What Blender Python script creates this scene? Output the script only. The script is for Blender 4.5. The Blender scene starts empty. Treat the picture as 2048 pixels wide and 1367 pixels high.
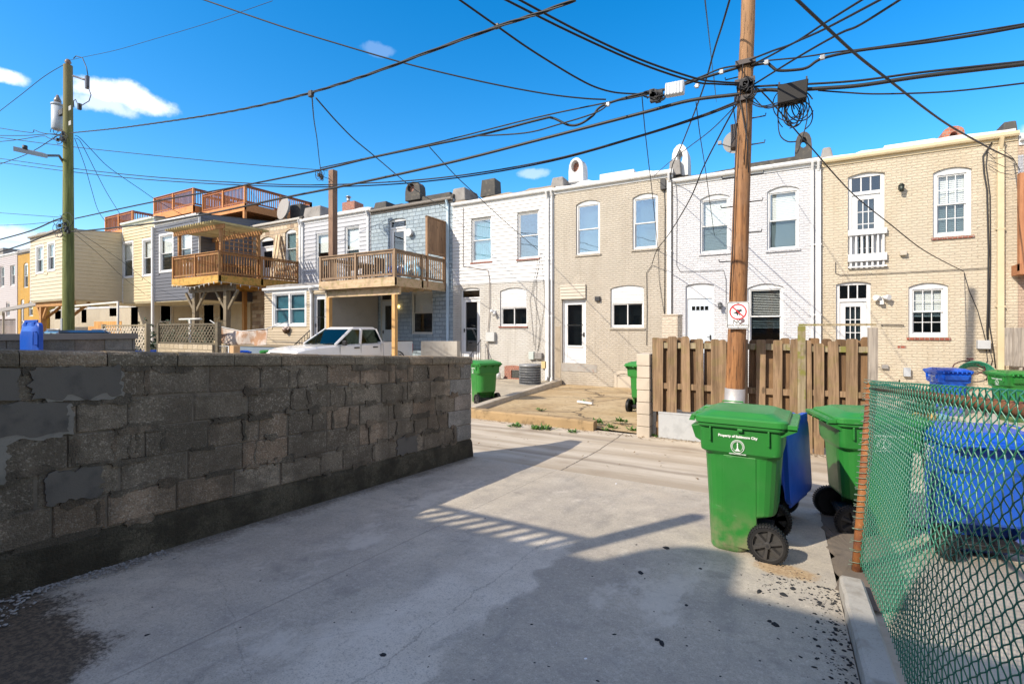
import bpy, bmesh, math, random
from mathutils import Vector, Matrix, noise
from mathutils.geometry import tessellate_polygon
random.seed(7)
R = math.radians
COL = bpy.context.scene.collection
ZC = 1.8
FOC, CX, HY = 970.0, 1024.0, 660.0
YAW = R(29.37)
CY, SY = math.cos(YAW), math.sin(YAW)

# ---------- camera geometry helpers: a picture point seen on a known plane gives a point of the place
def ray(x, y):
    a = (x - CX) / FOC; b = (HY - y) / FOC
    return Vector((a * CY - SY, a * SY + CY, b))
def PV(x, y, v):
    d = ray(x, y); t = v / d.y
    return Vector((d.x * t, v, ZC + d.z * t))
def PU(x, y, u):
    d = ray(x, y); t = u / d.x
    return Vector((u, d.y * t, ZC + d.z * t))
def PZ(x, y, z):
    d = ray(x, y); t = (z - ZC) / d.z
    return Vector((d.x * t, d.y * t, z))
def gz(v):                      # the pad falls towards the alley
    return 0.41 - 0.057 * v if v < 5.45 else 0.10
def PG(x, y):                   # point on the pad
    z = 0.2
    for _ in range(8):
        p = PZ(x, y, z); z = gz(p.y)
    return PZ(x, y, z)
def PL(x, y, A, B):             # point in the upright plane through A, B
    d = ray(x, y)
    ax, ay = A; bx, by = B[0] - A[0], B[1] - A[1]
    det = d.x * (-by) + bx * d.y
    t = (ax * (-by) + bx * ay) / det
    return Vector((d.x * t, d.y * t, ZC + d.z * t))

# ---------- objects
def tag(o, label=None, cat=None, group=None, kind=None):
    if label: o['label'] = label
    if cat: o['category'] = cat
    if group: o['group'] = group
    if kind: o['kind'] = kind
    return o
def empty(name, loc, label, cat, group=None, rz=0):
    o = bpy.data.objects.new(name, None); COL.objects.link(o)
    o.location = loc; o.rotation_euler = (0, 0, rz); o.empty_display_size = .2
    return tag(o, label, cat, group)
def worg(o):
    p = Vector((0, 0, 0))
    while o is not None:
        p += Vector(o.location); o = o.parent
    return p
def children(o):
    return [c for c in COL.objects if c.parent is o]
def copy_tree(o, parent=None):
    c = o.copy(); COL.objects.link(c)
    if parent: c.parent = parent
    for ch in children(o): copy_tree(ch, c)
    return c

class MB:
    def __init__(s): s.v = []; s.f = []; s.sm = set()
    def add(s, vs, fs, smooth=False):
        n = len(s.v); s.v += [Vector(p) for p in vs]
        for f in fs:
            if smooth: s.sm.add(len(s.f))
            s.f.append([i + n for i in f])
    def box(s, a, b):
        x0, x1 = sorted((a[0], b[0])); y0, y1 = sorted((a[1], b[1])); z0, z1 = sorted((a[2], b[2]))
        s.add([(x0,y0,z0),(x1,y0,z0),(x1,y1,z0),(x0,y1,z0),(x0,y0,z1),(x1,y0,z1),(x1,y1,z1),(x0,y1,z1)],
              [(0,3,2,1),(4,5,6,7),(0,1,5,4),(1,2,6,5),(2,3,7,6),(3,0,4,7)])
    def hexa(s, p):             # 8 points: bottom ring, top ring
        s.add(p, [(0,3,2,1),(4,5,6,7),(0,1,5,4),(1,2,6,5),(2,3,7,6),(3,0,4,7)])
    def bar(s, a, b, w, h, up=(0,0,1)):
        a, b = Vector(a), Vector(b); d = (b - a).normalized(); up = Vector(up)
        if abs(d.dot(up)) > .99: up = Vector((0, 1, 0))
        x = d.cross(up).normalized(); y = x.cross(d).normalized()
        x *= w / 2; y *= h / 2
        s.hexa([a-x-y, a+x-y, b+x-y, b-x-y, a-x+y, a+x+y, b+x+y, b-x+y])
    def tube(s, pts, r, n=6, cap=True, smooth=True):
        pts = [Vector(p) for p in pts]; m = len(pts)
        rs = r if isinstance(r, (list, tuple)) else [r] * m
        vs = []; prev = None
        for i, p in enumerate(pts):
            d = (pts[min(i+1, m-1)] - pts[max(i-1, 0)])
            if d.length < 1e-9: d = Vector((0, 0, 1))
            d.normalize()
            if prev is None:
                x = d.orthogonal().normalized()
            else:
                x = (prev - d * prev.dot(d))
                x = x.normalized() if x.length > 1e-6 else d.orthogonal().normalized()
            prev = x; y = d.cross(x)
            for k in range(n):
                t = 2 * math.pi * k / n
                vs.append(p + (x * math.cos(t) + y * math.sin(t)) * rs[i])
        fs = []
        for i in range(m - 1):
            for k in range(n):
                fs.append((i*n+k, i*n+(k+1) % n, (i+1)*n+(k+1) % n, (i+1)*n+k))
        s.add(vs, fs, smooth)
        if cap:
            s.add(vs[:n], [tuple(range(n - 1, -1, -1))]); s.add(vs[-n:], [tuple(range(n))])
    def loft(s, rings, cap=True, smooth=False):
        n = len(rings[0]); vs = [p for r in rings for p in r]; fs = []
        for i in range(len(rings) - 1):
            for k in range(n):
                fs.append((i*n+k, i*n+(k+1) % n, (i+1)*n+(k+1) % n, (i+1)*n+k))
        s.add(vs, fs, smooth)
        if cap:
            s.add(rings[0], [tuple(range(n - 1, -1, -1))]); s.add(rings[-1], [tuple(range(n))])
    def prism(s, outer, holes, fn, d0, d1):
        """polygon (2D, with holes) swept from depth d0 to d1; fn(p, q, depth) -> 3D"""
        loops = [outer] + list(holes)
        tri = tessellate_polygon([[Vector((p[0], p[1], 0)) for p in l] for l in loops])
        flat = [p for l in loops for p in l]
        s.add([fn(p[0], p[1], d0) for p in flat], tri)
        s.add([fn(p[0], p[1], d1) for p in flat], [t[::-1] for t in tri])
        for l in loops:
            n = len(l)
            vs = [fn(p[0], p[1], d0) for p in l] + [fn(p[0], p[1], d1) for p in l]
            s.add(vs, [(i, (i+1) % n, n + (i+1) % n, n + i) for i in range(n)])
    def build(s, name, mat, parent=None, local=False, bevel=0, fix=True, loc=None):
        off = Vector((0, 0, 0))
        if parent is not None and not local: off = worg(parent)
        if loc is not None: off = off + Vector(loc)
        me = bpy.data.meshes.new(name)
        me.from_pydata([tuple(p - off) for p in s.v], [], s.f)
        if s.sm:
            for i in s.sm: me.polygons[i].use_smooth = True
        me.validate()
        if fix:
            bm = bmesh.new(); bm.from_mesh(me)
            bmesh.ops.remove_doubles(bm, verts=bm.verts, dist=1e-5)
            bmesh.ops.recalc_face_normals(bm, faces=bm.faces)
            bm.to_mesh(me); bm.free()
        o = bpy.data.objects.new(name, me); COL.objects.link(o)
        if loc is not None: o.location = loc
        if parent is not None: o.parent = parent
        if mat is not None: me.materials.append(mat)
        if bevel:
            b = o.modifiers.new('edge', 'BEVEL'); b.width = bevel; b.segments = 2; b.limit_method = 'ANGLE'; b.angle_limit = R(40)
        return o

def text_mesh(mb, txt, size, fn, extrude=.0008, bold=0.0, align='CENTER'):
    cu = bpy.data.curves.new('lettering', 'FONT'); cu.body = txt; cu.size = size
    cu.align_x = align; cu.align_y = 'CENTER'; cu.offset = bold; cu.resolution_u = 3
    ob = bpy.data.objects.new('lettering', cu); COL.objects.link(ob)
    bpy.context.view_layer.update()
    me = bpy.data.meshes.new_from_object(ob.evaluated_get(bpy.context.evaluated_depsgraph_get()))
    mb.add([fn(v.co.x, v.co.y, extrude) for v in me.vertices], [tuple(p.vertices) for p in me.polygons])
    bpy.data.objects.remove(ob); bpy.data.meshes.remove(me); bpy.data.curves.remove(cu)

# ---------- materials
class NT:
    def __init__(s, name):
        s.m = bpy.data.materials.new(name); s.m.use_nodes = True
        s.nt = s.m.node_tree; s.nt.nodes.clear()
        s.out = s.nt.nodes.new('ShaderNodeOutputMaterial')
    def n(s, typ, ins=None, **props):
        nd = s.nt.nodes.new('ShaderNode' + typ)
        for k, v in props.items(): setattr(nd, k, v)
        for k, v in (ins or {}).items(): s.set(nd.inputs[k], v)
        return nd
    def set(s, sock, v):
        if isinstance(v, bpy.types.NodeSocket): s.nt.links.new(v, sock)
        else:
            if sock.type == 'RGBA' and len(v) == 3: v = (*v, 1)
            sock.default_value = v
    def math(s, op, a, b=0.0, c=0.0, clamp=False):
        nd = s.n('Math', {0: a, 1: b, 2: c}, operation=op); nd.use_clamp = clamp
        return nd.outputs[0]
    def mix(s, f, a, b, bt='MIX'):
        nd = s.n('Mix', data_type='RGBA', blend_type=bt)
        s.set(nd.inputs[0], f); s.set(nd.inputs[6], a); s.set(nd.inputs[7], b)
        return nd.outputs[2]
    def pos(s):
        return s.n('TexCoord').outputs['Object']
    def xyz(s, v):
        nd = s.n('SeparateXYZ', {0: v}); return nd.outputs
    def vec(s, x=0.0, y=0.0, z=0.0):
        return s.n('CombineXYZ', {0: x, 1: y, 2: z}).outputs[0]
    def scale(s, v, sc):
        return s.n('VectorMath', {0: v, 1: sc}, operation='MULTIPLY').outputs[0]
    def noise(s, v, sc, det=4, rough=.55, dist=0.0):
        return s.n('TexNoise', {'Vector': v, 'Scale': sc, 'Detail': det, 'Roughness': rough, 'Distortion': dist}).outputs[0]
    def ramp(s, f, lo, hi, a=0.0, b=1.0, smooth=True):
        nd = s.n('MapRange', {0: f, 1: lo, 2: hi, 3: a, 4: b}, interpolation_type='SMOOTHSTEP' if smooth else 'LINEAR')
        return nd.outputs[0]
    def island(s):
        return s.n('NewGeometry').outputs['Random Per Island']
    def bump(s, h, st=.5, dist=.01, normal=None):
        nd = s.n('Bump', {'Strength': st, 'Distance': dist, 'Height': h})
        if normal is not None: s.set(nd.inputs['Normal'], normal)
        return nd.outputs[0]
    def principled(s, col, rough=.6, normal=None, metal=0.0, spec=.5, **kw):
        p = s.n('BsdfPrincipled', {'Base Color': col, 'Roughness': rough, 'Metallic': metal, 'Specular IOR Level': spec})
        if normal is not None: s.set(p.inputs['Normal'], normal)
        for k, v in kw.items(): s.set(p.inputs[k.replace('_', ' ')], v)
        s.set(s.out.inputs[0], p.outputs[0]); return p
_cache = {}
def cached(f):
    def g(*a):
        k = (f.__name__,) + a
        if k not in _cache: _cache[k] = f(*a)
        return _cache[k]
    return g
def mul(c, k): return tuple(x * k for x in c)

@cached
def m_paint(col, rough=.45, dirt=.25):
    t = NT('paint'); p = t.pos()
    n = t.noise(p, 3.0, 6); n2 = t.noise(p, 40.0, 3)
    c = t.mix(t.math('MULTIPLY', t.ramp(n, .45, .8), dirt), col, mul(col, .62))
    t.principled(c, rough, t.bump(n2, .08, .004)); return t.m
@cached
def m_brick(col, stain, drip=.35, red=0.0):
    t = NT('painted_brick'); p = t.pos(); X = t.xyz(p)
    wob = t.noise(p, 9.0, 2)
    h = t.math('ADD', X[0], X[1]); z = t.math('ADD', X[2], t.math('MULTIPLY', wob, .012))
    v = t.vec(h, z, 0.0)
    b = t.n('TexBrick', {'Vector': v, 'Scale': 1.0, 'Mortar Size': .011, 'Mortar Smooth': .35, 'Bias': 0.0, 'Brick Width': .215, 'Row Height': .073,
                         'Color1': (.35, .35, .35, 1), 'Color2': (.65, .65, .65, 1), 'Mortar': (.5, .5, .5, 1)})
    g = t.noise(t.scale(p, (3.0, 3.0, 10.0)), 4.0, 5)
    f = t.noise(p, 38.0, 4)
    c = t.mix(t.xyz(b.outputs[0])[0], mul(col, .93), mul(col, 1.05))
    big = t.noise(p, .55, 5, .6); c = t.mix(t.ramp(big, .38, .62, 0, .45), c, mul(col, .80)); pt = t.ramp(t.noise(p, 1.1, 6, .7), .575, .60, 0, .5); c = t.mix(pt, c, mul(col, 1.12))
    st = t.ramp(t.noise(t.scale(p, (1.0, 1.0, .35)), 1.3, 6), .44, .70)
    c = t.mix(t.math('MULTIPLY', st, drip), c, stain)
    run = t.ramp(t.noise(t.scale(p, (5.0, 5.0, .35)), 1.0, 5, .6), .52, .75); c = t.mix(t.math('MULTIPLY', run, drip * .7), c, mul(stain, .9))
    chip = t.ramp(t.noise(p, 17.0, 5, .7), .735, .75)
    if red: c = t.mix(t.math('MULTIPLY', chip, red), c, (.35, .12, .06))
    c = t.mix(t.math('MULTIPLY', b.outputs[1], t.ramp(g, .35, .6, .06, .28)), c, mul(col, .5))
    lowd = t.math('MULTIPLY', t.ramp(X[2], 1.3, .1), t.ramp(t.noise(p, 2.0, 5), .35, .65)); c = t.mix(t.math('MULTIPLY', lowd, drip), c, mul(stain, .7))
    hh = t.math('ADD', t.math('MULTIPLY', b.outputs[1], -1.0), t.math('ADD', t.math('MULTIPLY', g, .8), t.math('MULTIPLY', f, .35)))
    t.principled(c, .62, t.bump(hh, .95, .032)); return t.m
@cached
def m_rawbrick(c1=(.28, .08, .045), c2=(.4, .13, .07)):
    t = NT('red_brick'); p = t.pos(); X = t.xyz(p)
    v = t.vec(t.math('ADD', X[0], X[1]), X[2], 0.0)
    b = t.n('TexBrick', {'Vector': v, 'Scale': 1.0, 'Mortar Size': .008, 'Brick Width': .1, 'Row Height': .073, 'Color1': (*c1, 1), 'Color2': (*c2, 1), 'Mortar': (.3, .26, .22, 1)})
    c = t.mix(t.ramp(t.noise(p, 14.0, 4), .4, .7, 0, .35), b.outputs[0], (.12, .05, .04))
    t.principled(c, .8, t.bump(t.math('MULTIPLY', b.outputs[1], -1.0), .6, .01)); return t.m
@cached
def m_stone(ca, cb, cc, bw=.34, rh=.16, mort=(.3, .27, .22)):
    t = NT('cast_stone_facing'); p = t.pos(); X = t.xyz(p)
    wob = t.noise(p, 5.0, 3)
    v = t.vec(t.math('ADD', t.math('ADD', X[0], X[1]), t.math('MULTIPLY', wob, .05)), t.math('ADD', X[2], t.math('MULTIPLY', wob, .03)), 0.0)
    b = t.n('TexBrick', {'Vector': v, 'Scale': 1.0, 'Mortar Size': .014, 'Mortar Smooth': .6, 'Brick Width': bw, 'Row Height': rh, 'Color1': (0, 0, 0, 1), 'Color2': (1, 1, 1, 1), 'Mortar': (.5, .5, .5, 1)},
            offset=.37, squash=.7, squash_frequency=3)
    k = t.xyz(b.outputs[0])[0]
    c = t.mix(t.ramp(k, .2, .5), ca, cb); c = t.mix(t.ramp(k, .62, .8), c, cc)
    c = t.mix(b.outputs[1], c, mort)
    f = t.noise(p, 22.0, 5)
    hh = t.math('ADD', t.math('MULTIPLY', b.outputs[1], -1.2), f)
    t.principled(c, .75, t.bump(hh, .9, .03)); return t.m
@cached
def m_concrete(col, rough=.85, speck=.25, stain=(.3, .25, .18), st=.3):
    t = NT('concrete'); p = t.pos()
    a = t.noise(p, .9, 6, .6); b = t.noise(p, 7.0, 5); g = t.noise(p, 120.0, 3)
    c = t.mix(t.ramp(a, .35, .7), mul(col, 1.08), mul(col, .8))
    c = t.mix(t.math('MULTIPLY', t.ramp(b, .5, .75), st), c, stain)
    c = t.mix(t.math('MULTIPLY', t.ramp(g, .55, .7), speck), c, mul(col, .5))
    t.principled(c, rough, t.bump(t.math('ADD', b, t.math('MULTIPLY', g, .3)), .35, .01)); return t.m
@cached
def m_wood(ca, cb, axis=2, gr=.6, moss=0.0, rough=.75):
    t = NT('weathered_wood'); p = t.pos(); isl = t.island()
    sc = [26.0, 26.0, 26.0]; sc[axis] = 1.6
    v = t.n('VectorMath', {0: t.scale(p, tuple(sc)), 1: t.vec(t.math('MULTIPLY', isl, 37.0), t.math('MULTIPLY', isl, 11.0), 0.0)}, operation='ADD').outputs[0]
    g = t.noise(v, 1.0, 5, .6, .6); k = t.noise(p, 2.2, 4)
    c = t.mix(t.ramp(g, .3, .7), ca, cb)
    c = t.mix(t.math('MULTIPLY', t.math('SUBTRACT', isl, .5), .5, clamp=True), c, mul(ca, .55))
    c = t.mix(t.math('MULTIPLY', t.ramp(isl, .0, .5, 1, 0), .35), c, mul(cb, 1.25))
    c = t.mix(t.math('MULTIPLY', t.ramp(k, .5, .75), .45), c, mul(ca, .5))
    kn = t.n('TexVoronoi', {'Vector': t.scale(v, (.16, .16, 1.1)), 'Scale': 1.0}).outputs[0]
    c = t.mix(t.ramp(kn, .13, .07, 0, .7), c, mul(ca, .3))
    if moss: c = t.mix(t.math('MULTIPLY', t.ramp(t.noise(p, 6.0, 4), .5, .62), moss), c, (.17, .17, .02))
    t.principled(c, rough, t.bump(g, gr, .006)); return t.m
@cached
def m_plastic(col, dirt=.55):
    t = NT('cart_plastic'); p = t.pos()
    a = t.noise(p, 2.5, 5, .65); s = t.noise(t.scale(p, (60.0, 60.0, 4.0)), 1.0, 3)
    sc = t.ramp(t.noise(t.scale(p, (5.0, 5.0, 40.0)), 1.6, 4), .69, .73)
    c = t.mix(t.math('MULTIPLY', t.ramp(a, .45, .8), dirt), col, mul(col, .6))
    lum = sum(col) / 3
    c = t.mix(t.math('MULTIPLY', sc, .3), c, (col[0]*.5+.28, col[1]*.5+.28, col[2]*.5+.28))
    fd = t.ramp(t.noise(p, 1.7, 4), .5, .72, 0, .3); c = t.mix(fd, c, (col[0]*.75+.07, col[1]*.75+.07, col[2]*.75+.06))
    dz = t.ramp(t.xyz(p)[2], .0, .42, .7, 0)
    c = t.mix(t.math('MULTIPLY', dz, t.ramp(t.noise(p, 9.0, 4), .35, .65)), c, (.25, .2, .13))
    t.principled(c, t.ramp(a, .3, .7, .34, .5), t.bump(t.math('ADD', s, t.noise(p, 220.0, 2)), .06, .002), spec=.5); return t.m
@cached
def m_metal(col, rough=.4, metal=.8):
    t = NT('metal'); p = t.pos(); a = t.noise(p, 8.0, 5)
    t.principled(t.mix(t.ramp(a, .4, .75, 0, .5), col, mul(col, .55)), t.ramp(a, .3, .7, rough - .08, rough + .15), t.bump(a, .1, .003), metal); return t.m
@cached
def m_rust():
    t = NT('rusty_pipe'); p = t.pos(); a = t.noise(p, 9.0, 6, .65); b = t.noise(p, 60.0, 4)
    c = t.mix(t.ramp(a, .35, .65), (.29, .11, .03), (.15, .05, .025)); c = t.mix(t.ramp(b, .6, .72, 0, .6), c, (.5, .3, .16))
    t.principled(c, .8, t.bump(b, .35, .004)); return t.m
@cached
def m_plain(col, rough=.6, spec=.5, metal=0.0):
    t = NT('surface'); p = t.pos(); n = t.noise(p, 30.0, 4)
    t.principled(t.mix(t.ramp(n, .35, .7, 0, .3), col, mul(col, .7)), rough, None, metal, spec); return t.m
@cached
def m_glass(tint=(.75, .85, .88), refl=.12, rough=.01, gcol=(1, 1, 1)):
    t = NT('window_glass'); p = t.pos()
    w = t.noise(p, 1.6, 2)
    nb = t.bump(w, .05, .02)
    fr = t.math('ADD', t.math('POWER', t.n('LayerWeight', {'Blend': .5}).outputs['Facing'], 5.0), .04)
    k = t.math('ADD', fr, refl, clamp=True)
    g = t.n('BsdfGlossy', {'Color': (*gcol, 1), 'Roughness': rough, 'Normal': nb}); tr = t.n('BsdfTransparent', {'Color': (*tint, 1)})
    mx = t.n('MixShader', {0: k, 1: tr.outputs[0], 2: g.outputs[0]}); t.set(t.out.inputs[0], mx.outputs[0]); return t.m
WHITE = m_paint((.65, .65, .645), .45, .3)
TRIM = m_paint((.61, .62, .63), .45, .4)
DARK = m_plain((.02, .02, .022), .5)
RUBBER = m_plain((.014, .014, .015), .55, .4)
BLIND = m_paint((.68, .68, .66), .5, .1)
SCREEN = m_plain((.05, .045, .045), .7)
# ---------- houses
def gl_interior(): pass
def arch_poly(u0, u1, z0, z1, rise, n=8):
    """outline with a segmental arch; z1 is the crown"""
    pts = [(u0, z0), (u1, z0)]
    if rise <= 0: return pts + [(u1, z1), (u0, z1)]
    zs = z1 - rise
    w = (u1 - u0) / 2; rad = (w * w + rise * rise) / (2 * rise); um = (u0 + u1) / 2; cz = z1 - rad
    a0 = math.asin(w / rad)
    for i in range(n + 1):
        a = a0 - 2 * a0 * i / n
        pts.append((um + rad * math.sin(a), cz + rad * math.cos(a)))
    return pts
def lap(mb, O, D, Nv, L, z0, z1, pitch, holes=(), proud=.03):
    """overlapping boards on an upright face: origin O, run direction D, outward normal Nv"""
    O, D, Nv = Vector(O), Vector(D), Vector(Nv)
    z = z0
    while z < z1 - .01:
        zt = min(z + pitch, z1); cuts = [(0, L)]
        for (s0, s1, h0, h1) in holes:
            if h0 < zt - .005 and h1 > z + .005:
                nc = []
                for a, b in cuts:
                    if s1 <= a or s0 >= b: nc.append((a, b)); continue
                    if s0 > a: nc.append((a, s0))
                    if s1 < b: nc.append((s1, b))
                cuts = nc
        for a, b in cuts:
            if b - a < .01: continue
            P = lambda s, d, zz: O + D * s + Nv * d + Vector((0, 0, zz - O.z))
            mb.hexa([P(a, -.002, z), P(b, -.002, z), P(b, proud, z), P(a, proud, z), P(a, -.002, zt + .012), P(b, -.002, zt + .012), P(b, .004, zt + .012), P(a, .004, zt + .012)])
        z += pitch
def rect_of(px, v):
    x0, y0, x1, y1 = px; xc = (x0 + x1) / 2
    return PV(x0, y0, v).x, PV(x1, y0, v).x, PV(xc, y1, v).z, PV(xc, y0, v).z
def FV(v):
    return lambda p, q, d: Vector((p, v + d, q))
def inset(r, k): return (r[0] + k, r[1] - k, r[2] + k, r[3] - k)
def loop(r): return [(r[0], r[2]), (r[1], r[2]), (r[1], r[3]), (r[0], r[3])]
def slats(mb, r, v, pitch=.045, drop=1.0, depth=.012, hh=.022):
    z = r[3] - .03; zb = r[3] - (r[3] - r[2]) * drop
    mb.box((r[0], v - .02, r[3] - .03), (r[1], v + .02, r[3]))
    while z > zb + .02:
        mb.hexa([(r[0], v-depth/2, z-hh), (r[1], v-depth/2, z-hh), (r[1], v+depth/2, z+hh-.0025), (r[0], v+depth/2, z+hh-.0025),
                 (r[0], v-depth/2, z-hh+.0025), (r[1], v-depth/2, z-hh+.0025), (r[1], v+depth/2, z+hh), (r[0], v+depth/2, z+hh)])
        z -= pitch
    mb.box((r[0], v - .015, zb), (r[1], v + .015, zb + .02))
def folds(mb, r, v, w=.09, amp=.02):
    n = max(4, int((r[1] - r[0]) / .02)); vs = []; fs = []
    for i in range(n + 1):
        u = r[0] + (r[1] - r[0]) * i / n; d = v + amp * math.sin(6.28 * (u - r[0]) / w)
        vs += [(u, d, r[2]), (u, d, r[3])]
    fs = [(2*i, 2*i+2, 2*i+3, 2*i+1) for i in range(n)]
    mb.add(vs, fs, True)
GLASS = m_glass()
GLASSD = m_glass((.45, .50, .52), .07)
GLASSC = m_glass((.95, .97, .97), .02)
GLASSS = m_glass((.62, .68, .70), .03)
CURT = m_paint((.20, .42, .46), .8, .1); BACKP = m_paint((.11, .105, .10), .8, .5)
CURTW = m_paint((.6, .6, .57), .8, .1)
def window(root, v, r, rise=.1, fw=.06, cols=1, rows=1, blind=None, drop=1.0, sill=None, panel=0, slider=False, frame=None, rec=.085, glass=None, double=False, open_slats=False, trim=0, sillw=.05):
    """r = outer opening; panel = height of a boarded-up upper part"""
    frame = frame or WHITE; glass = glass or GLASS
    zt_s = r[3] - rise - panel                        # top of sash area
    mb = MB(); sr = (r[0] + fw, r[1] - fw, r[2] + fw, zt_s - fw * .7)
    mb.prism(arch_poly(r[0] + .002, r[1] - .002, r[2] + .002, r[3] - .002, rise), [loop(sr)], FV(v), rec - .03, rec + .06)
    if trim:
        o = (r[0] - trim, r[1] + trim, r[2] - trim * .6, r[3] + trim)
        mb.prism(loop(o), [loop(inset(r, .001))], FV(v), -.03, .0)
    if panel:
        k = max(2, round(panel / .12))
        for i in range(k):
            a = zt_s + panel * i / k
            mb.box((r[0] + fw * .8, v + rec - .045, a + .008), (r[1] - fw * .8, v + rec - .031, a + panel / k - .004))
    units = [sr]
    if double:
        m = (sr[0] + sr[1]) / 2; mb.box((m - .05, v + rec - .035, sr[2]), (m + .05, v + rec + .055, sr[3]))
        units = [(sr[0], m - .05, sr[2], sr[3]), (m + .05, sr[1], sr[2], sr[3])]
    pane = MB(); pane2 = MB(); b = .035
    if blind in ('slat', 'shade') and glass is GLASS: glass = GLASSC
    for s in units:
        if slider:
            m = (s[0] + s[1]) / 2
            halves = [((s[0], m + .02, s[2], s[3]), .0), ((m - .02, s[1], s[2], s[3]), .035)]
        else:
            m = (s[2] + s[3]) / 2
            halves = [((s[0], s[1], m - .02, s[3]), .0), ((s[0], s[1], s[2], m + .02), .035)]
        for q, dv in halves:
            vv = rec + dv; i_ = inset(q, b)
            mb.prism(loop(inset(q, .001)), [loop(i_)], FV(v), vv, vv + .03)
            (pane2 if (dv and not slider) else pane).box((i_[0] + .0005, v + vv + .012, i_[2] + .0005), (i_[1] - .0005, v + vv + .018, i_[3] - .0005))
            for c in range(1, cols):
                uu = i_[0] + (i_[1] - i_[0]) * c / cols; mb.box((uu - .009, v + vv + .003, i_[2]), (uu + .009, v + vv + .010, i_[3]))
            for c in range(1, rows):
                zz = i_[2] + (i_[3] - i_[2]) * c / rows; mb.box((i_[0], v + vv + .0035, zz - .009), (i_[1], v + vv + .0095, zz + .009))
    w = mb.build('window', frame, root)
    pane.build('pane', glass, w)
    if pane2.v: pane2.build('pane', GLASSS if glass is GLASSC else glass, w)
    if not blind or blind == 'none':
        bb = MB(); bb.box((sr[0], v + rec + .22, sr[2]), (sr[1], v + rec + .23, sr[3])); bb.build('curtain_or_backing', BACKP, w)  # grey backing panel added so panes without blinds do not go black
    else:
        bb = MB(); br = (sr[0] + .01, sr[1] - .01, sr[2] + .01, sr[3] - .005); bv = v + rec + .11
        if blind == 'slat': slats(bb, br, bv, .05, drop, *((.04, .008) if open_slats else (.012, .024))); bb.build('blind', BLIND, w)
        elif blind == 'shade': bb.box((br[0], bv, br[3] - (br[3] - br[2]) * drop), (br[1], bv + .01, br[3])); bb.build('blind', BLIND, w)
        else: folds(bb, (br[0], br[1], br[3] - (br[3] - br[2]) * drop, br[3]), bv); bb.build('curtain_or_backing', CURT if blind == 'teal' else CURTW, w)
    if sill is not None:
        sb = MB(); n = max(3, round((r[1] - r[0] + .08) / .07)); L = r[1] - r[0] + .08; h = sillw
        for i in range(n):
            a = r[0] - .04 + L * i / n
            sb.hexa([(a, v - .045, r[2] - h - .02), (a + L/n - .004, v - .045, r[2] - h - .02), (a + L/n - .004, v + rec - .035, r[2] - h), (a, v + rec - .035, r[2] - h),
                     (a, v - .045, r[2] - .012), (a + L/n - .004, v - .045, r[2] - .012), (a + L/n - .004, v + rec - .035, r[2] - .001), (a, v + rec - .035, r[2] - .001)])
        sb.build('sill', sill, w)
    return w
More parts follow.
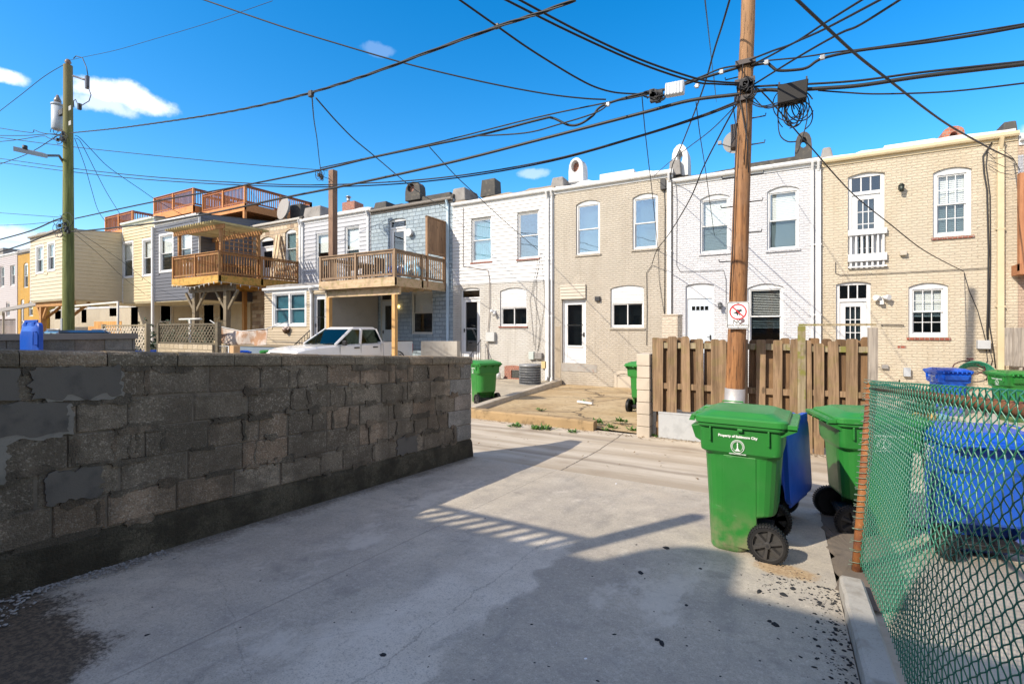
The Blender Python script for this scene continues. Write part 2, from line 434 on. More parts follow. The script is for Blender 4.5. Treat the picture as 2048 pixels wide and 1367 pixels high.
def door(root, v, r, rise=.1, fw=.06, trans=0, trans_cols=1, style='full', frame=None, slab=None, cols=1, rows=1, blind=None, rec=.1, handle_left=True, topboard=0):
    frame = frame or WHITE; slab = slab or WHITE
    mb = MB(); zt = r[3] - rise - topboard
    dr = (r[0] + fw, r[1] - fw, r[2] + .005, zt - trans - (fw if trans else fw))
    holes = [loop(dr)]
    pane = MB()
    if trans:
        t = (r[0] + fw, r[1] - fw, zt - trans, zt - .03); holes.append(loop(t))
        pane.box((t[0], v + rec + .01, t[2]), (t[1], v + rec + .016, t[3]))
        for c in range(1, trans_cols):
            uu = t[0] + (t[1] - t[0]) * c / trans_cols; mb.box((uu - .014, v + rec - .015, t[2]), (uu + .014, v + rec + .009, t[3]))
    mb.prism(arch_poly(r[0] + .002, r[1] - .002, r[2], r[3] - .002, rise), holes, FV(v), rec - .03, rec + .06)
    fr = mb.build('door_frame', frame, root)
    if trans: pane.build('pane', GLASSD, fr)
    d = MB(); dv = rec + .005; i_ = inset(dr, .004); W = i_[1] - i_[0]; H = i_[3] - i_[2]; gl = MB(); lights = []
    if style == 'full': lights = [(i_[0] + .13, i_[1] - .13, i_[2] + .22, i_[3] - .13)]
    elif style == 'storm':
        g0 = (i_[0] + .13, i_[1] - .13, i_[2] + H * .28, i_[3] - .14); m = (g0[2] + g0[3]) / 2
        lights = [(g0[0], g0[1], g0[2], m - .015), (g0[0], g0[1], m + .015, g0[3])]
    elif style == 'four':
        a = i_[0] + W * .15; k = W * .7 / 4
        lights = [(a + k * j + .012, a + k * (j + 1) - .012, i_[3] - H * .165, i_[3] - H * .105) for j in range(4)]
    elif style == 'half': lights = [(i_[0] + .16, i_[1] - .16, i_[2] + H * .5, i_[3] - .2)]
    d.prism(loop(i_), [loop(l) for l in lights], FV(v), dv, dv + .045)
    for l in lights:
        gl.box((l[0], v + dv + .02, l[2]), (l[1], v + dv + .026, l[3]))
        d.prism(loop((l[0]-.03, l[1]+.03, l[2]-.03, l[3]+.03)) if style != 'four' else loop(inset(l, -.01)), [loop(inset(l, .001))], FV(v), dv - .012, dv - .0)
        for c in range(1, cols):
            uu = l[0] + (l[1] - l[0]) * c / cols; d.box((uu - .01, v + dv + .004, l[2]), (uu + .01, v + dv + .018, l[3]))
        for c in range(1, rows):
            zz = l[2] + (l[3] - l[2]) * c / rows; d.box((l[0], v + dv + .005, zz - .01), (l[1], v + dv + .017, zz + .01))
    if style == 'four':
        for (a0, a1, b0, b1) in ((.14, .44, .08, .4), (.56, .86, .08, .4), (.14, .44, .46, .8), (.56, .86, .46, .8)):
            q = (i_[0] + W * a0, i_[0] + W * a1, i_[2] + H * b0, i_[2] + H * b1)
            d.prism(loop(q), [loop(inset(q, .025))], FV(v), dv - .012, dv); d.box((q[0] + .045, v + dv - .010, q[2] + .045), (q[1] - .045, v + dv, q[3] - .045))
    if style == 'storm':
        q = (i_[0] + .1, i_[1] - .1, i_[2] + .1, i_[2] + H * .22); d.prism(loop(q), [loop(inset(q, .02))], FV(v), dv - .01, dv)
        d.box((i_[0] + .1, v + dv - .035, lights[0][2] - .06), (i_[1] - .1, v + dv, lights[0][2] - .035))
    ds = d.build('door', slab, root)
    gl.build('pane', GLASSD, ds)
    h = MB(); hu = i_[0] + .06 if handle_left else i_[1] - .06; hz = i_[2] + H * .46
    h.box((hu - .02, v + dv - .02, hz - .09), (hu + .02, v + dv, hz + .07)); h.tube([(hu, v + dv - .02, hz), (hu, v + dv - .06, hz), (hu + (.09 if handle_left else -.09), v + dv - .06, hz)], .012)
    h.build('handle', m_metal((.05, .045, .04), .4), ds)
    if not blind and style != 'four':
        b = MB(); b.box((i_[0] + .05, v + dv + .25, i_[2] + .1), (i_[1] - .05, v + dv + .26, i_[3] - .05)); b.build('curtain_or_backing', BACKP, ds)  # added grey panel that lifts the dark behind the door glass
    if blind:
        b = MB(); slats(b, (lights[0][0], lights[0][1], lights[0][2], lights[-1][3]), v + dv + .1, .05, 1.0); b.build('blind', BLIND, ds)
    return ds

class House:
    def __init__(s, name, label, v, x0, x1, zt, zb, mat, style='brick', depth=8.0, pitch=.11, vp=None, group='row houses across the alley', ends=None):
        s.v = v; s.u0, s.u1 = (PV(x0, 600, v).x + .002, PV(x1, 600, v).x - .002) if ends is None else ends
        s.zt, s.zb, s.depth, s.mat, s.style, s.pitch = zt, zb, depth, mat, style, pitch
        s.root = empty(name, ((s.u0 + s.u1) / 2, v, zb), label, 'house', group)
        s.holes = []; s.lapholes = []; s.todo = []
    def rect(s, px): return rect_of(px, s.v)
    def win(s, px, **k):
        r = s.rect(px); rise = k.get('rise', .1); s.holes.append(arch_poly(*r[:2], *r[2:], rise))
        tr = k.get('trim', 0); s.lapholes.append((r[0] - s.u0 - tr, r[1] - s.u0 + tr, r[2] - tr, r[3] + tr)); s.todo.append(('w', r, k))
    def door(s, px, zb=None, **k):
        r = list(s.rect(px))
        if zb is not None: r[2] = zb
        r = tuple(r); rise = k.get('rise', .1); s.holes.append(arch_poly(*r[:2], *r[2:], rise))
        s.lapholes.append((r[0] - s.u0, r[1] - s.u0, r[2], r[3])); s.todo.append(('d', r, k))
    def finish(s, gut=True, gutmat=None, ds=(), roofmat=None, split=None, splitmat=None, gh=.11, sides=True, slope=.09):
        mb = MB(); v = s.v; F = FV(v)
        outer = [(s.u0, s.zb), (s.u1, s.zb), (s.u1, s.zt), (s.u0, s.zt)]
        loops = [outer] + s.holes
        tri = tessellate_polygon([[Vector((p[0], p[1], 0)) for p in l] for l in loops])
        flat = [p for l in loops for p in l]
        mb.add([F(p[0], p[1], 0) for p in flat], tri)
        for l in s.holes:
            n = len(l); mb.add([F(p[0], p[1], 0) for p in l] + [F(p[0], p[1], .14) for p in l], [(i, (i+1) % n, n+(i+1) % n, n+i) for i in range(n)])
        d = v + s.depth; zt2 = s.zt + slope * s.depth
        mb.add([(s.u0, v, s.zb), (s.u0, d, s.zb), (s.u0, d, zt2), (s.u0, v, s.zt)], [(0, 1, 2, 3)])
        mb.add([(s.u1, v, s.zb), (s.u1, d, s.zb), (s.u1, d, zt2), (s.u1, v, s.zt)], [(3, 2, 1, 0)])
        mb.add([(s.u0, d, s.zb), (s.u1, d, s.zb), (s.u1, d, zt2), (s.u0, d, zt2)], [(3, 2, 1, 0)])
        mb.add([(s.u0, v + .3, (s.zb + s.zt) / 2), (s.u1, v + .3, (s.zb + s.zt) / 2), (s.u1, d, (s.zb + s.zt) / 2), (s.u0, d, (s.zb + s.zt) / 2)], [(0, 1, 2, 3)])
        if s.style == 'lap': lap(mb, (s.u0, v, 0), (1, 0, 0), (0, -1, 0), s.u1 - s.u0, s.zb + .05, s.zt - .02, s.pitch, s.lapholes, .034)
        s.wall = mb.build('wall', s.mat, s.root)
        if split is not None:
            sb = MB(); lap(sb, (s.u0, v, 0), (1, 0, 0), (0, -1, 0), s.u1 - s.u0 - .02, split, s.zt - .02, .138, s.lapholes, .036)
            sb.box((s.u0, v - .022, split - .05), (s.u1 - .02, v - .002, split - .003))
            sb.build('siding', splitmat, s.root)
        rb = MB(); rnd = random.Random(int(s.u0 * 10))
        rb.hexa([(s.u0, v - .03, s.zt), (s.u1, v - .03, s.zt), (s.u1, d, zt2), (s.u0, d, zt2), (s.u0, v - .03, s.zt + .05), (s.u1, v - .03, s.zt + .05), (s.u1, d, zt2 + .05), (s.u0, d, zt2 + .05)])
        # lumpy coated edge of the flat roof
        n = 26; rings = []
        for i in range(n + 1):
            u = s.u0 + .02 + (s.u1 - s.u0 - .04) * i / n
            h = .07 + .05 * noise.noise(Vector((u * 1.7, v, 3.1))) + (.05 if noise.noise(Vector((u * .8, 9.0, v))) > .12 else 0)
            rings.append([(u, v + .03, s.zt + .045), (u, v + .05, s.zt + .045 + h), (u, v + .5, s.zt + .09 + h), (u, v + .6, s.zt + .045)])
        rb.loft(rings)
        s.roof = rb.build('roof', roofmat or m_concrete((.5, .5, .49), .9), s.root)
        for w in s.todo:
            (window if w[0] == 'w' else door)(s.root, v, w[1], **w[2])
        if gut:
            g = MB(); y = v - .035
            prof = [(0, 0), (-.095, 0), (-.12, .04), (-.12, gh), (-.108, gh), (-.108, .045), (-.09, .012), (0, .012)]
            rings = [[(u, y + p[0], s.zt - gh + .03 + p[1]) for p in prof] for u in (s.u0 + .01, s.u1 - .01)]
            g.loft(rings)
            for i in range(9):
                u = s.u0 + .3 + (s.u1 - s.u0 - .6) * i / 8; g.box((u - .012, y - .123, s.zt + .026), (u + .012, y + .0, s.zt + .036))
            g.build('gutter', gutmat or WHITE, s.root)
            fb = MB(); fb.box((s.u0 + .004, v - .033, s.zt - gh - .06), (s.u1 - .004, v - .002, s.zt - .004)); fb.build('fascia', gutmat or WHITE, s.root)
        for (px, mat, w) in ds:
            u = PV(px, 600, v).x; b = MB(); zz = s.zt - .1
            b.bar((u, v - .16, zz + .02), (u, v - .06, zz - .22), w, .06, (1, 0, 0))
            b.box((u - w/2, v - .1, s.zb + .2), (u + w/2, v - .025, zz - .18)); 
            for q in (.35, .65): b.box((u - w/2 - .02, v - .104, s.zb + (zz - s.zb) * q), (u + w/2 + .02, v - .003, s.zb + (zz - s.zb) * q + .03))
            b.bar((u, v - .07, s.zb + .22), (u + .02, v - .2, s.zb + .08), w, .06, (1, 0, 0))
            b.build('downspout', mat, s.root)
        return s
    def block(s, name, px, dv, depth, mat, bevel=.02, taper=.0):
        r = rect_of(px, s.v + dv); b = MB(); k = taper
        b.hexa([(r[0], s.v+dv, r[2]), (r[1], s.v+dv, r[2]), (r[1], s.v+dv+depth, r[2]), (r[0], s.v+dv+depth, r[2]),
                (r[0]+k, s.v+dv+k, r[3]), (r[1]-k, s.v+dv+k, r[3]), (r[1]-k, s.v+dv+depth, r[3]-.05), (r[0]+k, s.v+dv+depth, r[3]-.05)])
        return b.build(name, mat, s.root, bevel=bevel)
    def hood(s, px, dv, depth, mat, through=True, hole=(.28, .72, .3, .8), inner=None):
        """arched chimney hood, open at the front"""
        r = rect_of(px, s.v + dv); W = r[1] - r[0]; H = r[3] - r[2]; v = s.v + dv
        out = [(r[0], r[2]), (r[1], r[2])]
        for i in range(9):
            a = i / 8; out.append((r[1] - W * .5 * (1 - math.cos(a * math.pi)), r[2] + H * (.45 + .55 * (math.sin(a * math.pi) ** .75))))
        ho = []
        for i in range(12):
            a = 2 * math.pi * i / 12; ho.append((r[0] + W * ((hole[0] + hole[1]) / 2 + (hole[1] - hole[0]) / 2 * math.cos(a)), r[2] + H * ((hole[2] + hole[3]) / 2 + (hole[3] - hole[2]) / 2 * math.sin(a))))
        b = MB(); b.prism(out, [ho], FV(v), 0, depth)
        c = b.build('chimney', mat, s.root, bevel=.015)
        if not through:
            k = MB(); k.box((r[0] + W * .1, v + depth * .45, r[2] + .01), (r[1] - W * .1, v + depth * .6, r[2] + H * .85)); k.build('flue', inner or m_rawbrick(), c)
        return c
    def fix(s, name, px, mat, depth=.1, bevel=.008, parent=None):
        r = rect_of(px, s.v); b = MB(); b.box((r[0], s.v - depth, r[2]), (r[1], s.v - .001, r[3])); return b.build(name, mat, parent or s.root, bevel=bevel)
    def cable(s, pts, r=.01, mat=None, d=.03, name='cable'):
        b = MB(); b.tube([PV(x, y, s.v - d) for x, y in pts], r, 5); return b.build(name, mat or DARK, s.root)
    def lamp(s, px, mat):
        p = PV(px[0], px[1], s.v); l = MB()
        l.box((p.x - .05, s.v - .02, p.z - .02), (p.x + .05, s.v - .001, p.z + .1)); l.bar((p.x, s.v - .02, p.z + .07), (p.x, s.v - .14, p.z + .1), .02, .02)
        l.tube([(p.x, s.v - .14, p.z + .12), (p.x, s.v - .14, p.z + .06)], [.02, .075], 8); l.tube([(p.x, s.v - .14, p.z + .055), (p.x, s.v - .14, p.z - .1)], [.065, .045], 8)
        return l.build('wall_lamp', mat, s.root)
# ---------- sky, sun, camera
SUN_EL, SUN_AZ = R(35), R(27.5)       # light travels towards +x sin(az), +y cos(az)
sc = bpy.context.scene
w = bpy.data.worlds.new("World"); sc.world = w; w.use_nodes = True
nt = w.node_tree; nt.nodes.clear()
def wn(typ, ins=None, **p):
    nd = nt.nodes.new('ShaderNode' + typ)
    for k, v in p.items(): setattr(nd, k, v)
    for k, v in (ins or {}).items():
        if isinstance(v, bpy.types.NodeSocket): nt.links.new(v, nd.inputs[k])
        else: nd.inputs[k].default_value = v
    return nd
sky = wn('TexSky', sky_type='NISHITA', sun_disc=False, sun_elevation=SUN_EL, sun_rotation=math.pi + SUN_AZ, altitude=50, air_density=1.0, dust_density=.6, ozone_density=2.2)
hs = wn('HueSaturation', {'Hue': .498, 'Saturation': 1.46, 'Value': 1.2, 'Color': sky.outputs[0]})
tc = wn('TexCoord'); dirn = tc.outputs['Generated']
warp = wn('TexNoise', {'Vector': dirn, 'Scale': 9.0, 'Detail': 6, 'Roughness': .6})
wv = wn('VectorMath', {0: warp.outputs['Color'], 1: (.5, .5, .5)}, operation='SUBTRACT')
fl = wn('TexNoise', {'Vector': dirn, 'Scale': 26.0, 'Detail': 7, 'Roughness': .65})
tot = None
for (x, y, rx, rz, amp, soft) in ((242, 190, .066, .021, .9, 1.0), (205, 208, .045, .015, .6, 1.0), (5, 150, .03, .012, .8, .9), (15, 468, .055, .016, .6, .95), (35, 492, .05, .012, .5, .95),
                            (1062, 346, .035, .011, .35, .9), (755, 98, .03, .012, .12, .9), (2500, 250, .3, .06, .8, .7)):
    d = ray(x, y).normalized(); h = Vector((d.y, -d.x, 0)).normalized(); up = h.cross(d)
    q = wn('VectorMath', {0: dirn, 1: wn('VectorMath', {0: wv.outputs[0], 1: (.05, .05, .035)}, operation='MULTIPLY').outputs[0]}, operation='ADD').outputs[0]
    dx = wn('VectorMath', {0: q, 1: tuple(h)}, operation='DOT_PRODUCT').outputs['Value']
    dz = wn('VectorMath', {0: q, 1: tuple(up)}, operation='DOT_PRODUCT').outputs['Value']
    df = wn('VectorMath', {0: q, 1: tuple(d)}, operation='DOT_PRODUCT').outputs['Value']
    a = wn('Math', {0: wn('Math', {0: dx, 1: rx}, operation='DIVIDE').outputs[0], 1: 2.0}, operation='POWER').outputs[0]
    b = wn('Math', {0: wn('Math', {0: dz, 1: rz}, operation='DIVIDE').outputs[0], 1: 2.0}, operation='POWER').outputs[0]
    s = wn('Math', {0: a, 1: b}, operation='ADD').outputs[0]
    s = wn('Math', {0: s, 1: wn('Math', {0: wn('Math', {0: fl.outputs[0], 1: .5}, operation='SUBTRACT').outputs[0], 1: 1.7}, operation='MULTIPLY').outputs[0]}, operation='ADD').outputs[0]
    m = wn('MapRange', {0: s, 1: 1.15, 2: 1.15 - soft, 3: 0.0, 4: amp}, interpolation_type='SMOOTHSTEP').outputs[0]
    m = wn('Math', {0: m, 1: wn('Math', {0: df, 1: .2}, operation='GREATER_THAN').outputs[0]}, operation='MULTIPLY').outputs[0]
    tot = m if tot is None else wn('Math', {0: tot, 1: m}, operation='MAXIMUM').outputs[0]
# warm cloud added to the unseen sky behind and overhead, as fill light
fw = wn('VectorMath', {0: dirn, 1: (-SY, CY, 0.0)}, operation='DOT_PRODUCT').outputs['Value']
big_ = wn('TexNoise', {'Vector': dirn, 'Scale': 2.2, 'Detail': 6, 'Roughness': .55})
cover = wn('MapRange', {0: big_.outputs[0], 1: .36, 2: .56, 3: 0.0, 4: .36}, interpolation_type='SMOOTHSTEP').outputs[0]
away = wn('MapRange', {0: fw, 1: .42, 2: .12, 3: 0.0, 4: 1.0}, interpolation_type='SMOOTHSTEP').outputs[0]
cloud_fill = wn('Math', {0: cover, 1: away}, operation='MULTIPLY').outputs[0]
mb_ = wn('Mix', {0: cloud_fill}, data_type='RGBA'); nt.links.new(hs.outputs[0], mb_.inputs[6]); mb_.inputs[7].default_value = (8.3, 6.1, 4.0, 1)
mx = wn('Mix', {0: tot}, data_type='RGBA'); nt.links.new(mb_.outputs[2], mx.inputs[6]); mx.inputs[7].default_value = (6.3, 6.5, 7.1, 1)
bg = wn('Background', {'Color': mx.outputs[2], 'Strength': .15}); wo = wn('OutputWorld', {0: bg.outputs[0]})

sl = bpy.data.lights.new('sun', 'SUN'); sl.energy = 4.0; sl.angle = R(.45); sl.color = (1, .90, .755)
so = bpy.data.objects.new('sun', sl); COL.objects.link(so)
ld = Vector((math.sin(SUN_AZ) * math.cos(SUN_EL), math.cos(SUN_AZ) * math.cos(SUN_EL), -math.sin(SUN_EL)))
so.rotation_euler = ld.to_track_quat('-Z', 'Y').to_euler(); so.location = (-8, -12, 20)
cd = bpy.data.cameras.new('camera'); co = bpy.data.objects.new('camera', cd); COL.objects.link(co)
co.location = (0, 0, ZC); co.rotation_euler = (R(90), 0, YAW)
cd.sensor_width = 36; cd.lens = FOC / 2048 * 36; cd.shift_y = (HY - 683.5) / 2048; cd.clip_end = 2000; cd.clip_start = .05
sc.camera = co
sc.view_settings.view_transform = 'Standard'; sc.view_settings.look = 'None'; sc.view_settings.exposure = .58; sc.view_settings.gamma = 1
sc.cycles.max_bounces = 8; sc.cycles.transparent_max_bounces = 12

# ---------- ground, alley, pads
def sheet(name, pts, fs, mat, kind='structure', thick=.25):
    mb = MB(); n = len(pts)
    mb.add(pts, fs); o = mb.build(name, mat, None, fix=False)
    return tag(o, kind=kind)
g = MB(); g.add([(-450, -450, -.35), (450, -450, -.35), (450, 450, -.35), (-450, 450, -.35)], [(0, 1, 2, 3)])
tag(g.build('ground', m_concrete((.3, .26, .2)), fix=False), kind='structure')
@cached
def m_alley():
    t = NT('alley_concrete'); p = t.pos(); X = t.xyz(p)
    s = t.noise(t.scale(p, (.22, 2.2, 1.0)), 1.6, 6, .6); a = t.noise(p, 1.1, 6); gr = t.noise(p, 90.0, 3); b = t.noise(p, 9.0, 5)
    c = t.mix(t.ramp(s, .35, .65), (.40, .33, .24), (.56, .49, .385)); c = t.mix(t.ramp(a, .5, .75, 0, .55), c, (.27, .2, .13))
    c = t.mix(t.ramp(gr, .55, .75, 0, .3), c, (.25, .22, .17))
    for v0, wd in ((6.0, .10), (7.35, .12)):
        tr = t.ramp(t.math('ABSOLUTE', t.math('SUBTRACT', X[1], t.math('ADD', v0, t.math('MULTIPLY', a, .25)))), 0.02, wd, .55, 0)
        c = t.mix(t.math('MULTIPLY', tr, t.ramp(s, .3, .6, .4, 1)), c, (.2, .155, .11))
    ck = t.ramp(t.math('ABSOLUTE', t.math('SUBTRACT', t.math('MODULO', t.math('ADD', X[0], 60.2), 3.4), t.math('MULTIPLY', b, .05))), .006, .016, .8, 0)
    c = t.mix(ck, c, (.1, .08, .06))
    t.principled(c, .85, t.bump(t.math('ADD', t.math('ADD', a, b), t.math('MULTIPLY', gr, .3)), .4, .012)); return t.m
us = [-70 + i * 2 for i in range(53)]; prof = [(5.405, .098), (5.9, .078), (6.75, .045), (7.4, .05), (8.07, .064)]
pts = [(u, v, z) for u in us for v, z in prof]; k = len(prof)
sheet('alley', pts, [(i*k+j, (i+1)*k+j, (i+1)*k+j+1, i*k+j+1) for i in range(len(us)-1) for j in range(k-1)], m_alley())
SANDX, SANDY = PG(1570, 1140)[:2]
@cached
def m_pad():
    t = NT('driveway_concrete'); p = t.pos(); X = t.xyz(p); u, v = X[0], X[1]
    a = t.noise(p, .8, 6, .6); b = t.noise(p, 5.0, 6, .6); gr = t.noise(p, 140.0, 3); e = t.noise(p, 2.2, 4); br = t.noise(t.scale(p, (30.0, 3.0, 1.0)), 1.0, 4)
    c = t.mix(t.ramp(a, .3, .7), (.555, .49, .385), (.43, .38, .305))
    c = t.mix(t.ramp(b, .42, .66, 0, .6), c, (.35, .31, .26)); c = t.mix(t.ramp(t.noise(p, 2.6, 7, .7), .52, .68, 0, .4), c, (.62, .56, .46))
    # right of the seam the slab is darker and browner, with pale patching along it
    ue = t.math('ADD', u, t.math('MULTIPLY', t.math('SUBTRACT', e, .5), .55))
    right = t.math('MULTIPLY', t.ramp(ue, -1.38, -1.28), t.ramp(v, 3.5, 2.9))
    c = t.mix(t.math('MULTIPLY', right, .3), c, (.28, .25, .205))
    band = t.math('MULTIPLY', t.math('MULTIPLY', t.ramp(ue, -1.98, -1.78), t.ramp(ue, -1.32, -1.38)), t.ramp(v, 3.6, 3.2))
    c = t.mix(t.math('MULTIPLY', band, t.ramp(b, .35, .6, .4, .9)), c, (.68, .61, .5))
    c = t.mix(t.math('MULTIPLY', t.ramp(v, 4.3, 5.3), t.ramp(e, .35, .6, 0, .45)), c, (.5, .42, .31))
    st = t.ramp(t.noise(t.scale(p, (1.2, .35, 1.0)), 2.6, 5), .58, .72, 0, .45); c = t.mix(st, c, (.22, .205, .18))
    c = t.mix(t.ramp(gr, .5, .7, 0, .6), c, (.24, .22, .19)); c = t.mix(t.ramp(gr, .40, .27, 0, .5), c, (.72, .66, .56)); sp = t.n('TexVoronoi', {'Vector': p, 'Scale': 30.0}).outputs[0]; c = t.mix(t.ramp(sp, .10, .05, 0, .6), c, (.09, .085, .08))
    g2 = t.noise(p, 42.0, 5, .75); c = t.mix(t.ramp(g2, .52, .68, 0, .5), c, (.26, .235, .195)); c = t.mix(t.ramp(g2, .46, .34, 0, .4), c, (.66, .59, .48))
    pw = t.ramp(t.noise(t.scale(p, (1.0, .6, 1.0)), 1.5, 7, .72), .56, .66, 0, .55); c = t.mix(pw, c, (.66, .60, .50)); dk = t.ramp(t.noise(p, 1.9, 6, .7), .60, .70, 0, .5); c = t.mix(dk, c, (.21, .19, .16))
    # brown soil at the near end of the slab and sand spilled below the cart
    eg = t.math('ADD', t.math('MULTIPLY', t.math('SUBTRACT', t.noise(p, 3.0, 6, .7), .5), .7), t.math('MULTIPLY', t.math('SUBTRACT', g2, .5), .5))
    sv = t.math('ADD', t.math('ADD', v, t.math('MULTIPLY', t.math('MAXIMUM', t.math('ADD', u, 2.75), 0.0), .95)), eg)
    soil = t.ramp(sv, 1.16, .98); c = t.mix(t.math('MULTIPLY', soil, .96), c, t.mix(t.ramp(g2, .4, .62), (.045, .033, .02), (.15, .108, .065)))
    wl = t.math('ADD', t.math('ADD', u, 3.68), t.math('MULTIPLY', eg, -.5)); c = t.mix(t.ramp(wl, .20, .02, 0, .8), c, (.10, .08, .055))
    du = t.math('DIVIDE', t.math('SUBTRACT', u, SANDX), .21); dv = t.math('DIVIDE', t.math('SUBTRACT', v, SANDY), .13)
    sd = t.math('ADD', t.math('ADD', t.math('MULTIPLY', du, du), t.math('MULTIPLY', dv, dv)), t.math('MULTIPLY', eg, 2.2)); c = t.mix(t.ramp(sd, 1.15, .5, 0, .9), c, t.mix(t.ramp(g2, .4, .6), (.33, .21, .1), (.5, .36, .2)))
    wob = t.math('MULTIPLY', t.math('SUBTRACT', t.noise(p, 6.0, 6, .75), .5), .16)
    def line(pos, off, w, lo, hi, st_):
        d = t.math('ABSOLUTE', t.math('SUBTRACT', t.math('ADD', pos, wob), off))
        return t.math('MULTIPLY', t.ramp(d, w * .3, w, st_, 0), t.math('MULTIPLY', t.ramp(v, lo, lo + .3), t.ramp(v, hi, hi - .3)))
    c1 = line(u, -1.56, .005, .3, 3.6, .35); c2 = t.math('MULTIPLY', t.ramp(t.math('ABSOLUTE', t.math('SUBTRACT', u, -2.42)), .003, .008, .28, 0), 1.0)
    d3 = t.math('ADD', v, t.math('MULTIPLY', u, .45)); c3 = line(d3, .35, .004, .9, 1.9, .25)
    vor = t.n('TexVoronoi', {'Vector': t.n('VectorMath', {0: p, 1: t.vec(wob, wob, 0.0)}, operation='ADD').outputs[0], 'Scale': .55}, feature='DISTANCE_TO_EDGE').outputs[0]
    c4 = t.math('MULTIPLY', t.ramp(vor, .0006, .002, .2, 0), t.ramp(e, .5, .6))
    ck = t.math('MAXIMUM', t.math('MAXIMUM', c1, c2), t.math('MAXIMUM', c3, c4))
    c = t.mix(ck, c, (.07, .065, .06))
    h = t.math('ADD', t.math('ADD', b, t.math('MULTIPLY', br, .3)), t.math('SUBTRACT', t.math('MULTIPLY', gr, .35), t.math('MULTIPLY', ck, 1.6)))
    t.principled(c, .82, t.bump(h, .45, .012)); return t.m
def slab(name, u0, u1, v0, v1, zf, mat, th=.3, kind='structure', step=.5, label=None, cat=None):
    mb = MB(); n = max(1, int((v1 - v0) / step))
    for i in range(n):
        a = v0 + (v1 - v0) * i / n; b = v0 + (v1 - v0) * (i + 1) / n
        mb.add([(u0, a, zf(a)), (u1, a, zf(a)), (u1, b, zf(b)), (u0, b, zf(b))], [(0, 1, 2, 3)])
    mb.add([(u0, v1, zf(v1)), (u1, v1, zf(v1)), (u1, v1, zf(v1) - th), (u0, v1, zf(v1) - th)], [(0, 1, 2, 3)])
    mb.add([(u1, v0, zf(v0)), (u1, v1, zf(v1)), (u1, v1, zf(v1) - th), (u1, v0, zf(v0) - th)], [(0, 3, 2, 1)])
    return tag(mb.build(name, mat), kind=kind)
slab('driveway', -3.78, .285, -7, 5.42, gz, m_pad())
CONC = m_concrete((.47, .41, .32), .85, .3, (.26, .19, .12), .5)
slab('parking_pad', .40, 14, -7, 5.41, lambda v: gz(v) - .03, m_concrete((.5, .44, .345), .85, .3, (.3, .24, .17), .45))
slab('neighbour_yard', -60, -3.9, -7, 5.41, gz, CONC)
# kerb beside the pad
kb = MB(); n = 120
rings = []
for i in range(n + 1):
    v = -3 + 6.6 * i / n; j = .006 * noise.noise(Vector((v * 3, 0, 1))) + .007 * noise.noise(Vector((v * 17, 0, 1)))
    rings.append([(.288 + j, v, gz(v) - .1), (.292 + j, v, gz(v) + .075), (.306 + j, v, gz(v) + .088), (.40, v, gz(v) + .088), (.415, v, gz(v) + .07), (.418, v, gz(v) - .1)])
kb.loft(rings)
tag(kb.build('kerb', m_concrete((.44, .41, .36), .85, .5, (.2, .17, .13), .7)), kind='structure')
# yards across the alley
def quadsheet(name, rows, mat):
    pts = [p for r in rows for p in r]; k = len(rows[0])
    return sheet(name, pts, [(i*k+j, i*k+j+1, (i+1)*k+j+1, (i+1)*k+j) for i in range(len(rows)-1) for j in range(k-1)], mat)
@cached
def m_yard():
    t = NT('worn_slab'); p = t.pos(); X = t.xyz(p)
    a = t.noise(p, .9, 6); b = t.noise(p, 6.0, 6, .65); gr = t.noise(p, 70.0, 3)
    c = t.mix(t.ramp(a, .35, .65), (.5, .38, .22), (.4, .28, .14)); c = t.mix(t.ramp(b, .48, .7, 0, .6), c, (.22, .15, .08)); c = t.mix(t.ramp(gr, .6, .75, 0, .4), c, (.6, .5, .36))
    wob = t.math('MULTIPLY', t.math('SUBTRACT', t.noise(p, 3.0, 6, .7), .5), .5)
    v = t.n('VectorMath', {0: p, 1: t.vec(wob, wob, 0.0)}, operation='ADD').outputs[0]
    e = t.n('TexVoronoi', {'Vector': t.scale(v, (1.0, .7, 0.0)), 'Scale': .42}, feature='DISTANCE_TO_EDGE').outputs[0]
    ck = t.ramp(e, .004, .014, .85, 0); c = t.mix(ck, c, (.07, .05, .03))
    t.principled(c, .9, t.bump(t.math('SUBTRACT', b, ck), .5, .02)); return t.m
quadsheet('tan_yard', [[(-5.5, 8.1, .15), (-1.8, 8.1, .07)], [(-6.0, 10.5, .08), (-2.2, 10.5, .08)], [(-7.2, 16.35, -.17), (-3.1, 16.35, -.15)]], m_yard())
quadsheet('west_yards', [[(-70, 8.07, .06), (-5.45, 8.07, .08)], [(-71.5, 16.35, .0), (-7.15, 16.35, -.08)]], m_concrete((.46, .4, .3), .85, .3, (.25, .19, .13), .5))
quadsheet('east_yards', [[(-1.85, 8.07, .063), (.9, 8.07, .063), (5, 8.07, .064), (30, 8.07, .064)], [(-2.4, 12, .07), (.5, 12, .1), (4.5, 12, .1), (30, 12, .1)], [(-3.15, 16.35, -.05), (.86, 16.35, .2), (5, 16.35, .3), (30, 16.35, .3)]], m_concrete((.48, .42, .32), .85, .3, (.27, .2, .14), .4))

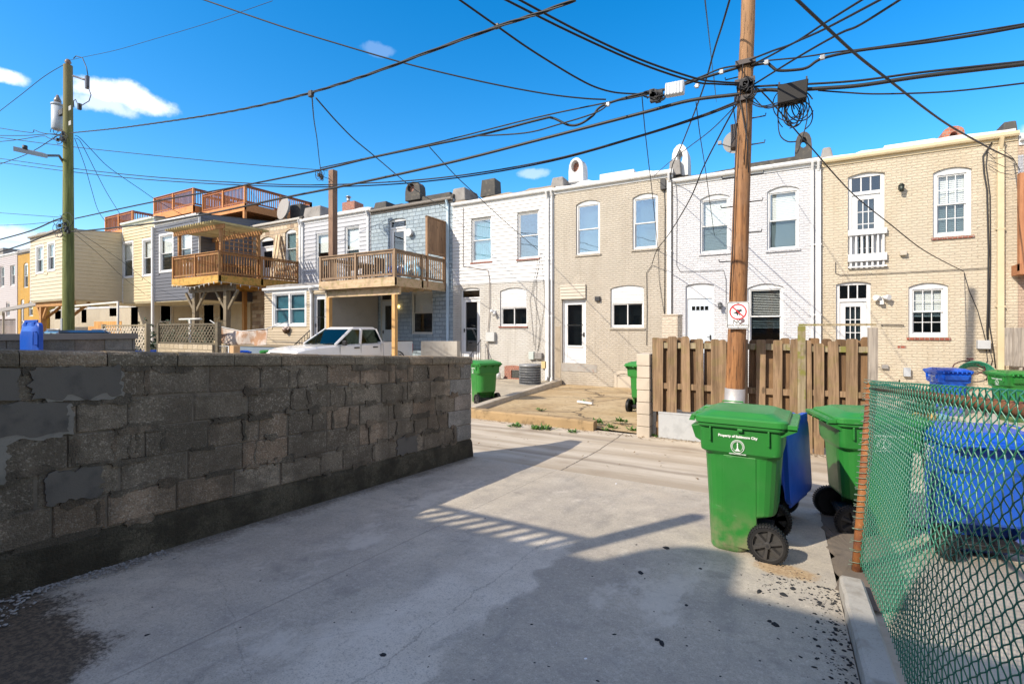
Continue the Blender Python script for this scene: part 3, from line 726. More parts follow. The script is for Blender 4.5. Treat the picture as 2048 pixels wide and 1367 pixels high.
# ---------- block wall beside the pad
def m_block(base, light, seed=0.0, dark=.55):
    t = NT('split_block'); p = t.pos(); isl = t.island(); X = t.xyz(p)
    ag = t.n('TexVoronoi', {'Vector': p, 'Scale': 110.0}); ac = t.xyz(ag.outputs['Color'])[0]
    a = t.noise(p, 1.2, 6, .6); b = t.noise(p, 7.0, 5); d = t.noise(t.scale(p, (1.0, 1.0, .3)), 2.0, 6, .65); f = t.noise(p, 260.0, 2)
    c = t.mix(isl, mul(base, .66), mul(base, 1.35)); c = t.mix(t.ramp(t.math('FRACT', t.math('MULTIPLY', isl, 7.3)), .55, .9, 0, .45), c, (base[0]*1.5, base[1]*1.18, base[2]*1.0))
    c = t.mix(t.ramp(ac, .78, .9, 0, .55), c, light); c = t.mix(t.ramp(ac, .26, .1, 0, .45), c, mul(base, .4)); c = t.mix(t.ramp(f, .6, .7, 0, .25), c, mul(light, 1.3))
    c = t.mix(t.ramp(d, .40, .62, 0, dark), c, mul(base, .30)); jn = t.noise(t.scale(p, (1.0, 1.0, 1.6)), 3.4, 6, .7); c = t.mix(t.ramp(jn, .46, .60, 0, dark), c, mul(base, .42))
    c = t.mix(t.ramp(b, .56, .74, 0, .5), c, mul(base, .35))
    h = t.math('ADD', t.math('MULTIPLY', ag.outputs['Distance'], -1.6), t.math('ADD', b, t.math('MULTIPLY', f, .5)))
    t.principled(c, .95, t.bump(h, .4, .008), spec=.2); return t.m
WX = -3.70                                    # face towards the pad
def WP(s, h, d=0.0): return Vector((WX + d, s, gz(min(s, 5.45)) + h))
BLK = m_block((.26, .205, .142), (.52, .43, .32)); MORT = m_concrete((.19, .15, .105), .95, .3, (.06, .05, .035), .8); BASEM = m_block((.085, .070, .045), (.16, .13, .09), 0, .6)
PARGE = m_concrete((.135, .115, .090), .9, .15, (.05, .047, .043), .7); PALE = m_concrete((.25, .22, .175), .9, .3, (.13, .115, .09), .7); CAPM = m_block((.27, .215, .145), (.55, .46, .33), 0, .45)
ENDM = m_block((.30, .27, .225), (.5, .46, .4), 0, .3)
wr = empty('block_wall', (WX - .1, 1.5, gz(1.5)), 'long dark weathered concrete block wall with coping at the left of the driveway', 'wall')
V0, V1 = -3.0, 5.45
def wbox(mb, s0, s1, h0, h1, d0, d1, ch=.006, rnd=None):
    j = lambda: (rnd.uniform(-.004, .004) if rnd else 0)
    q = [WP(s0, h0, d0), WP(s1, h0, d0), WP(s1, h1, d0), WP(s0, h1, d0)]
    r = [WP(s0, h0, d1 - ch), WP(s1, h0, d1 - ch), WP(s1, h1, d1 - ch), WP(s0, h1, d1 - ch)]
    c = [WP(s0 + ch*1.5 + j(), h0 + ch*1.5 + j(), d1), WP(s1 - ch*1.5 + j(), h0 + ch*1.5 + j(), d1), WP(s1 - ch*1.5 + j(), h1 - ch*1.5 + j(), d1), WP(s0 + ch*1.5 + j(), h1 - ch*1.5 + j(), d1)]
    mb.loft([q, r, c])
core = MB(); N = 24
core.loft([[WP(V0 + (V1 - .02 - V0) * i / N, 0, -.19), WP(V0 + (V1 - .02 - V0) * i / N, 0, -.006), WP(V0 + (V1 - .02 - V0) * i / N, 1.25, -.006), WP(V0 + (V1 - .02 - V0) * i / N, 1.25, -.19)] for i in range(N + 1)])
core.build('mortar', MORT, wr)
blk = MB(); endb = MB(); rnd = random.Random(5); CH = .2025; H0 = .235
offs = [.12, .31, .05, .27, .16]
for c in range(5):
    h0 = H0 + c * CH; s = V0 - offs[c]
    while s < V1 - .02:
        L = rnd.choice((.40, .40, .40, .40, .26, .40)); e = min(s + L, V1)
        if V1 - e < .14: e = V1
        a = max(s, V0)
        if e - a > .05:
            dd = rnd.uniform(-.002, .008)
            if e > V1 - .05: wbox(endb, a + .004, e, h0 + .004, h0 + CH - .004, -.2, .002, .004)
            else: wbox(blk, a + rnd.uniform(.003, .009), e - rnd.uniform(.003, .009), h0 + rnd.uniform(.002, .007), h0 + CH - rnd.uniform(.002, .008), -.05, dd, rnd.uniform(.003, .007), rnd)
        s = e
blk.build('blocks', BLK, wr); endb.build('end_blocks', ENDM, wr)
pl = MB(); rings = []
for i in range(61):
    s = V0 + (V1 - V0) * i / 60; k = noise.noise(Vector((s * 2.3, 1, 4))) * .035 + noise.noise(Vector((s * 9, 1, 4))) * .02; m = noise.noise(Vector((s * 5.1, 7, 4))) * .012
    rings.append([WP(s, -.15, -.2), WP(s, -.15, .035 + m), WP(s, .03, .03 + m), WP(s, .2 + k, .014 + m * .5), WP(s, H0 + k * .6, -.004), WP(s, H0 + k * .6, -.2)])
pl.loft(rings, smooth=False); pl.build('plinth', BASEM, wr)
cp = MB(); s = V0; rnd = random.Random(9)
while s < V1:
    e = min(s + .4, V1 + .005); j = rnd.uniform(-.004, .004); gaps = .003
    prof = [(-.215, 1.245), (.012 + j, 1.245), (.018 + j, 1.262), (.018 + j, 1.318 + j), (.004 + j, 1.334 + j), (-.03, 1.341 + j), (-.2, 1.338 + j), (-.218, 1.322)]
    cp.loft([[WP(a, p[1] + .004 * noise.noise(Vector((a * 9, p[0] * 20, 1))), p[0] + .005 * noise.noise(Vector((a * 8, p[1] * 20, 3)))) for p in prof] for a in [s + gaps + (e - s - 2 * gaps) * q / 5 for q in range(6)]])
    s = e
cp.build('coping', CAPM, wr)
# parged patches and pale smears at the near end of the wall
pg = MB(); sm = MB()
def blob(mb, s0, s1, h0, h1, d, seed, n=70, rough=.035):
    out = []
    for i in range(n):
        t = i / n * 4; k = int(t); f = t - k
        s_, h_ = ((s0 + (s1 - s0) * f, h0), (s1, h0 + (h1 - h0) * f), (s1 - (s1 - s0) * f, h1), (s0, h1 - (h1 - h0) * f))[k]
        out.append((s_ + rough * noise.noise(Vector((i * .33, seed, 0))), h_ + rough * noise.noise(Vector((i * .33, seed, 5)))))
    mb.prism(out, [], lambda p, q, dd: WP(p, q, dd), -.02, d)
H = lambda c: H0 + c * CH
blob(sm, 1.12, 1.485, H(4) - .004, H(5) - .02, .0135, 1.0); blob(pg, 1.05, 1.47, H(4) + .016, H(5) - .005, .0165, 2.0)
blob(sm, .85, 1.235, H(3) - .008, H(4) - .02, .013, 3.0); blob(pg, .6, 1.21, H(3) + .018, H(4) - .008, .0160, 4.0)
blob(sm, .72, .95, H(2) - .02, H(3) - .01, .0125, 5.0); blob(pg, .4, 1.0, H(4) + .02, H(5) - .01, .0162, 6.0)
blob(pg, 1.11, 1.37, H(1) + .012, H(2) - .01, .0140, 7.0)
blob(pg, 4.0, 4.33, H(0) + .012, H(1) - .01, .0140, 8.0)
js = MB(); rnd = random.Random(21)
for i in range(150):
    c = rnd.randrange(0, 6); s = rnd.uniform(.6, 5.1); L = rnd.uniform(.05, .22); hh = rnd.uniform(.012, .034)
    if rnd.random() < .3: L, hh = rnd.uniform(.015, .03), rnd.uniform(.06, .1); h0 = H(min(c, 4)) + .1
    else: h0 = H(c) + rnd.uniform(-.012, .012)
    if h0 + hh > H(5): h0 = H(5) - hh
    blob(js, s, s + L, h0 - hh, h0 + hh, rnd.uniform(.007, .0125), i * 3.7, 26, .03)
js.build('joint_smear', m_block((.20, .16, .112), (.33, .27, .19), 0, .75), wr)
sm.build('mortar_smear', PALE, wr); pg.build('render_patch', PARGE, wr)

# ---------- soil, sand, crumbs
def patch(name, outline, zf, mat, thick=.012, amp=.05, n=90, kind='stuff', seed=1.0):
    """low irregular heap on the ground following a closed outline"""
    pts = []
    m = len(outline)
    for i in range(n):
        t = i / n * m; k = int(t); f = t - k; a = outline[k]; b = outline[(k + 1) % m]
        x, y = a[0] + (b[0]-a[0]) * f, a[1] + (b[1]-a[1]) * f
        pts.append((x + amp * noise.noise(Vector((x * 7, y * 7, seed))), y + amp * noise.noise(Vector((x * 7, y * 7, seed + 9)))))
    cx = sum(p[0] for p in pts) / n; cy = sum(p[1] for p in pts) / n
    mb = MB(); vs = []; fs = []; K = 6
    for r in range(K + 1):
        k = 1 - r / K
        for p in pts:
            x, y = cx + (p[0] - cx) * k, cy + (p[1] - cy) * k
            vs.append((x, y, zf(y) + (-.004 if r == 0 else thick * (1 - k ** 3) + thick * .5 * noise.noise(Vector((x * 14, y * 14, seed))))))
    for r in range(K):
        for i in range(n): fs.append((r*n+i, r*n+(i+1) % n, (r+1)*n+(i+1) % n, (r+1)*n+i))
    mb.add(vs, fs); return tag(mb.build(name, mat), kind=kind)
SOIL = m_concrete((.14, .098, .055), .95, .6, (.06, .042, .025), .8); SAND = m_concrete((.42, .30, .17), .95, .5, (.25, .17, .09), .5)
patch('soil', [(.28, 3.5), (.3, 4.0), (.27, 4.6), (.26, 5.35), (.75, 5.3), (.7, 4.3), (.6, 3.55), (.45, 3.4)], gz, m_concrete((.16, .13, .1), .95, .6, (.06, .05, .04), .7), .012, .06, seed=4.0)
def rock(mb, c, r, rnd, flat=.45):
    ring = []; n = 6; a0 = rnd.uniform(0, 6)
    q = [rnd.uniform(.6, 1.15) for _ in range(n)]; e = rnd.uniform(.45, 1)
    for k, zz in ((1.0, 0), (1.05, .5), (.55, 1.0)):
        row = []
        for i in range(n):
            a = i / n * 6.283; x = math.cos(a) * r * k * q[i]; y = math.sin(a) * r * k * q[i] * e
            row.append(Vector((c[0] + x * math.cos(a0) - y * math.sin(a0), c[1] + x * math.sin(a0) + y * math.cos(a0), c[2] - .002 + zz * r * flat * rnd.uniform(.8, 1.2))))
        ring.append(row)
    mb.loft(ring)
ASPH = m_concrete((.018, .019, .021), .9, .3, (.05, .05, .05), .3); GREYCH = m_concrete((.2, .19, .18), .9)
def c3(x, y): return (760 + x / 2.807, 880 + y / 2.807)
def c6(x, y): return (1380 + x / 4.18, 1040 + y / 4.18)
def c5(x, y): return (x / 2.695, 1050 + y / 2.695)
big = {(1580,1138,3): 'long split asphalt lump lying with a pale flake in the middle of the shaded driveway', (1607,605,3): 'flat black asphalt sliver in front of the large green cart', (1465,743,3): 'blocky black asphalt lump among crumbs in front of the large green cart',
       (1720,925,3): 'black asphalt piece alone on the driveway below the large green cart', (20,1203,3): 'thick black asphalt lump on the pale patched band of the driveway', (790,590,5): 'small two lobed asphalt piece on the driveway near the brown soil',
       (575,595,6): 'broad jagged asphalt slab at the shadow edge below the cart wheel', (780,620,6): 'rounded asphalt slab beside the jagged slab at the shadow edge', (710,870,6): 'narrow dumbbell shaped asphalt piece between cart and kerb',
       (615,455,6): 'angular grey stone on the sand below the cart wheel', (1280,1140,6): 'flat grey concrete flake near the kerb', (925,1140,6): 'oblong asphalt crumb low on the driveway near the kerb', (252,1300,6): 'round asphalt crumb at the bottom of the picture right of centre'}
S3 = [(1440,585,9),(1607,605,20),(1465,743,20),(1485,775,9),(1800,720,11),(1720,925,15),(1538,960,9),(1193,763,6),(1368,695,6),(715,942,6),(850,1032,12),(580,1090,8),(1315,1088,14),(1580,1138,30),(1852,1017,7),(1715,1106,8),(1722,1152,6),(868,1246,8),(527,1342,7),(1222,1348,13),(1911,1323,10),(20,1203,24),(590,436,8),(765,260,4),(1238,316,5),(270,1270,5),(1705,1057,7),(1620,693,7),(947,1268,5),(1905,1065,6),(90,953,5),(275,1210,6)]
S6 = [(575,595,40),(780,620,34),(860,570,28),(735,520,18),(615,455,20),(980,650,15),(665,705,14),(735,690,8),(822,718,15),(440,705,13),(88,402,18),(860,935,8),(740,988,16),(890,898,13),(995,968,8),(1280,1140,30),(925,1140,19),(843,1170,15),(583,1172,13),(252,1300,15),(1380,1300,15),(167,845,10),(544,856,9),(710,870,42),(245,918,9),(120,355,9)]
S5 = [(790,590,13),(820,440,6),(1403,240,5),(1402,298,5),(1295,548,5),(870,183,4),(1895,465,4),(1870,270,4),(1803,522,4)]
rnd = random.Random(3)
for S, f, sc_, id_ in ((S3, c3, 2.807, 3), (S6, c6, 4.18, 6), (S5, c5, 2.695, 5)):
    for (x, y, r) in S:
        p = PG(*f(x, y)); t = (Vector((p.x, p.y, 0))).length; rr = max(.008, r / sc_ / FOC * t * .95)
        mb = MB(); rock(mb, p, rr, rnd, .38)
        if (x, y, id_) == (710, 870, 6) or (x, y, id_) == (1580, 1138, 3): rock(mb, p + Vector((-rr * .9, .02, 0)), rr * .6, rnd, .35)
        key = (x, y, id_); stone = key in ((615, 455, 6), (1280, 1140, 6))
        o = mb.build('stone_chip' if stone else 'asphalt_chunk', GREYCH if stone else ASPH, None, loc=p)
        tag(o, big.get(key, 'tiny black asphalt crumb lying loose on the driveway'), 'stone' if stone else 'asphalt chunk', 'asphalt crumbs on the driveway')
db = MB()
for i in range(800):
    v = 1.2 + 2.4 * rnd.random() ** .8; u = .285 - abs(rnd.gauss(0, .085)) - .004
    rock(db, (u, v, gz(v)), rnd.choice((.003, .004, .005, .006, .008, .013)), rnd, .5)
for i in range(170):
    q = PG(rnd.gauss(1575, 34), rnd.gauss(1160, 14)); rock(db, q, rnd.choice((.004, .006, .009)), rnd, .5)
for i in range(150):
    q = PG(rnd.uniform(1150, 1680), rnd.uniform(1140, 1367)); rock(db, q, rnd.choice((.002, .003, .004)), rnd, .4)
tag(db.build('debris', ASPH, fix=False), kind='stuff')
gv = MB()
for i in range(1100):
    t = rnd.random(); v = -.2 + 1.9 * t; u = -3.66 + abs(rnd.gauss(0, .06)) + (0 if v > 1.0 else rnd.random() * 1.6 * (1.05 - v)); rock(gv, (u, v, gz(v) + (.004 if v > 1.05 else .012)), rnd.choice((.003, .005, .007, .011)), rnd, .5)
for i in range(260):
    v = 1.2 + 3 * rnd.random(); u = -3.64 + abs(rnd.gauss(0, .03)); rock(gv, (u, v, gz(v)), rnd.choice((.004, .006, .008)), rnd, .5)
tag(gv.build('gravel', m_concrete((.34, .32, .29), .9), fix=False), kind='stuff')
for (x, y, r) in ((990, 1137, 8), (1152, 1223, 12), (1325, 243, 11)):
    p = PG(*c3(x, y)); mb = MB(); rock(mb, p, r / 2.8 / FOC * Vector((p.x, p.y, 0)).length, rnd, .3)
    tag(mb.build('paper_scrap', m_paint((.8, .8, .8), .8), loc=p), {990: 'tiny white paper flake near the middle of the shaded driveway', 1152: 'larger white paper flake low in the shaded driveway', 1325: 'white crumpled litter scrap on the sunlit part of the driveway'}[x], 'litter')
# ---------- wheeled carts
def rrect(w, d, r, z, oy=0.0, n=5, ox=0.0):
    pts = []; r = min(r, w/2 - .001, d/2 - .001)
    for (sx, sy, a0) in ((1, 1, 0), (-1, 1, 90), (-1, -1, 180), (1, -1, 270)):
        for i in range(n + 1):
            a = R(a0 + 90 * i / n); pts.append((ox + sx * (w/2 - r) + r * math.cos(a), oy + sy * (d/2 - r) + r * math.sin(a), z))
    return pts
GREEN = m_plastic((.022, .185, .028)); GREEN2 = m_plastic((.028, .22, .036), .35); BLUE = m_plastic((.005, .085, .50)); DKGREEN = m_plastic((.014, .12, .018))
PRINT = m_paint((.75, .8, .75), .5, .1)
def make_cart(body_m, lid_m, label, open_lid=False, ribs=False):
    root = empty('wheeled_cart', (0, 0, 0), label, 'trash cart', 'wheeled trash and recycling carts')
    b = MB()
    def sec(z, w, yf, yb, r): return rrect(w, yb - yf, r, z, (yf + yb) / 2)
    rings = [sec(.0, .44, -.235, .02, .10), sec(.02, .455, -.245, .04, .10), sec(.20, .475, -.255, .05, .11), sec(.27, .48, -.258, .11, .11), sec(.315, .485, -.26, .235, .11), sec(.34, .485, -.262, .245, .12),
             sec(.72, .525, -.285, .272, .135), sec(.735, .527, -.286, .274, .13), sec(.765, .575, -.302, .285, .05), sec(.80, .58, -.304, .288, .045), sec(.95, .592, -.312, .292, .045)]
    b.loft(rings, smooth=False)
    # flat flutes down the sides
    for s in (-1, 1):
        for (y0, y1) in ((-.13, .11),):
            b.hexa([(s*.20, y0, .05), (s*.20, y1, .05), (s*.2305, y1, .05), (s*.2305, y0, .05), (s*.20, y0, .74), (s*.20, y1, .74), (s*.270, y1, .74), (s*.270, y0, .74)])
    b.loft([rrect(.63, .63, .06, .945, -.005), rrect(.64, .64, .06, .955, -.005), rrect(.64, .64, .06, .985, -.005), rrect(.62, .62, .06, .992, -.005)])
    for s in (-1, 1):
        for y in (-.22, .2):
            b.box((s * .285, y - .008, .84), (s * .318, y + .008, .95))
        b.box((s * .30, -.02, .925), (s * .322, .02, .95))
    body = b.build('body', body_m, root, local=True, bevel=.006)
    g = MB(); g.hexa([(-.2, -.36, .83), (.2, -.36, .83), (.2, -.30, .80), (-.2, -.30, .80), (-.22, -.39, .93), (.22, -.39, .93), (.22, -.31, .945), (-.22, -.31, .945)])
    g.build('grip', body_m, root, local=True, bevel=.008)
    h = MB(); h.tube([(-.27, .375, .985), (.27, .375, .985)], .017, 8)
    for s in (-.27, -.1, .1, .27): h.bar((s, .27, .93), (s, .38, .985), .022, .05)
    h.build('handle', body_m, root, local=True)
    l = MB()
    rows = [rrect(.64, .655, .07, .0, 0), rrect(.665, .675, .07, .004, 0), rrect(.665, .675, .07, .042, 0), rrect(.64, .65, .06, .052, 0), rrect(.60, .60, .07, .058, 0), rrect(.50, .46, .08, .086, 0), rrect(.48, .44, .08, .088, 0)]
    l.loft(rows)
    for s in (-1, 1): l.box((s*.16 - .05, -.345, .04), (s*.16 + .05, -.27, .062))
    l.box((-.30, .33, .0), (.30, .395, .03))
    for i in range(7 if open_lid is False else 0):
        x = -.24 + i * .08; l.hexa([(x - .008, -.395, -.005), (x + .008, -.395, -.005), (x + .008, -.35, -.005), (x - .008, -.35, -.005), (x - .008, -.375, .04), (x + .008, -.375, .04), (x + .008, -.35, .045), (x - .008, -.35, .045)])
    l.box((-.25, -.375, .028), (.25, -.34, .043))
    l.tube([(-.3, -.22, .062), (-.3, -.22, .092), (-.3, -.05, .092), (-.3, -.05, .062)], .007, 6)
    if open_lid is False:
        for p in range(len(l.v)): l.v[p] = Vector((l.v[p].x, l.v[p].y - .005, l.v[p].z + .975))
    else:
        M = Matrix.Translation((0, .40, .985)) @ Matrix.Rotation(R(open_lid), 4, 'X') @ Matrix.Translation((0, -.375, 0))
        for p in range(len(l.v)): l.v[p] = M @ l.v[p]
    l.build('lid', lid_m, root, local=True, bevel=.007)
    ax = MB(); ax.tube([(-.31, .19, .135), (.31, .19, .135)], .012, 8); ax.box((-.2, .03, .10), (.2, .19, .16)); ax.build('axle', DARK, root, local=True)
    for s in (-1, 1):
        t = MB(); ro, n = .137, 40; y0, z0 = .19, .137; x0, x1 = s * .245, s * .305
        prof = [(x0, .108), (x0, ro - .008), (x0 + (x1-x0)*.15, ro), (x0 + (x1-x0)*.85, ro), (x1, ro - .008), (x1, .108)]
        ringsT = [[(px, y0 + pr * math.cos(2*math.pi*i/n), z0 + pr * math.sin(2*math.pi*i/n)) for px, pr in prof] for i in range(n)]
        t.loft(ringsT + [ringsT[0]], cap=False)
        for i in range(n):
            a = 2 * math.pi * (i + .5) / n; q = lambda rr, aa, x: (x, y0 + rr * math.cos(aa), z0 + rr * math.sin(aa)); da = .045
            for k, (xa, xb) in enumerate(((x0 + (x1-x0)*.0, x0 + (x1-x0)*.48), (x0 + (x1-x0)*.55, x1))):
                aa = a + k * math.pi / n
                t.hexa([q(ro-.012, aa-da, xa), q(ro-.012, aa+da, xa), q(ro-.012, aa+da, xb), q(ro-.012, aa-da, xb), q(ro+.005, aa-da*.7, xa), q(ro+.005, aa+da*.7, xa), q(ro+.005, aa+da*.7, xb), q(ro+.005, aa-da*.7, xb)])
        ty = t.build('wheel', RUBBER, root, local=True)
        k = MB(); xm = s * .272; xo = s * .300
        ring = [[(xx, y0 + rr * math.cos(2*math.pi*i/n), z0 + rr * math.sin(2*math.pi*i/n)) for xx, rr in ((xm, .098), (xo, .101), (xo, .109), (xm, .109))] for i in range(n)]
        k.loft(ring + [ring[0]], cap=False)
        k.add([(xm, y0 + .1 * math.cos(2*math.pi*i/n), z0 + .1 * math.sin(2*math.pi*i/n)) for i in range(n)], [tuple(range(n))])
        for i in range(6):
            a = 2 * math.pi * i / 6 + .35; cx = lambda rr, off, x: (x, y0 + rr * math.cos(a) - off * math.sin(a), z0 + rr * math.sin(a) + off * math.cos(a))
            k.hexa([cx(.015, -.016, xm), cx(.015, .016, xm), cx(.015, .007, xo), cx(.015, -.007, xo), cx(.1, -.022, xm), cx(.1, .022, xm), cx(.1, .012, xo), cx(.1, -.012, xo)])
        k.tube([(xm, y0, z0), (s * .309, y0, z0)], [.03, .022], 14); k.build('hub', m_plain((.045, .043, .042), .45), ty, local=True)
    # printed lettering and city emblem on both sides
    for s in (-1, 1):
        pr = MB()
        def fn(p, q, d, s=s): return (s * (.2925 + (q + .02 - .04) * .06 + d), s * p * 1.0, .845 + q)
        fx = lambda z: .2925 + (z - .80) * .04 + .0025
        def F2(p, q, d, s=s): return (s * (fx(q) + d), s * p - .02, q)
        text_mesh(pr, 'Property of Baltimore City', .026, lambda p, q, d: F2(p, .888 + q, d), .0008, .0012)
        def ringp(rad, m=36): return [(rad * math.cos(2*math.pi*i/m), .815 + rad * math.sin(2*math.pi*i/m)) for i in range(m)]
        for ro_, ri_ in ((.050, .0465), (.037, .0350)): pr.prism(ringp(ro_), [ringp(ri_)], F2, 0, .0008)
        mono = [(-.018, .783), (.018, .783), (.018, .790), (.009, .790), (.009, .800), (.0045, .800), (.0035, .832), (.006, .834), (.003, .838), (.0015, .846), (-.0015, .846), (-.003, .838), (-.006, .834), (-.0035, .832), (-.0045, .800), (-.009, .800), (-.009, .790), (-.018, .790)]
        pr.prism(mono, [], F2, 0, .0008)
        for i in range(22):
            a = R(200 - i * 220 / 21); c = (.0415 * math.cos(a), .815 + .0415 * math.sin(a)); pr.prism([(c[0]-.0022, c[1]-.0022), (c[0]+.0022, c[1]-.0022), (c[0]+.0022, c[1]+.0022), (c[0]-.0022, c[1]+.0022)], [], F2, 0, .0008)
        text_mesh(pr, 'DEPARTMENT OF PUBLIC WORKS', .008, lambda p, q, d: F2(p, .760 + q, d), .0008, .0006)
        pr.build('lettering', PRINT, root, local=True, fix=False)
    return root
def put(o, u, v, z, rz, label=None, s=1.0, sz=None):
    o.location = (u, v, z); o.rotation_euler = (0, 0, R(rz)); o.scale = (s, s, sz or s)
    if label: o['label'] = label
    return o
cg = make_cart(GREEN, GREEN2, 'large green wheeled cart with white city emblem standing alone on the concrete driveway')
cb = make_cart(BLUE, BLUE, 'blue cart')
cbo = make_cart(BLUE, BLUE, 'blue cart with its lid hanging open, hidden behind the large green cart', open_lid=-267)
cbu = make_cart(BLUE, BLUE, 'blue cart whose open lid stands up over the wall at far left', open_lid=-90)
put(cg, -.262, 4.07, gz(4.0), -93); cg.scale = (.94, .90, .97)
put(cbo, -.265, 4.90, gz(4.9), -106); cbo.scale = (.94, .94, .93)
put(copy_tree(cg), .60, 5.10, gz(5.0) - .02, 104, 'green cart standing partly behind the chain link fence, its wheels towards the driveway', .96)
put(cb, 1.27, 4.98, gz(4.9) - .03, 192, 'big blue cart seen from its wheeled back through the green chain link fence', 1.0, .9)
put(copy_tree(cb), 2.83, 12.7, .09, 12, 'blue cart with emblem by the cream house wall, beside a lighter green cart', .9)
put(copy_tree(cg), 3.72, 12.5, .09, 16, 'green cart at far right beneath the hose reel of the cream house', .9)
put(copy_tree(cg), -2.55, 10.25, .08, 170, 'green cart half hidden behind the pale block pillar in the tan yard')
put(copy_tree(cg), -6.42, 10.0, .0, -120, 'green cart in sun just past the end of the dark block wall')
put(copy_tree(cg), -16.25, 11.0, .02, 60, 'green cart whose lid shows over the wall beside the white pickup bonnet')
put(copy_tree(cb), -17.25, 10.5, .0, 70, 'blue cart whose flat lid shows over the wall left of the green lid')
put(copy_tree(cb), -20.0, 8.75, .02, 30, 'small far blue cart below the dark lattice fence corner')
put(cbu, -8.72, 2.92, .20, 178)

# ---------- chain link fence
fr = empty('chain_link_fence', (.42, 3.66, gz(3.66)), 'rusty chain link fence with green coated mesh at the right edge of the driveway', 'fence')
RUST = m_rust(); MESH = m_plain((.022, .18, .11), .3, .6)
pb = PG(1713, 1143); pb.z -= .02
pt = Vector((pb.x + .085, pb.y, ZC - 108 / FOC * (pb.y / ray(1742, 768).y)))
po = MB(); po.tube([pb, pb.lerp(pt, .25), pt], .031, 14); po.tube([pb.lerp(pt, .24), pb.lerp(pt, .246)], .0335, 14); po.tube([pt, pt + Vector((0, 0, .02))], [.033, .012], 14); po.build('post', RUST, fr)
re_ = Vector((pt.x + .012, -.6, pt.z + (pt.y + .6) * .085 - .02))
rl = MB(); rl.tube([pt + Vector((0, .02, -.03)), pt.lerp(re_, .5) + Vector((0, 0, -.025)), re_ + Vector((0, 0, -.03))], .021, 12); rl.build('top_rail', RUST, fr)
p2 = MB(); p2.tube([Vector((pb.x + .03, -.45, gz(-.45))), Vector((re_.x, -.45, re_.z - .06))], .031, 12); p2.build('post', RUST, fr)
ms = MB(); P = .027; DZ = .0185; r = .0021
L = pb.y - (-.4); NW = int(L / P)
def mesh_pt(s, h):                            # s along the fence from the far post, h 0..1 up
    bot = Vector((pb.x + .012 + .02 * math.sin(s * 1.9), pb.y - s, gz(pb.y - s) + .07)); top = pt.lerp(re_, s / (pt.y + .6)) + Vector((-.018, 0, .012))
    bulge = .018 * math.sin(h * 3.1) * math.sin(s * 2.6 + .6)
    return bot.lerp(top, h) + Vector((bulge, 0, 0))
NH = 58
for k in range(NW):
    pts = []
    for j in range(NH + 1):
        h = j / NH; side = 1 if (j + k) % 2 else -1
        s = .035 + (k + .5) * P + side * P * .54
        p = mesh_pt(s, h); n = Vector((1, 0, 0)) * (r * 1.15 * (1 if j % 2 else -1))
        pts.append(p + n)
    q = []
    for j in range(len(pts) - 1):
        a, b = pts[j], pts[j + 1]; q += [a.lerp(b, .12), a.lerp(b, .88)]
    ms.tube([pts[0]] + q + [pts[-1]], r, 4)
    if k % 1 == 0:
        c = pts[-1]; ms.tube([c, c + Vector((.012, .004, .012)), c + Vector((.045, .012, .006)), c + Vector((.05, .016, -.03))], r, 4)
ms.build('mesh', MESH, fr, fix=False)
# loose mesh ends curled round the post
tw = MB(); rnd = random.Random(8)
for i in range(34):
    h = i / 34; a = pb.lerp(pt, h) + Vector((0, 0, .03)); pts = []
    for j in range(9):
        t = j / 8 * 5.2 + rnd.random() * .3; pts.append(a + Vector((math.cos(t) * .040 - .004, math.sin(t) * .040, j * .004 + rnd.uniform(-.004, .004))))
    pts.append(a + Vector((-.03 - rnd.random() * .02, rnd.uniform(-.03, .03), rnd.uniform(-.02, .05)))) if i % 2 else None
    if h > .25 or i % 2: tw.tube(pts, r, 4)
tw.build('wire_tie', m_plain((.2, .27, .2), .35, .6), fr, fix=False)

# ---------- board fence and gate across the alley
OLDW = m_wood((.13, .08, .04), (.32, .21, .12), 2, .9, .15); OLDW2 = m_wood((.10, .055, .025), (.24, .14, .065), 2, .9); MOSSW = m_wood((.2, .16, .09), (.38, .31, .2), 2, .8, .8); GREYW = m_wood((.22, .19, .16), (.42, .37, .31), 2, .8)
FVv = 8.05
bf = empty('board_fence', (PV(1455, 880, FVv).x, FVv, .06), 'weathered board on board wooden fence behind the leaning utility pole', 'fence')
gt = empty('board_gate', (PV(1675, 900, FVv).x, FVv, .06), 'tall framed wooden board gate with a mossy top rail right of the pole', 'gate')
def board(mb, x, wpx, y0, y1, dv, rnd, th=.018):
    a = PV(x - wpx / 2, y0, FVv).x; b = PV(x + wpx / 2, y0, FVv).x
    zt = PV(x, y0, FVv).z + rnd.uniform(-.03, .02); zb = max(.065, PV(x, y1, FVv).z + rnd.uniform(-.03, .02)); l = rnd.uniform(-.02, .02); c = rnd.uniform(.012, .03); w_ = b - a; a -= w_ * rnd.uniform(0, .12); b += w_ * rnd.uniform(0, .12); dv += rnd.uniform(-.006, .0)
    out = [(a, zb), (b, zb), (b + l, zt - c), (b + l - c, zt), (a + l + c, zt), (a + l, zt - c)]
    mb.prism(out, [], lambda p, q, d: Vector((p, FVv + d, q)), dv, dv + th)
rnd = random.Random(12)
fb, bb2 = MB(), MB()
front = [(1314, 13), (1322, 8), (1344, 16), (1374, 15), (1401, 15), (1430, 15), (1447, 13), (1489, 13), (1521, 17), (1555, 17), (1588, 17)]
for x, wd in front: board(fb, x, wd, 675 + (x - 1310) * .018 + rnd.uniform(-2, 2), 822 if x < 1400 else 882, -.03, rnd)
for x in (1331, 1359, 1388, 1416, 1440, 1470, 1505, 1538, 1572, 1596): board(bb2, x, 17, 677 + rnd.uniform(-2, 2), 822 if x < 1400 else 880, .052, rnd)
fb.build('front_boards', OLDW, bf); bb2.build('back_boards', OLDW2, bf)
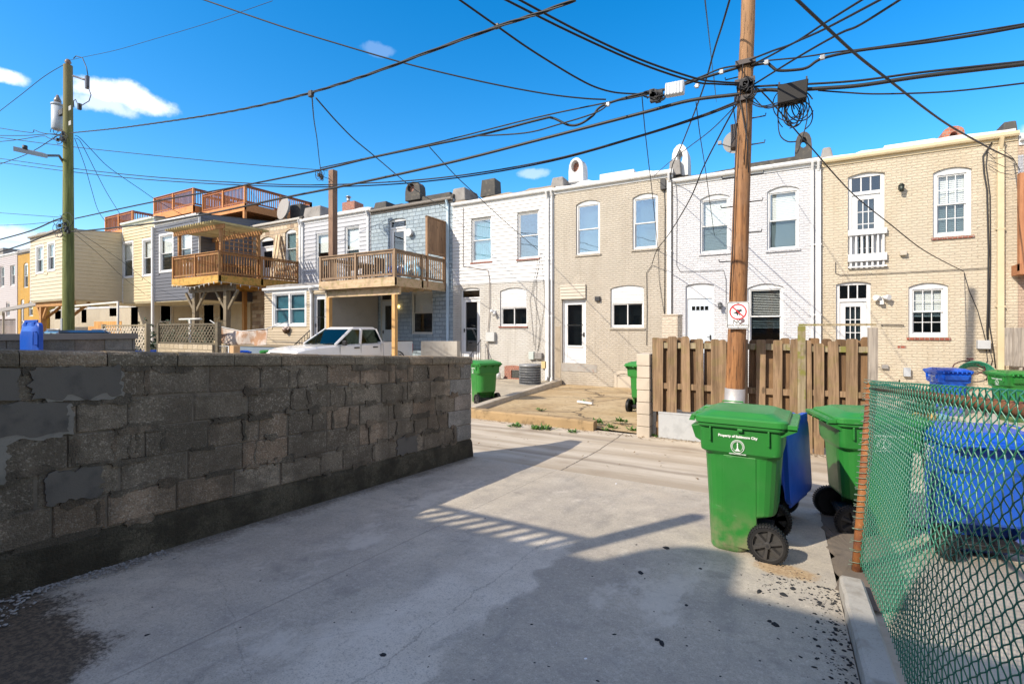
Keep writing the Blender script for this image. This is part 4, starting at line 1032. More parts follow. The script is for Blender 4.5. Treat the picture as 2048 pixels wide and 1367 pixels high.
for y, m_ in ((690, MOSSW), (770, OLDW), (848, OLDW2)):
    rb = MB(); a = PV(1312, y, FVv); b = PV(1600, y + 4, FVv); rb.box((a.x, FVv - .010, a.z - .045), (b.x, FVv + .05, a.z + .045)); rb.build('rail', m_, bf)
for x in (1316, 1452): 
    pp = MB(); a = PV(x, 690, FVv); pp.box((a.x - .045, FVv + .072, .03), (a.x + .045, FVv + .162, a.z + .05)); pp.build('post', OLDW2, bf)
mp = MB(); a, b = PV(1317, 823, FVv - .05), PV(1407, 823, FVv - .05); mp.box((a.x, FVv - .052, .07), (b.x, FVv - .034, a.z)); mp.box((a.x, FVv - .06, a.z - .02), (b.x, FVv - .03, a.z + .006))
mp.build('metal_sheet', m_metal((.5, .52, .53), .5, .35), bf)
fb, bb2 = MB(), MB()
for x, wd in ((1618, 12), (1637, 19), (1669, 20), (1702, 21)): board(fb, x, wd, 681 + rnd.uniform(-3, 4), 906, -.03, rnd)
for x in (1626, 1653, 1685, 1717, 1732): board(bb2, x, 19, 676 + rnd.uniform(-3, 4), 900, .052, rnd)
fb.build('front_boards', OLDW, gt); bb2.build('back_boards', OLDW2, gt)
for y, m_ in ((697, MOSSW), (784, OLDW), (868, OLDW2)):
    rb = MB(); a = PV(1610, y, FVv); b = PV(1738, y + 1, FVv); rb.box((a.x, FVv - .010, a.z - .04), (b.x, FVv + .05, a.z + .04)); rb.build('rail', m_, gt)
for x, wd, yt, m_ in ((1603, 14, 652, MOSSW), (1745, 15, 655, GREYW)):
    pp = MB(); a = PV(x, yt, FVv); hw = wd / 2 / FOC * 6.7; pp.box((a.x - hw, FVv - .062, .04), (a.x + hw, FVv + .03, a.z)); pp.build('gate_post', m_, gt)
rb = MB(); a, b = PV(1597, 652, FVv), PV(1751, 650, FVv); rb.box((a.x, FVv - .065, a.z + .003), (b.x, FVv + .03, a.z + .032)); rb.build('top_rail', MOSSW, gt)
# low pale block wall with its pillar end, and a second pillar by the white house
pw = empty('block_pillar', (PV(1285, 870, 7.95).x, 8.6, .06), 'pale block pillar ending a low yard wall left of the board fence', 'wall')
mb = MB(); u0, u1 = PV(1273, 700, 7.95).x, PV(1299, 700, 7.95).x; zt = PV(1285, 707, 7.95).z
for i in range(7):
    z0 = .03 + (zt - .03) * i / 7; z1 = .03 + (zt - .03) * (i + 1) / 7
    wv_ = .006 * (i % 2); mb.box((u0 + wv_, 7.95, z0 + .004), (u1, 8.35, z1 - .004))
    if i < 6: mb.box((u0 + .02, 8.355, z0 + .004), (u1 - .004, 10.8, z1 - .004))
mb.box((u0 + .012, 7.97, .0), (u1 - .012, 8.34, zt - .01)); mb.box((u0 + .03, 8.36, .0), (u1 - .014, 10.78, zt * 6 / 7 - .01))
mb.build('blocks', m_concrete((.52, .45, .36), .9, .3, (.3, .25, .19), .3), pw, bevel=.008)
mb = MB(); a = PV(1340, 632, 14.2); hw = .22; mb.box((a.x - hw, 14.2, -.1), (a.x + hw, 14.9, a.z)); mb.box((a.x - hw - .015, 14.185, a.z + .001), (a.x + hw + .015, 14.915, a.z + .06))
o = mb.build('brick_pier', m_brick((.62, .53, .42), (.4, .34, .26)), bevel=.03, loc=(a.x, 14.5, -.1)); tag(o, 'short tan rendered pier behind the board fence before the white house', 'pier')
# low walls round the tan yard
RET = m_concrete((.36, .25, .13), .95, .4, (.12, .085, .045), .8)
mb = MB(); rings = []
a, b = PV(925, 830, 8.05).x, PV(1187, 850, 7.98).x
for i in range(31):
    u = a + (b - a) * i / 30; k = .012 * noise.noise(Vector((u * 4, 1, 1))); zt = .235 + .01 * noise.noise(Vector((u * 6, 4, 1))) - (.02 if i > 28 else 0)
    rings.append([(u, 7.97 + k, .0), (u, 7.975 + k, zt - .03), (u, 7.995 + k, zt), (u, 8.16, zt + .004), (u, 8.17, .0)])
mb.loft(rings); tag(mb.build('retaining_kerb', RET, loc=((a + b) / 2, 8.05, .05)), 'low stained concrete retaining kerb along the front of the tan yard', 'low wall')
mb = MB(); rings = []
for i in range(15):
    f = i / 14; u, v = -5.55 + (-7.16 + 5.55) * f, 8.18 + (16.25 - 8.18) * f; z = .25 - .24 * f + .008 * noise.noise(Vector((v, 2, 2))); 
    rings.append([(u - .11, v, z - .4), (u - .10, v, z - .01), (u - .085, v, z), (u + .085, v, z), (u + .10, v, z - .012), (u + .11, v, z - .4)])
mb.loft(rings); tag(mb.build('yard_divider', m_concrete((.5, .43, .33), .9, .3, (.3, .24, .16), .4), loc=(-6.3, 12, 0)), 'low sunlit concrete divider running back between two yards to the tan house', 'low wall')

# weeds
LEAF = m_plain((.065, .16, .02), .6)
def weed(x, y, zz, s, i, lab):
    p = PZ(x, y, zz); rr = random.Random(i); mb = MB(); n = int(26 * s) + 10
    for k in range(n):
        a = rr.random() * 6.28; ln = rr.uniform(.05, .13) * s ** .5; up = rr.uniform(.15, 1.1); b0 = p + Vector((rr.gauss(0, .05) * s, rr.gauss(0, .02), 0))
        d = Vector((math.cos(a), math.sin(a) * .7, up)).normalized(); sd = d.cross(Vector((0, 0, 1))).normalized() * rr.uniform(.012, .024)
        m = b0 + d * ln * .55; e = b0 + d * ln + Vector((0, 0, -.012))
        mb.add([b0, m - sd, e, m + sd], [(0, 1, 2, 3)])
    tag(mb.build('weed', LEAF, fix=False, loc=p), lab, 'weed', 'weeds round the tan yard')
for i, (x, y, zz, s, lab) in enumerate(((1032, 853, .06, 1.1, 'leafy green weed at the left on the front of the retaining kerb'), (1088, 858, .06, 1.5, 'largest weed clump at the foot of the retaining kerb'), (1070, 858, .06, .7, 'low weed just left of the largest clump by the kerb'), (1145, 864, .06, .8, 'small weed at the foot of the kerb near its broken end'),
        (1081, 820, .14, .7, 'flat weed inside the tan yard behind the kerb'), (1164, 803, .10, .5, 'tiny weed in a crack of the tan yard slab'), (1200, 846, .13, 1.2, 'weed sprouting just right of the broken kerb end'), (1240, 843, .13, 1.4, 'spreading weed in the open entrance of the tan yard'), (1222, 855, .09, .8, 'low yellow green weed in the yard entrance'), (1270, 862, .07, 1.3, 'weed growing against the foot of the pale block pillar'), (1312, 873, .06, .6, 'tiny weed under the metal sheet of the board fence'), (1212, 860, .07, .6, 'tuft of weed nearest the alley in the yard entrance'))):
    weed(x, y, zz, s, i, lab)
p = PZ(1170, 807, .1); mb = MB(); mb.bar(p + Vector((-.22, .1, .03)), p + Vector((.2, -.05, .03)), .06, .04); tag(mb.build('pipe_scrap', WHITE, loc=p), 'white plastic scrap lying in the middle of the tan yard', 'litter')
for i in range(24):
    rr = random.Random(i + 40); q = PZ(rr.uniform(1120, 1270), rr.uniform(778, 840), .06); mb = MB(); rock(mb, q + Vector((0, 0, .02)), rr.uniform(.02, .045), rr, .5)
    tag(mb.build('rubble_piece', m_concrete((.4, .3, .18)), loc=q), 'small piece of rubble scattered on the tan yard slab', 'rubble', 'rubble on the tan yard')

# leaf litter and grit along the alley edges
LL = m_concrete((.2, .13, .06), .95, .4, (.1, .06, .03), .6); rr = random.Random(77); lb = MB()
def flake(mb, c, s):
    a = rr.uniform(0, 6.28); d = Vector((math.cos(a), math.sin(a), rr.uniform(-.2, .4))) * s; e = Vector((-math.sin(a), math.cos(a), rr.uniform(-.2, .3))) * s * .5
    mb.add([c - d, c - e, c + d, c + e], [(0, 1, 2, 3)])
for i in range(900):
    k = rr.random()
    if k < .4: c = Vector((rr.uniform(-1.9, 1.2), 8.0 - abs(rr.gauss(0, .10)), .075))
    elif k < .65: c = Vector((rr.uniform(-6.5, -2), 7.95 - abs(rr.gauss(0, .09)), .072))
    elif k < .8: c = Vector((rr.uniform(-7, 4), rr.uniform(5.45, 7.9), .088))
    else: f = rr.random(); c = Vector((-5.6 + 3.6 * rr.random() - 1.2 * f, 8.3 + 7.6 * f, .16 - .30 * f + .012))
    flake(lb, c, rr.uniform(.008, .026))
tag(lb.build('leaf_litter', LL, fix=False), kind='stuff')
# ---------- the row of houses
V = 16.3
LGUT = m_paint((.70, .71, .72), .4, .3); TANB = m_brick((.505, .45, .368), (.36, .30, .23), .4); CREAM = m_brick((.59, .51, .385), (.46, .36, .23), .4); WHB = m_brick((.62, .62, .64), (.48, .48, .5), .25); WHB2 = m_brick((.60, .575, .53), (.4, .36, .3), .45, .7)
PINKB = m_brick((.52, .39, .29), (.36, .27, .22), .3); REDSILL = m_rawbrick((.25, .055, .035), (.33, .09, .05)); GREYC = m_concrete((.27, .255, .24), .9, .3, (.12, .11, .1), .6); DARKC = m_concrete((.07, .066, .06)); WHC = m_concrete((.68, .68, .67)); TAR = m_concrete((.07, .066, .06), .9)
TANP = m_paint((.47, .415, .335), .6, .3)
# cream house
h = House('brick_house', 'cream painted brick row house with white doors, at far right of the row', V, 1643, 2036, 6.58, .15, CREAM)
h.win((1866, 334, 1944, 472), rise=.10, cols=3, rows=2, blind='slat', sill=REDSILL, fw=.09)
h.win((1817, 565, 1897, 674), rise=.10, cols=3, rows=2, blind='slat', sill=REDSILL, fw=.09, drop=.62)
h.door((1696, 344, 1770, 536), rise=.08, trans=.42, trans_cols=3, style='full', cols=3, rows=5, blind=True, fw=.09, handle_left=False)
h.door((1672, 563, 1742, 760), rise=.06, trans=.40, trans_cols=3, style='full', cols=3, rows=5, blind=True, fw=.09, handle_left=False)
h.finish(gutmat=m_paint((.62, .51, .33), .45, .3), ds=((1999, m_paint((.62, .51, .33), .45, .3), .12), ), roofmat=WHC)
r = h.rect((1697, 458, 1771, 531)); jb = MB()
jb.box((r[0] - .02, V - .10, r[3] - .16), (r[1] + .02, V - .03, r[3] - .01)); jb.box((r[0] - .02, V - .10, r[2] + .12), (r[1] + .02, V - .03, r[2] + .32))
for i in range(7):
    u = r[0] + .05 + (r[1] - r[0] - .1) * i / 6; jb.box((u - .022, V - .055, r[2]), (u + .022, V - .025, r[3] - .03))
jb.box((r[0] - .02, V - .098, r[2] - .05), (r[1] + .02, V - .002, r[2] - .01)); jb.build('balcony_rail', WHITE, h.root)
h.lamp((1801, 378), m_metal((.06, .07, .06), .5)); 
p = PV(1762, 597, V); fl_ = MB(); fl_.box((p.x - .06, V - .06, p.z - .05), (p.x + .06, V - .002, p.z + .06))
for s in (-1, 1): fl_.tube([(p.x + s * .04, V - .08, p.z + .03), (p.x + s * .15, V - .2, p.z + .02)], [.045, .075], 10)
fl_.box((p.x - .04, V - .14, p.z - .16), (p.x + .04, V - .06, p.z - .06)); fl_.build('floodlight', WHITE, h.root)
h.fix('vent_box', (1799, 502, 1812, 511), TANP, .12); h.fix('outlet_box', (1763, 729, 1776, 737), GREYC, .08); h.fix('meter_box', (1806, 735, 1820, 752), m_metal((.5, .52, .54), .5, .3), .12); h.fix('cable_box', (1952, 680, 1978, 697), m_paint((.45, .46, .46), .5, .3), .14)
h.fix('exposed_brick', (1795, 691, 1812, 697), REDSILL, .004, 0)
br_ = MB(); br_.tube([PV(1761, 649, V - .05), PV(1808, 650, V - .05)], .012, 6)
for x in (1764, 1806): br_.tube([PV(x, 650, V - .05), PV(x, 650, V)], .012, 6)
br_.build('wall_bracket', DARK, h.root)
h.cable([(1671, 524), (1671, 546), (1680, 550), (1760, 547), (1900, 540), (1975, 536), (1978, 560), (1976, 690)], .008)
h.cable([(1984, 285), (1966, 312), (1968, 345), (1974, 380), (1977, 500), (1976, 600), (1974, 660), (1976, 690)], .018)
h.cable([(1975, 300), (1972, 330), (1980, 390), (1981, 520), (1979, 650), (1987, 700), (1991, 735)], .012)
h.cable([(1928, 545), (1938, 580), (1955, 620), (1966, 660), (1972, 684)], .009); h.cable([(1972, 697), (1975, 720), (1966, 745)], .008); h.cable([(1979, 697), (1985, 720), (1972, 760)], .008)
for k, pts in enumerate((((1977, 305), (1990, 318), (2012, 312), (2030, 322)), ((1975, 320), (1992, 326), (2010, 334), (2034, 330)), ((1976, 330), (2000, 345), (2025, 350), (2036, 345)), ((1980, 310), (2005, 300), (2026, 316), (2040, 340)))): h.cable(pts, .007, None, .1)
h.hood((1884, 252, 1930, 282), .9, .6, m_rawbrick((.42, .11, .05), (.5, .17, .09)), True, (.34, .70, .1, .62))
h.block('party_wall', (2003, 240, 2042, 300), .15, 2.5, DARKC, .03, .06); h.block('roof_patch', (1768, 283, 1872, 303), .7, 1.0, WHC, .03)
# pink brick neighbour at the right edge
h = House('brick_house', 'pinkish painted brick house cut off at the right edge of the picture', V, 2036, 2300, 6.45, .15, PINKB, ends=(PV(2036, 600, V).x + .004, PV(2036, 600, V).x + 4.0)); h.finish(gutmat=LGUT)
h.fix('painted_strip', (2036, 310, 2047, 520), m_brick((.42, .43, .47), (.3, .3, .33)), .006, 0)
b = MB(); a = PV(2044, 450, V - .5); b.box((a.x - .04, V - .5, 3.2), (a.x + .5, V - .36, PV(2044, 345, V - .5).z)); b.box((a.x - .04, V - .52, PV(2044, 548, V - .5).z), (a.x + 2.5, V - .02, PV(2044, 548, V - .5).z + .25)); b.box((a.x + 2.35, V - .5, .25), (a.x + 2.5, V - .36, 3.2)); b.box((a.x + .35, V - .5, .25), (a.x + .49, V - .37, 3.2))
tag(b.build('deck_post', m_wood((.3, .12, .05), (.45, .2, .09)), loc=(a.x, V - .4, .25)), 'red brown timber deck frame cut off at the right edge of the picture', 'deck')
b = MB()
for i, x in enumerate((2016, 2027, 2034, 2043, 2053, 2063, 2073)):
    a = PV(x, 655, V - .35); b.box((a.x - .062, V - .37 + .015 * (i % 2), PV(x, 731 + i * .5, V - .35).z), (a.x + .062, V - .35 + .015 * (i % 2), a.z))
b.box((PV(2012, 690, V - .35).x, V - .335, 1.3), (PV(2075, 690, V - .35).x, V - .3, 1.4)); b.box((PV(2072, 690, V - .35).x, V - .33, .2), (PV(2078, 690, V - .35).x, V - .25, 1.9))
b.box((PV(2040, 690, V - .35).x, V - .33, .2), (PV(2046, 690, V - .35).x, V - .25, 1.7)); tag(b.build('board_fence', GREYW, loc=(5.0, V - .35, .25)), 'weathered grey board fence panel at the right edge beside the cream house', 'fence')
# white brick house
h = House('brick_house', 'bright white painted brick row house behind the leaning utility pole', V, 1346, 1643, 6.64, -.1, WHB)
h.win((1400, 388, 1459, 505), rise=.12, blind='slat', fw=.05, sill=WHB, drop=1.0)
h.win((1534, 372, 1598, 498), rise=.12, blind='slat', fw=.05, sill=WHB, drop=1.0)
h.win((1495, 567, 1567, 690), rise=.12, blind='slat', fw=.06, drop=.72, open_slats=True)
h.door((1371, 566, 1428, 740), rise=.07, topboard=.36, style='four', fw=.05, slab=m_paint((.62, .68, .74), .4, .1), handle_left=False)
h.finish(gutmat=WHITE, ds=((1624, WHITE, .07), (1636, WHITE, .13)), roofmat=TAR)
h.lamp((1441, 612), m_plain((.12, .12, .12), .5))
h.cable([(1350, 345), (1354, 400), (1353, 530), (1360, 543), (1400, 542), (1447, 540), (1452, 560), (1452, 640)], .007)
h.hood((1590, 263, 1624, 322), .5, .5, DARKC, True, (.28, .72, .45, .82)); h.block('party_wall', (1640, 292, 1668, 318), .1, 1.1, GREYC, .05, .07)
h.block('roof_patch', (1500, 318, 1600, 333), .6, .8, TAR, .03)
di = MB(); p = PV(1471, 285, V + .4); di.tube([p + Vector((0, .05, 0)), p + Vector((0, -.02, 0)), p + Vector((0, -.07, 0))], [.05, .28, .36], 20); di.tube([p, p + Vector((.0, .0, -.7))], .025, 6); di.tube([p + Vector((0, -.02, -.2)), p + Vector((-.4, -.42, -.1))], .018, 5); di.box(p + Vector((-.46, -.48, -.13)), p + Vector((-.36, -.38, -.03)))
di.build('satellite_dish', m_plain((.25, .24, .23), .5), h.root)
# tan house
h = House('brick_house', 'tan painted brick row house with a white storm door and a cement patch below it', V, 1109, 1346, 6.95, -.28, TANB)
h.win((1152, 400, 1200, 508), rise=.12, fw=.06, sill=TANB); h.win((1265, 386, 1316, 497), rise=.12, fw=.06, sill=TANB)
h.win((1221, 570, 1288, 655), rise=.10, fw=.06, sill=TANB, slider=True, panel=.48, glass=GLASSD)
h.door((1124, 598, 1172, 726), rise=0, style='storm', fw=.05, handle_left=False)
r = h.rect((1122, 568, 1172, 598)); 
h.finish(gutmat=WHITE, ds=((1339, WHITE, .13),), roofmat=WHC)
pb_ = MB(); lap(pb_, (r[0], V - .05, 0), (1, 0, 0), (0, -1, 0), r[1] - r[0], r[2] + .01, r[3] - .03, .115); pb_.box((r[0], V - .05, r[2]), (r[1], V - .002, r[3] - .02)); pb_.build('transom_panel', TANP, h.root)
pa = MB(); r = h.rect((1123, 728, 1194, 743)); blobp = []
for i in range(40):
    t = i / 40 * 4; k = int(t); f = t - k; q = ((r[0] + (r[1]-r[0])*f, r[2]), (r[1], r[2] + (r[3]-r[2])*f), (r[1] - (r[1]-r[0])*f, r[3]), (r[0], r[3] - (r[3]-r[2])*f))[k]; blobp.append((q[0] + .02 * noise.noise(Vector((i * .6, 1, 1))), q[1] + .02 * noise.noise(Vector((i * .6, 4, 1)))))
pa.prism(blobp, [], FV(V), -.012, 0); pa.build('cement_patch', m_concrete((.33, .31, .28), .9, .5, (.3, .13, .08), .5), h.root)
pa = MB(); r = h.rect((1111, 652, 1122, 755)); pa.prism([(r[0], r[2]), (r[1] - .02, r[2]), (r[1], r[2] + .5), (r[1] - .03, r[3] - .3), (r[1] - .01, r[3]), (r[0], r[3] - .02)], [], FV(V), -.008, 0); pa.build('bare_masonry', m_concrete((.36, .30, .22), .9, .5, (.14, .11, .08), .7), h.root)
h.fix('wall_light', (1191, 593, 1201, 602), DARK, .1)
r = h.rect((1229, 741, 1262, 776)); bw = MB(); bw.prism(arch_poly(r[0], r[1], r[2], r[3], .1), [arch_poly(r[0] + .09, r[1] - .0, r[2], r[3] - .09, .08)], FV(V), -.02, 0); bw.box((r[0] + .1, V - .012, r[2]), (r[1], V - .001, r[3] - .2)); bw.build('cellar_window', TANP, h.root)
h.cable([(1304, 530), (1293, 545), (1294, 620), (1293, 690)], .009); h.cable([(1316, 500), (1318, 560), (1330, 640), (1331, 690)], .006); h.cable([(1328, 365), (1330, 420), (1329, 640)], .012)
h.fix('service_head', (1322, 360, 1333, 380), DARK, .12)
h.hood((1137, 315, 1166, 363), .35, .5, WHC, False, (.18, .72, .40, .90)); h.hood((1343, 288, 1376, 352), .35, .6, WHC, True, (.34, .68, .40, .80)); h.block('party_wall', (1336, 318, 1362, 350), .1, .5, GREYC, .03, .05); h.block('party_wall', (1098, 352, 1128, 380), .1, 1.1, GREYC, .05, .09)
h.block('roof_patch', (1199, 343, 1268, 356), .8, 1.0, WHC, .03)
# white sided house
h = House('sided_house', 'white house with lap siding above, white brick below and red brick sills', V, 906, 1109, 6.98, -.15, WHB2)
h.win((943, 436, 983, 523), rise=0, fw=.055, sill=REDSILL, blind='teal', drop=1.0, rec=.07); h.win((1035, 424, 1078, 517), rise=0, fw=.055, sill=REDSILL, blind='teal', drop=.0, rec=.07)
h.win((1000, 575, 1054, 652), rise=.12, fw=.05, sill=REDSILL, slider=True, panel=.62, glass=GLASSD); h.door((921, 575, 960, 714), rise=.08, trans=.30, style='full', fw=.06)
h.finish(gutmat=WHITE, ds=((1096, WHITE, .13), (1105, WHITE, .05)), roofmat=m_concrete((.3, .25, .2), .9), split=PV(1008, 563, V).z, splitmat=m_paint((.59, .59, .585), .5, .3))
h.cable([(926, 415), (926, 532), (950, 536), (976, 540), (979, 560), (979, 625), (974, 680), (976, 720)], .016, m_plain((.3, .26, .24)), .05)
for k, pts in enumerate((((1082, 505), (1073, 560), (1072, 660), (1070, 700)), ((1076, 520), (1060, 600), (1068, 690)), ((1083, 515), (1090, 600), (1078, 690), (1074, 705)), ((1080, 520), (1066, 585), (1080, 650), (1076, 700)))): h.cable(pts, .006)
h.fix('meter_box', (1060, 703, 1070, 718), m_paint((.45, .5, .47), .5, .3), .13); h.fix('meter_box', (1072, 705, 1086, 717), GREYC, .13); h.fix('utility_box', (1085, 722, 1095, 736), m_paint((.55, .42, .2), .6, .3), .1); h.fix('meter_box', (975, 664, 992, 682), m_paint((.5, .51, .5), .5, .3), .15)
p = PV(990, 623, V); fl_ = MB(); fl_.tube([p + Vector((0, -.02, 0)), p + Vector((-.12, -.15, .03))], [.04, .07], 10); fl_.tube([p + Vector((0, -.02, 0)), p + Vector((.06, -.18, -.14))], [.04, .07], 10); fl_.box(p + Vector((-.05, -.05, -.05)), p + Vector((.05, -.002, .05))); fl_.build('floodlight', WHITE, h.root)
r = h.rect((1010, 730, 1046, 758)); cw = MB(); cw.prism(arch_poly(r[0], r[1], r[2], r[3], .05), [loop((r[0] + .3, r[1] - .05, r[2] + .05, r[3] - .18))], FV(V), -.05, .0); c_ = cw.build('cellar_window', m_rawbrick(), h.root); cg_ = MB(); cg_.box((r[0] + .302, V - .02, r[2] + .052), (r[1] - .052, V - .003, r[3] - .182)); cg_.build('pane', GLASSD, c_)
h.block('chimney', (960, 357, 990, 392), .8, .55, DARKC, .02, .05)
sr_ = empty('stair_railing', (PV(955, 720, V).x, 15.4, -.1), 'black iron railing on the white house back steps', 'railing'); b = MB()
for q in range(6):
    v_ = V - .2 - q * .2; x_ = PV(966, 700, V).x + (V - v_) * .12; b.tube([(x_, v_, -.05 + .65 - q * .12), (x_, v_, 1.42 - q * .13)], .012, 5)
b.tube([(PV(966, 700, V).x + .02, V - .2, 1.42), (PV(966, 700, V).x + .14, V - 1.2, .77)], .018, 6); b.build('rails', DARK, sr_)
st = MB()
for q in range(4): st.box((PV(921, 700, V).x - .1, V - .3 - q * .28, -.3), (PV(966, 700, V).x + .25, V - .02 - q * .28, .62 - q * .17))
st.build('steps', m_concrete((.5, .47, .42)), sr_)
# pale blue house
BLUEB = m_stone((.27, .335, .38), (.33, .40, .445), (.30, .37, .425), .36, .17, (.2, .25, .29))
h = House('stone_faced_house', 'pale blue stone faced row house behind the big timber balcony', V, 742, 906, 7.27, -.2, BLUEB)
h.door((778, 436, 812, 540), rise=.1, trans=.28, style='full', fw=.07, frame=TRIM); h.door((759, 580, 791, 716), rise=.08, trans=.34, style='half', fw=.07, frame=m_paint((.5, .5, .45), .5, .2), slab=m_paint((.55, .62, .66), .4, .2)); h.win((822, 579, 865, 668), rise=.1, fw=.06, blind='shade', drop=.5, frame=m_paint((.55, .53, .46), .5, .2), sill=BLUEB)
h.finish(gutmat=m_paint((.17, .15, .13), .5, .3), ds=((897, m_paint((.45, .58, .68), .4, .2), .1),), roofmat=TAR)
h.hood((810, 363, 840, 400), .4, .4, DARKC, False, (.15, .62, .45, .90), m_rawbrick()); h.block('party_wall', (744, 402, 772, 424), .1, 1.1, DARKC, .05, .09); h.block('party_wall', (900, 374, 930, 402), .1, 1.1, GREYC, .05, .09); h.block('roof_patch', (840, 388, 900, 402), .5, 1, TAR, .03)
p = PV(822, 466, V); v_ = MB(); v_.tube([p + Vector((0, -.01, 0)), p + Vector((0, -.16, 0))], [.16, .12], 12); v_.tube([p + Vector((0, -.16, 0)), p + Vector((0, -.18, 0))], .17, 12); v_.build('vent_hood', WHITE, h.root)
p = PV(797, 613, V); v_ = MB(); v_.box(p + Vector((-.08, -.16, -.05)), p + Vector((.08, -.002, .06))); lm = NT('lit_lamp'); e_ = lm.n('Emission', {'Color': (1, .62, .2, 1), 'Strength': 3.0}); lm.set(lm.out.inputs[0], e_.outputs[0]); v_.build('lamp', lm.m, h.root)
# low curved garden wall of the blue house
mb = MB(); rings = []
for i in range(13):
    f = i / 12; x = 842 + (914 - 842) * f; vv = 14.0 + .9 * math.sin(f * 1.3); q = PV(x, 684, vv); zt = 1.8 - 22 / FOC * (vv / ray(x, 684).y)
    rings.append([(q.x, vv, -.1), (q.x, vv, zt), (q.x, vv + .2, zt), (q.x, vv + .2, -.1)])
mb.loft(rings); tag(mb.build('garden_wall', m_concrete((.42, .39, .34), .9, .2, (.2, .15, .1), .3), loc=(PV(878, 700, 14).x, 14.2, -.1)), 'low curved rendered wall with a brick edge beside the pickup', 'low wall')
# grey sided house
GSID = m_paint((.40, .41, .44), .5, .25)
h = House('sided_house', 'light grey sided row house left of the pale blue one', V, 604, 742, 7.37, -.1, GSID, 'lap', pitch=.2)
h.win((632, 466, 660, 560), rise=0, fw=.07, blind='shade', drop=.4, frame=TRIM, rec=.06); h.win((690, 453, 719, 545), rise=0, fw=.07, blind='shade', drop=.6, frame=TRIM, rec=.06)
h.finish(gutmat=WHITE, ds=((738, TRIM, .12), (607, TRIM, .13)), roofmat=m_concrete((.5, .5, .5)))
h.block('chimney', (684, 403, 709, 420), .8, .6, m_rawbrick(), .02); b = MB(); p = PV(697, 403, V + 1.1); b.tube([p + Vector((0, 0, -.05)), p + Vector((0, 0, .2))], .09, 10); b.tube([p + Vector((0, 0, .22)), p + Vector((0, 0, .3))], [.16, .06], 10); b.build('flue_cap', m_metal((.5, .5, .5)), h.root)
# its ground floor extension
V2 = 13.5; TSID = m_paint((.42, .34, .23), .5, .25)
h = House('house_extension', 'tan sided one storey extension with a white double window and storm door', V2, 530, 655, 3.62, -.05, TSID, 'lap', depth=2.75, pitch=.115, group='extensions and bays')
h.win((548, 586, 611, 650), rise=0, fw=.06, double=True, blind='teal', drop=1, trim=.1, rec=.03); h.door((624, 588, 652, 700), rise=0, style='storm', fw=.06)
h.finish(gutmat=WHITE, ds=((625, WHITE, .09),), slope=.16, roofmat=GREYC)
b = MB(); pu = h.u1; b.box((pu, V2 + .01, -.1), (pu + .06, V2 + 2.74, 3.45)); b.build('side_wall', m_paint((.3, .28, .25), .6, .3), h.root)
hb = MB(); p = PV(572, 658, V2 - .12); hb.tube([p, p + Vector((0, 0, -.1)), p + Vector((0, 0, -.2))], [.16, .13, .05], 10); o = hb.build('flower_basket', m_plain((.1, .05, .02)), loc=p); tag(o, 'small round hanging flower basket under the double window', 'flower basket'); fw_ = MB()
rr = random.Random(2)
for i in range(40):
    c = p + Vector((rr.gauss(0, .08), rr.gauss(0, .06), rr.uniform(0, .1))); fw_.box(c - Vector((.02, .02, .02)), c + Vector((.02, .02, .02)))
fw_.build('flowers', m_paint((.6, .5, .45), .7), o)
b = MB(); a0, a1 = PV(588, 690, V2 - .3), PV(620, 660, V2 - .1)
for i in range(7):
    q = a0.lerp(a1, i / 6); b.tube([q, q + Vector((0, 0, -.7))], .012, 4)
b.tube([a0, a1], .02, 5); tag(b.build('stair_railing', DARK, loc=(a0.x, V2 - .3, 0)), 'dark sloping stair rail before the tan extension door', 'railing')
# stone house
STN = m_stone((.42, .32, .21), (.55, .46, .34), (.30, .21, .14), .4, .2, (.4, .34, .27))
h = House('stone_faced_house', 'brown stone faced row house with arched openings above the orange deck', V, 500, 604, 7.5, -.1, STN)
h.door((519, 473, 547, 575), rise=.2, trans=.3, style='half', fw=.07); h.win((570, 458, 592, 530), rise=.15, fw=.05, blind='cream', frame=TRIM)
h.finish(gutmat=m_paint((.5, .48, .44), .5, .3), ds=((602, TRIM, .13),), roofmat=TAR); h.block('party_wall', (604, 412, 640, 440), .1, 1.1, GREYC, .05, .09); h.block('chimney', (580, 408, 601, 438), 1.0, .6, DARKC, .03)
b = MB()
for i, x in enumerate((548, 556)): b.bar(PV(x - 8, 560, V - .8), PV(x + 6 - i * 3, 470, V - .08), .16, .04, (0, 1, 0))
tag(b.build('plank', m_wood((.45, .33, .2), (.66, .52, .34)), loc=PV(550, 540, V - .5)), 'pale planks leaning on the brown stone house above the deck', 'planks')
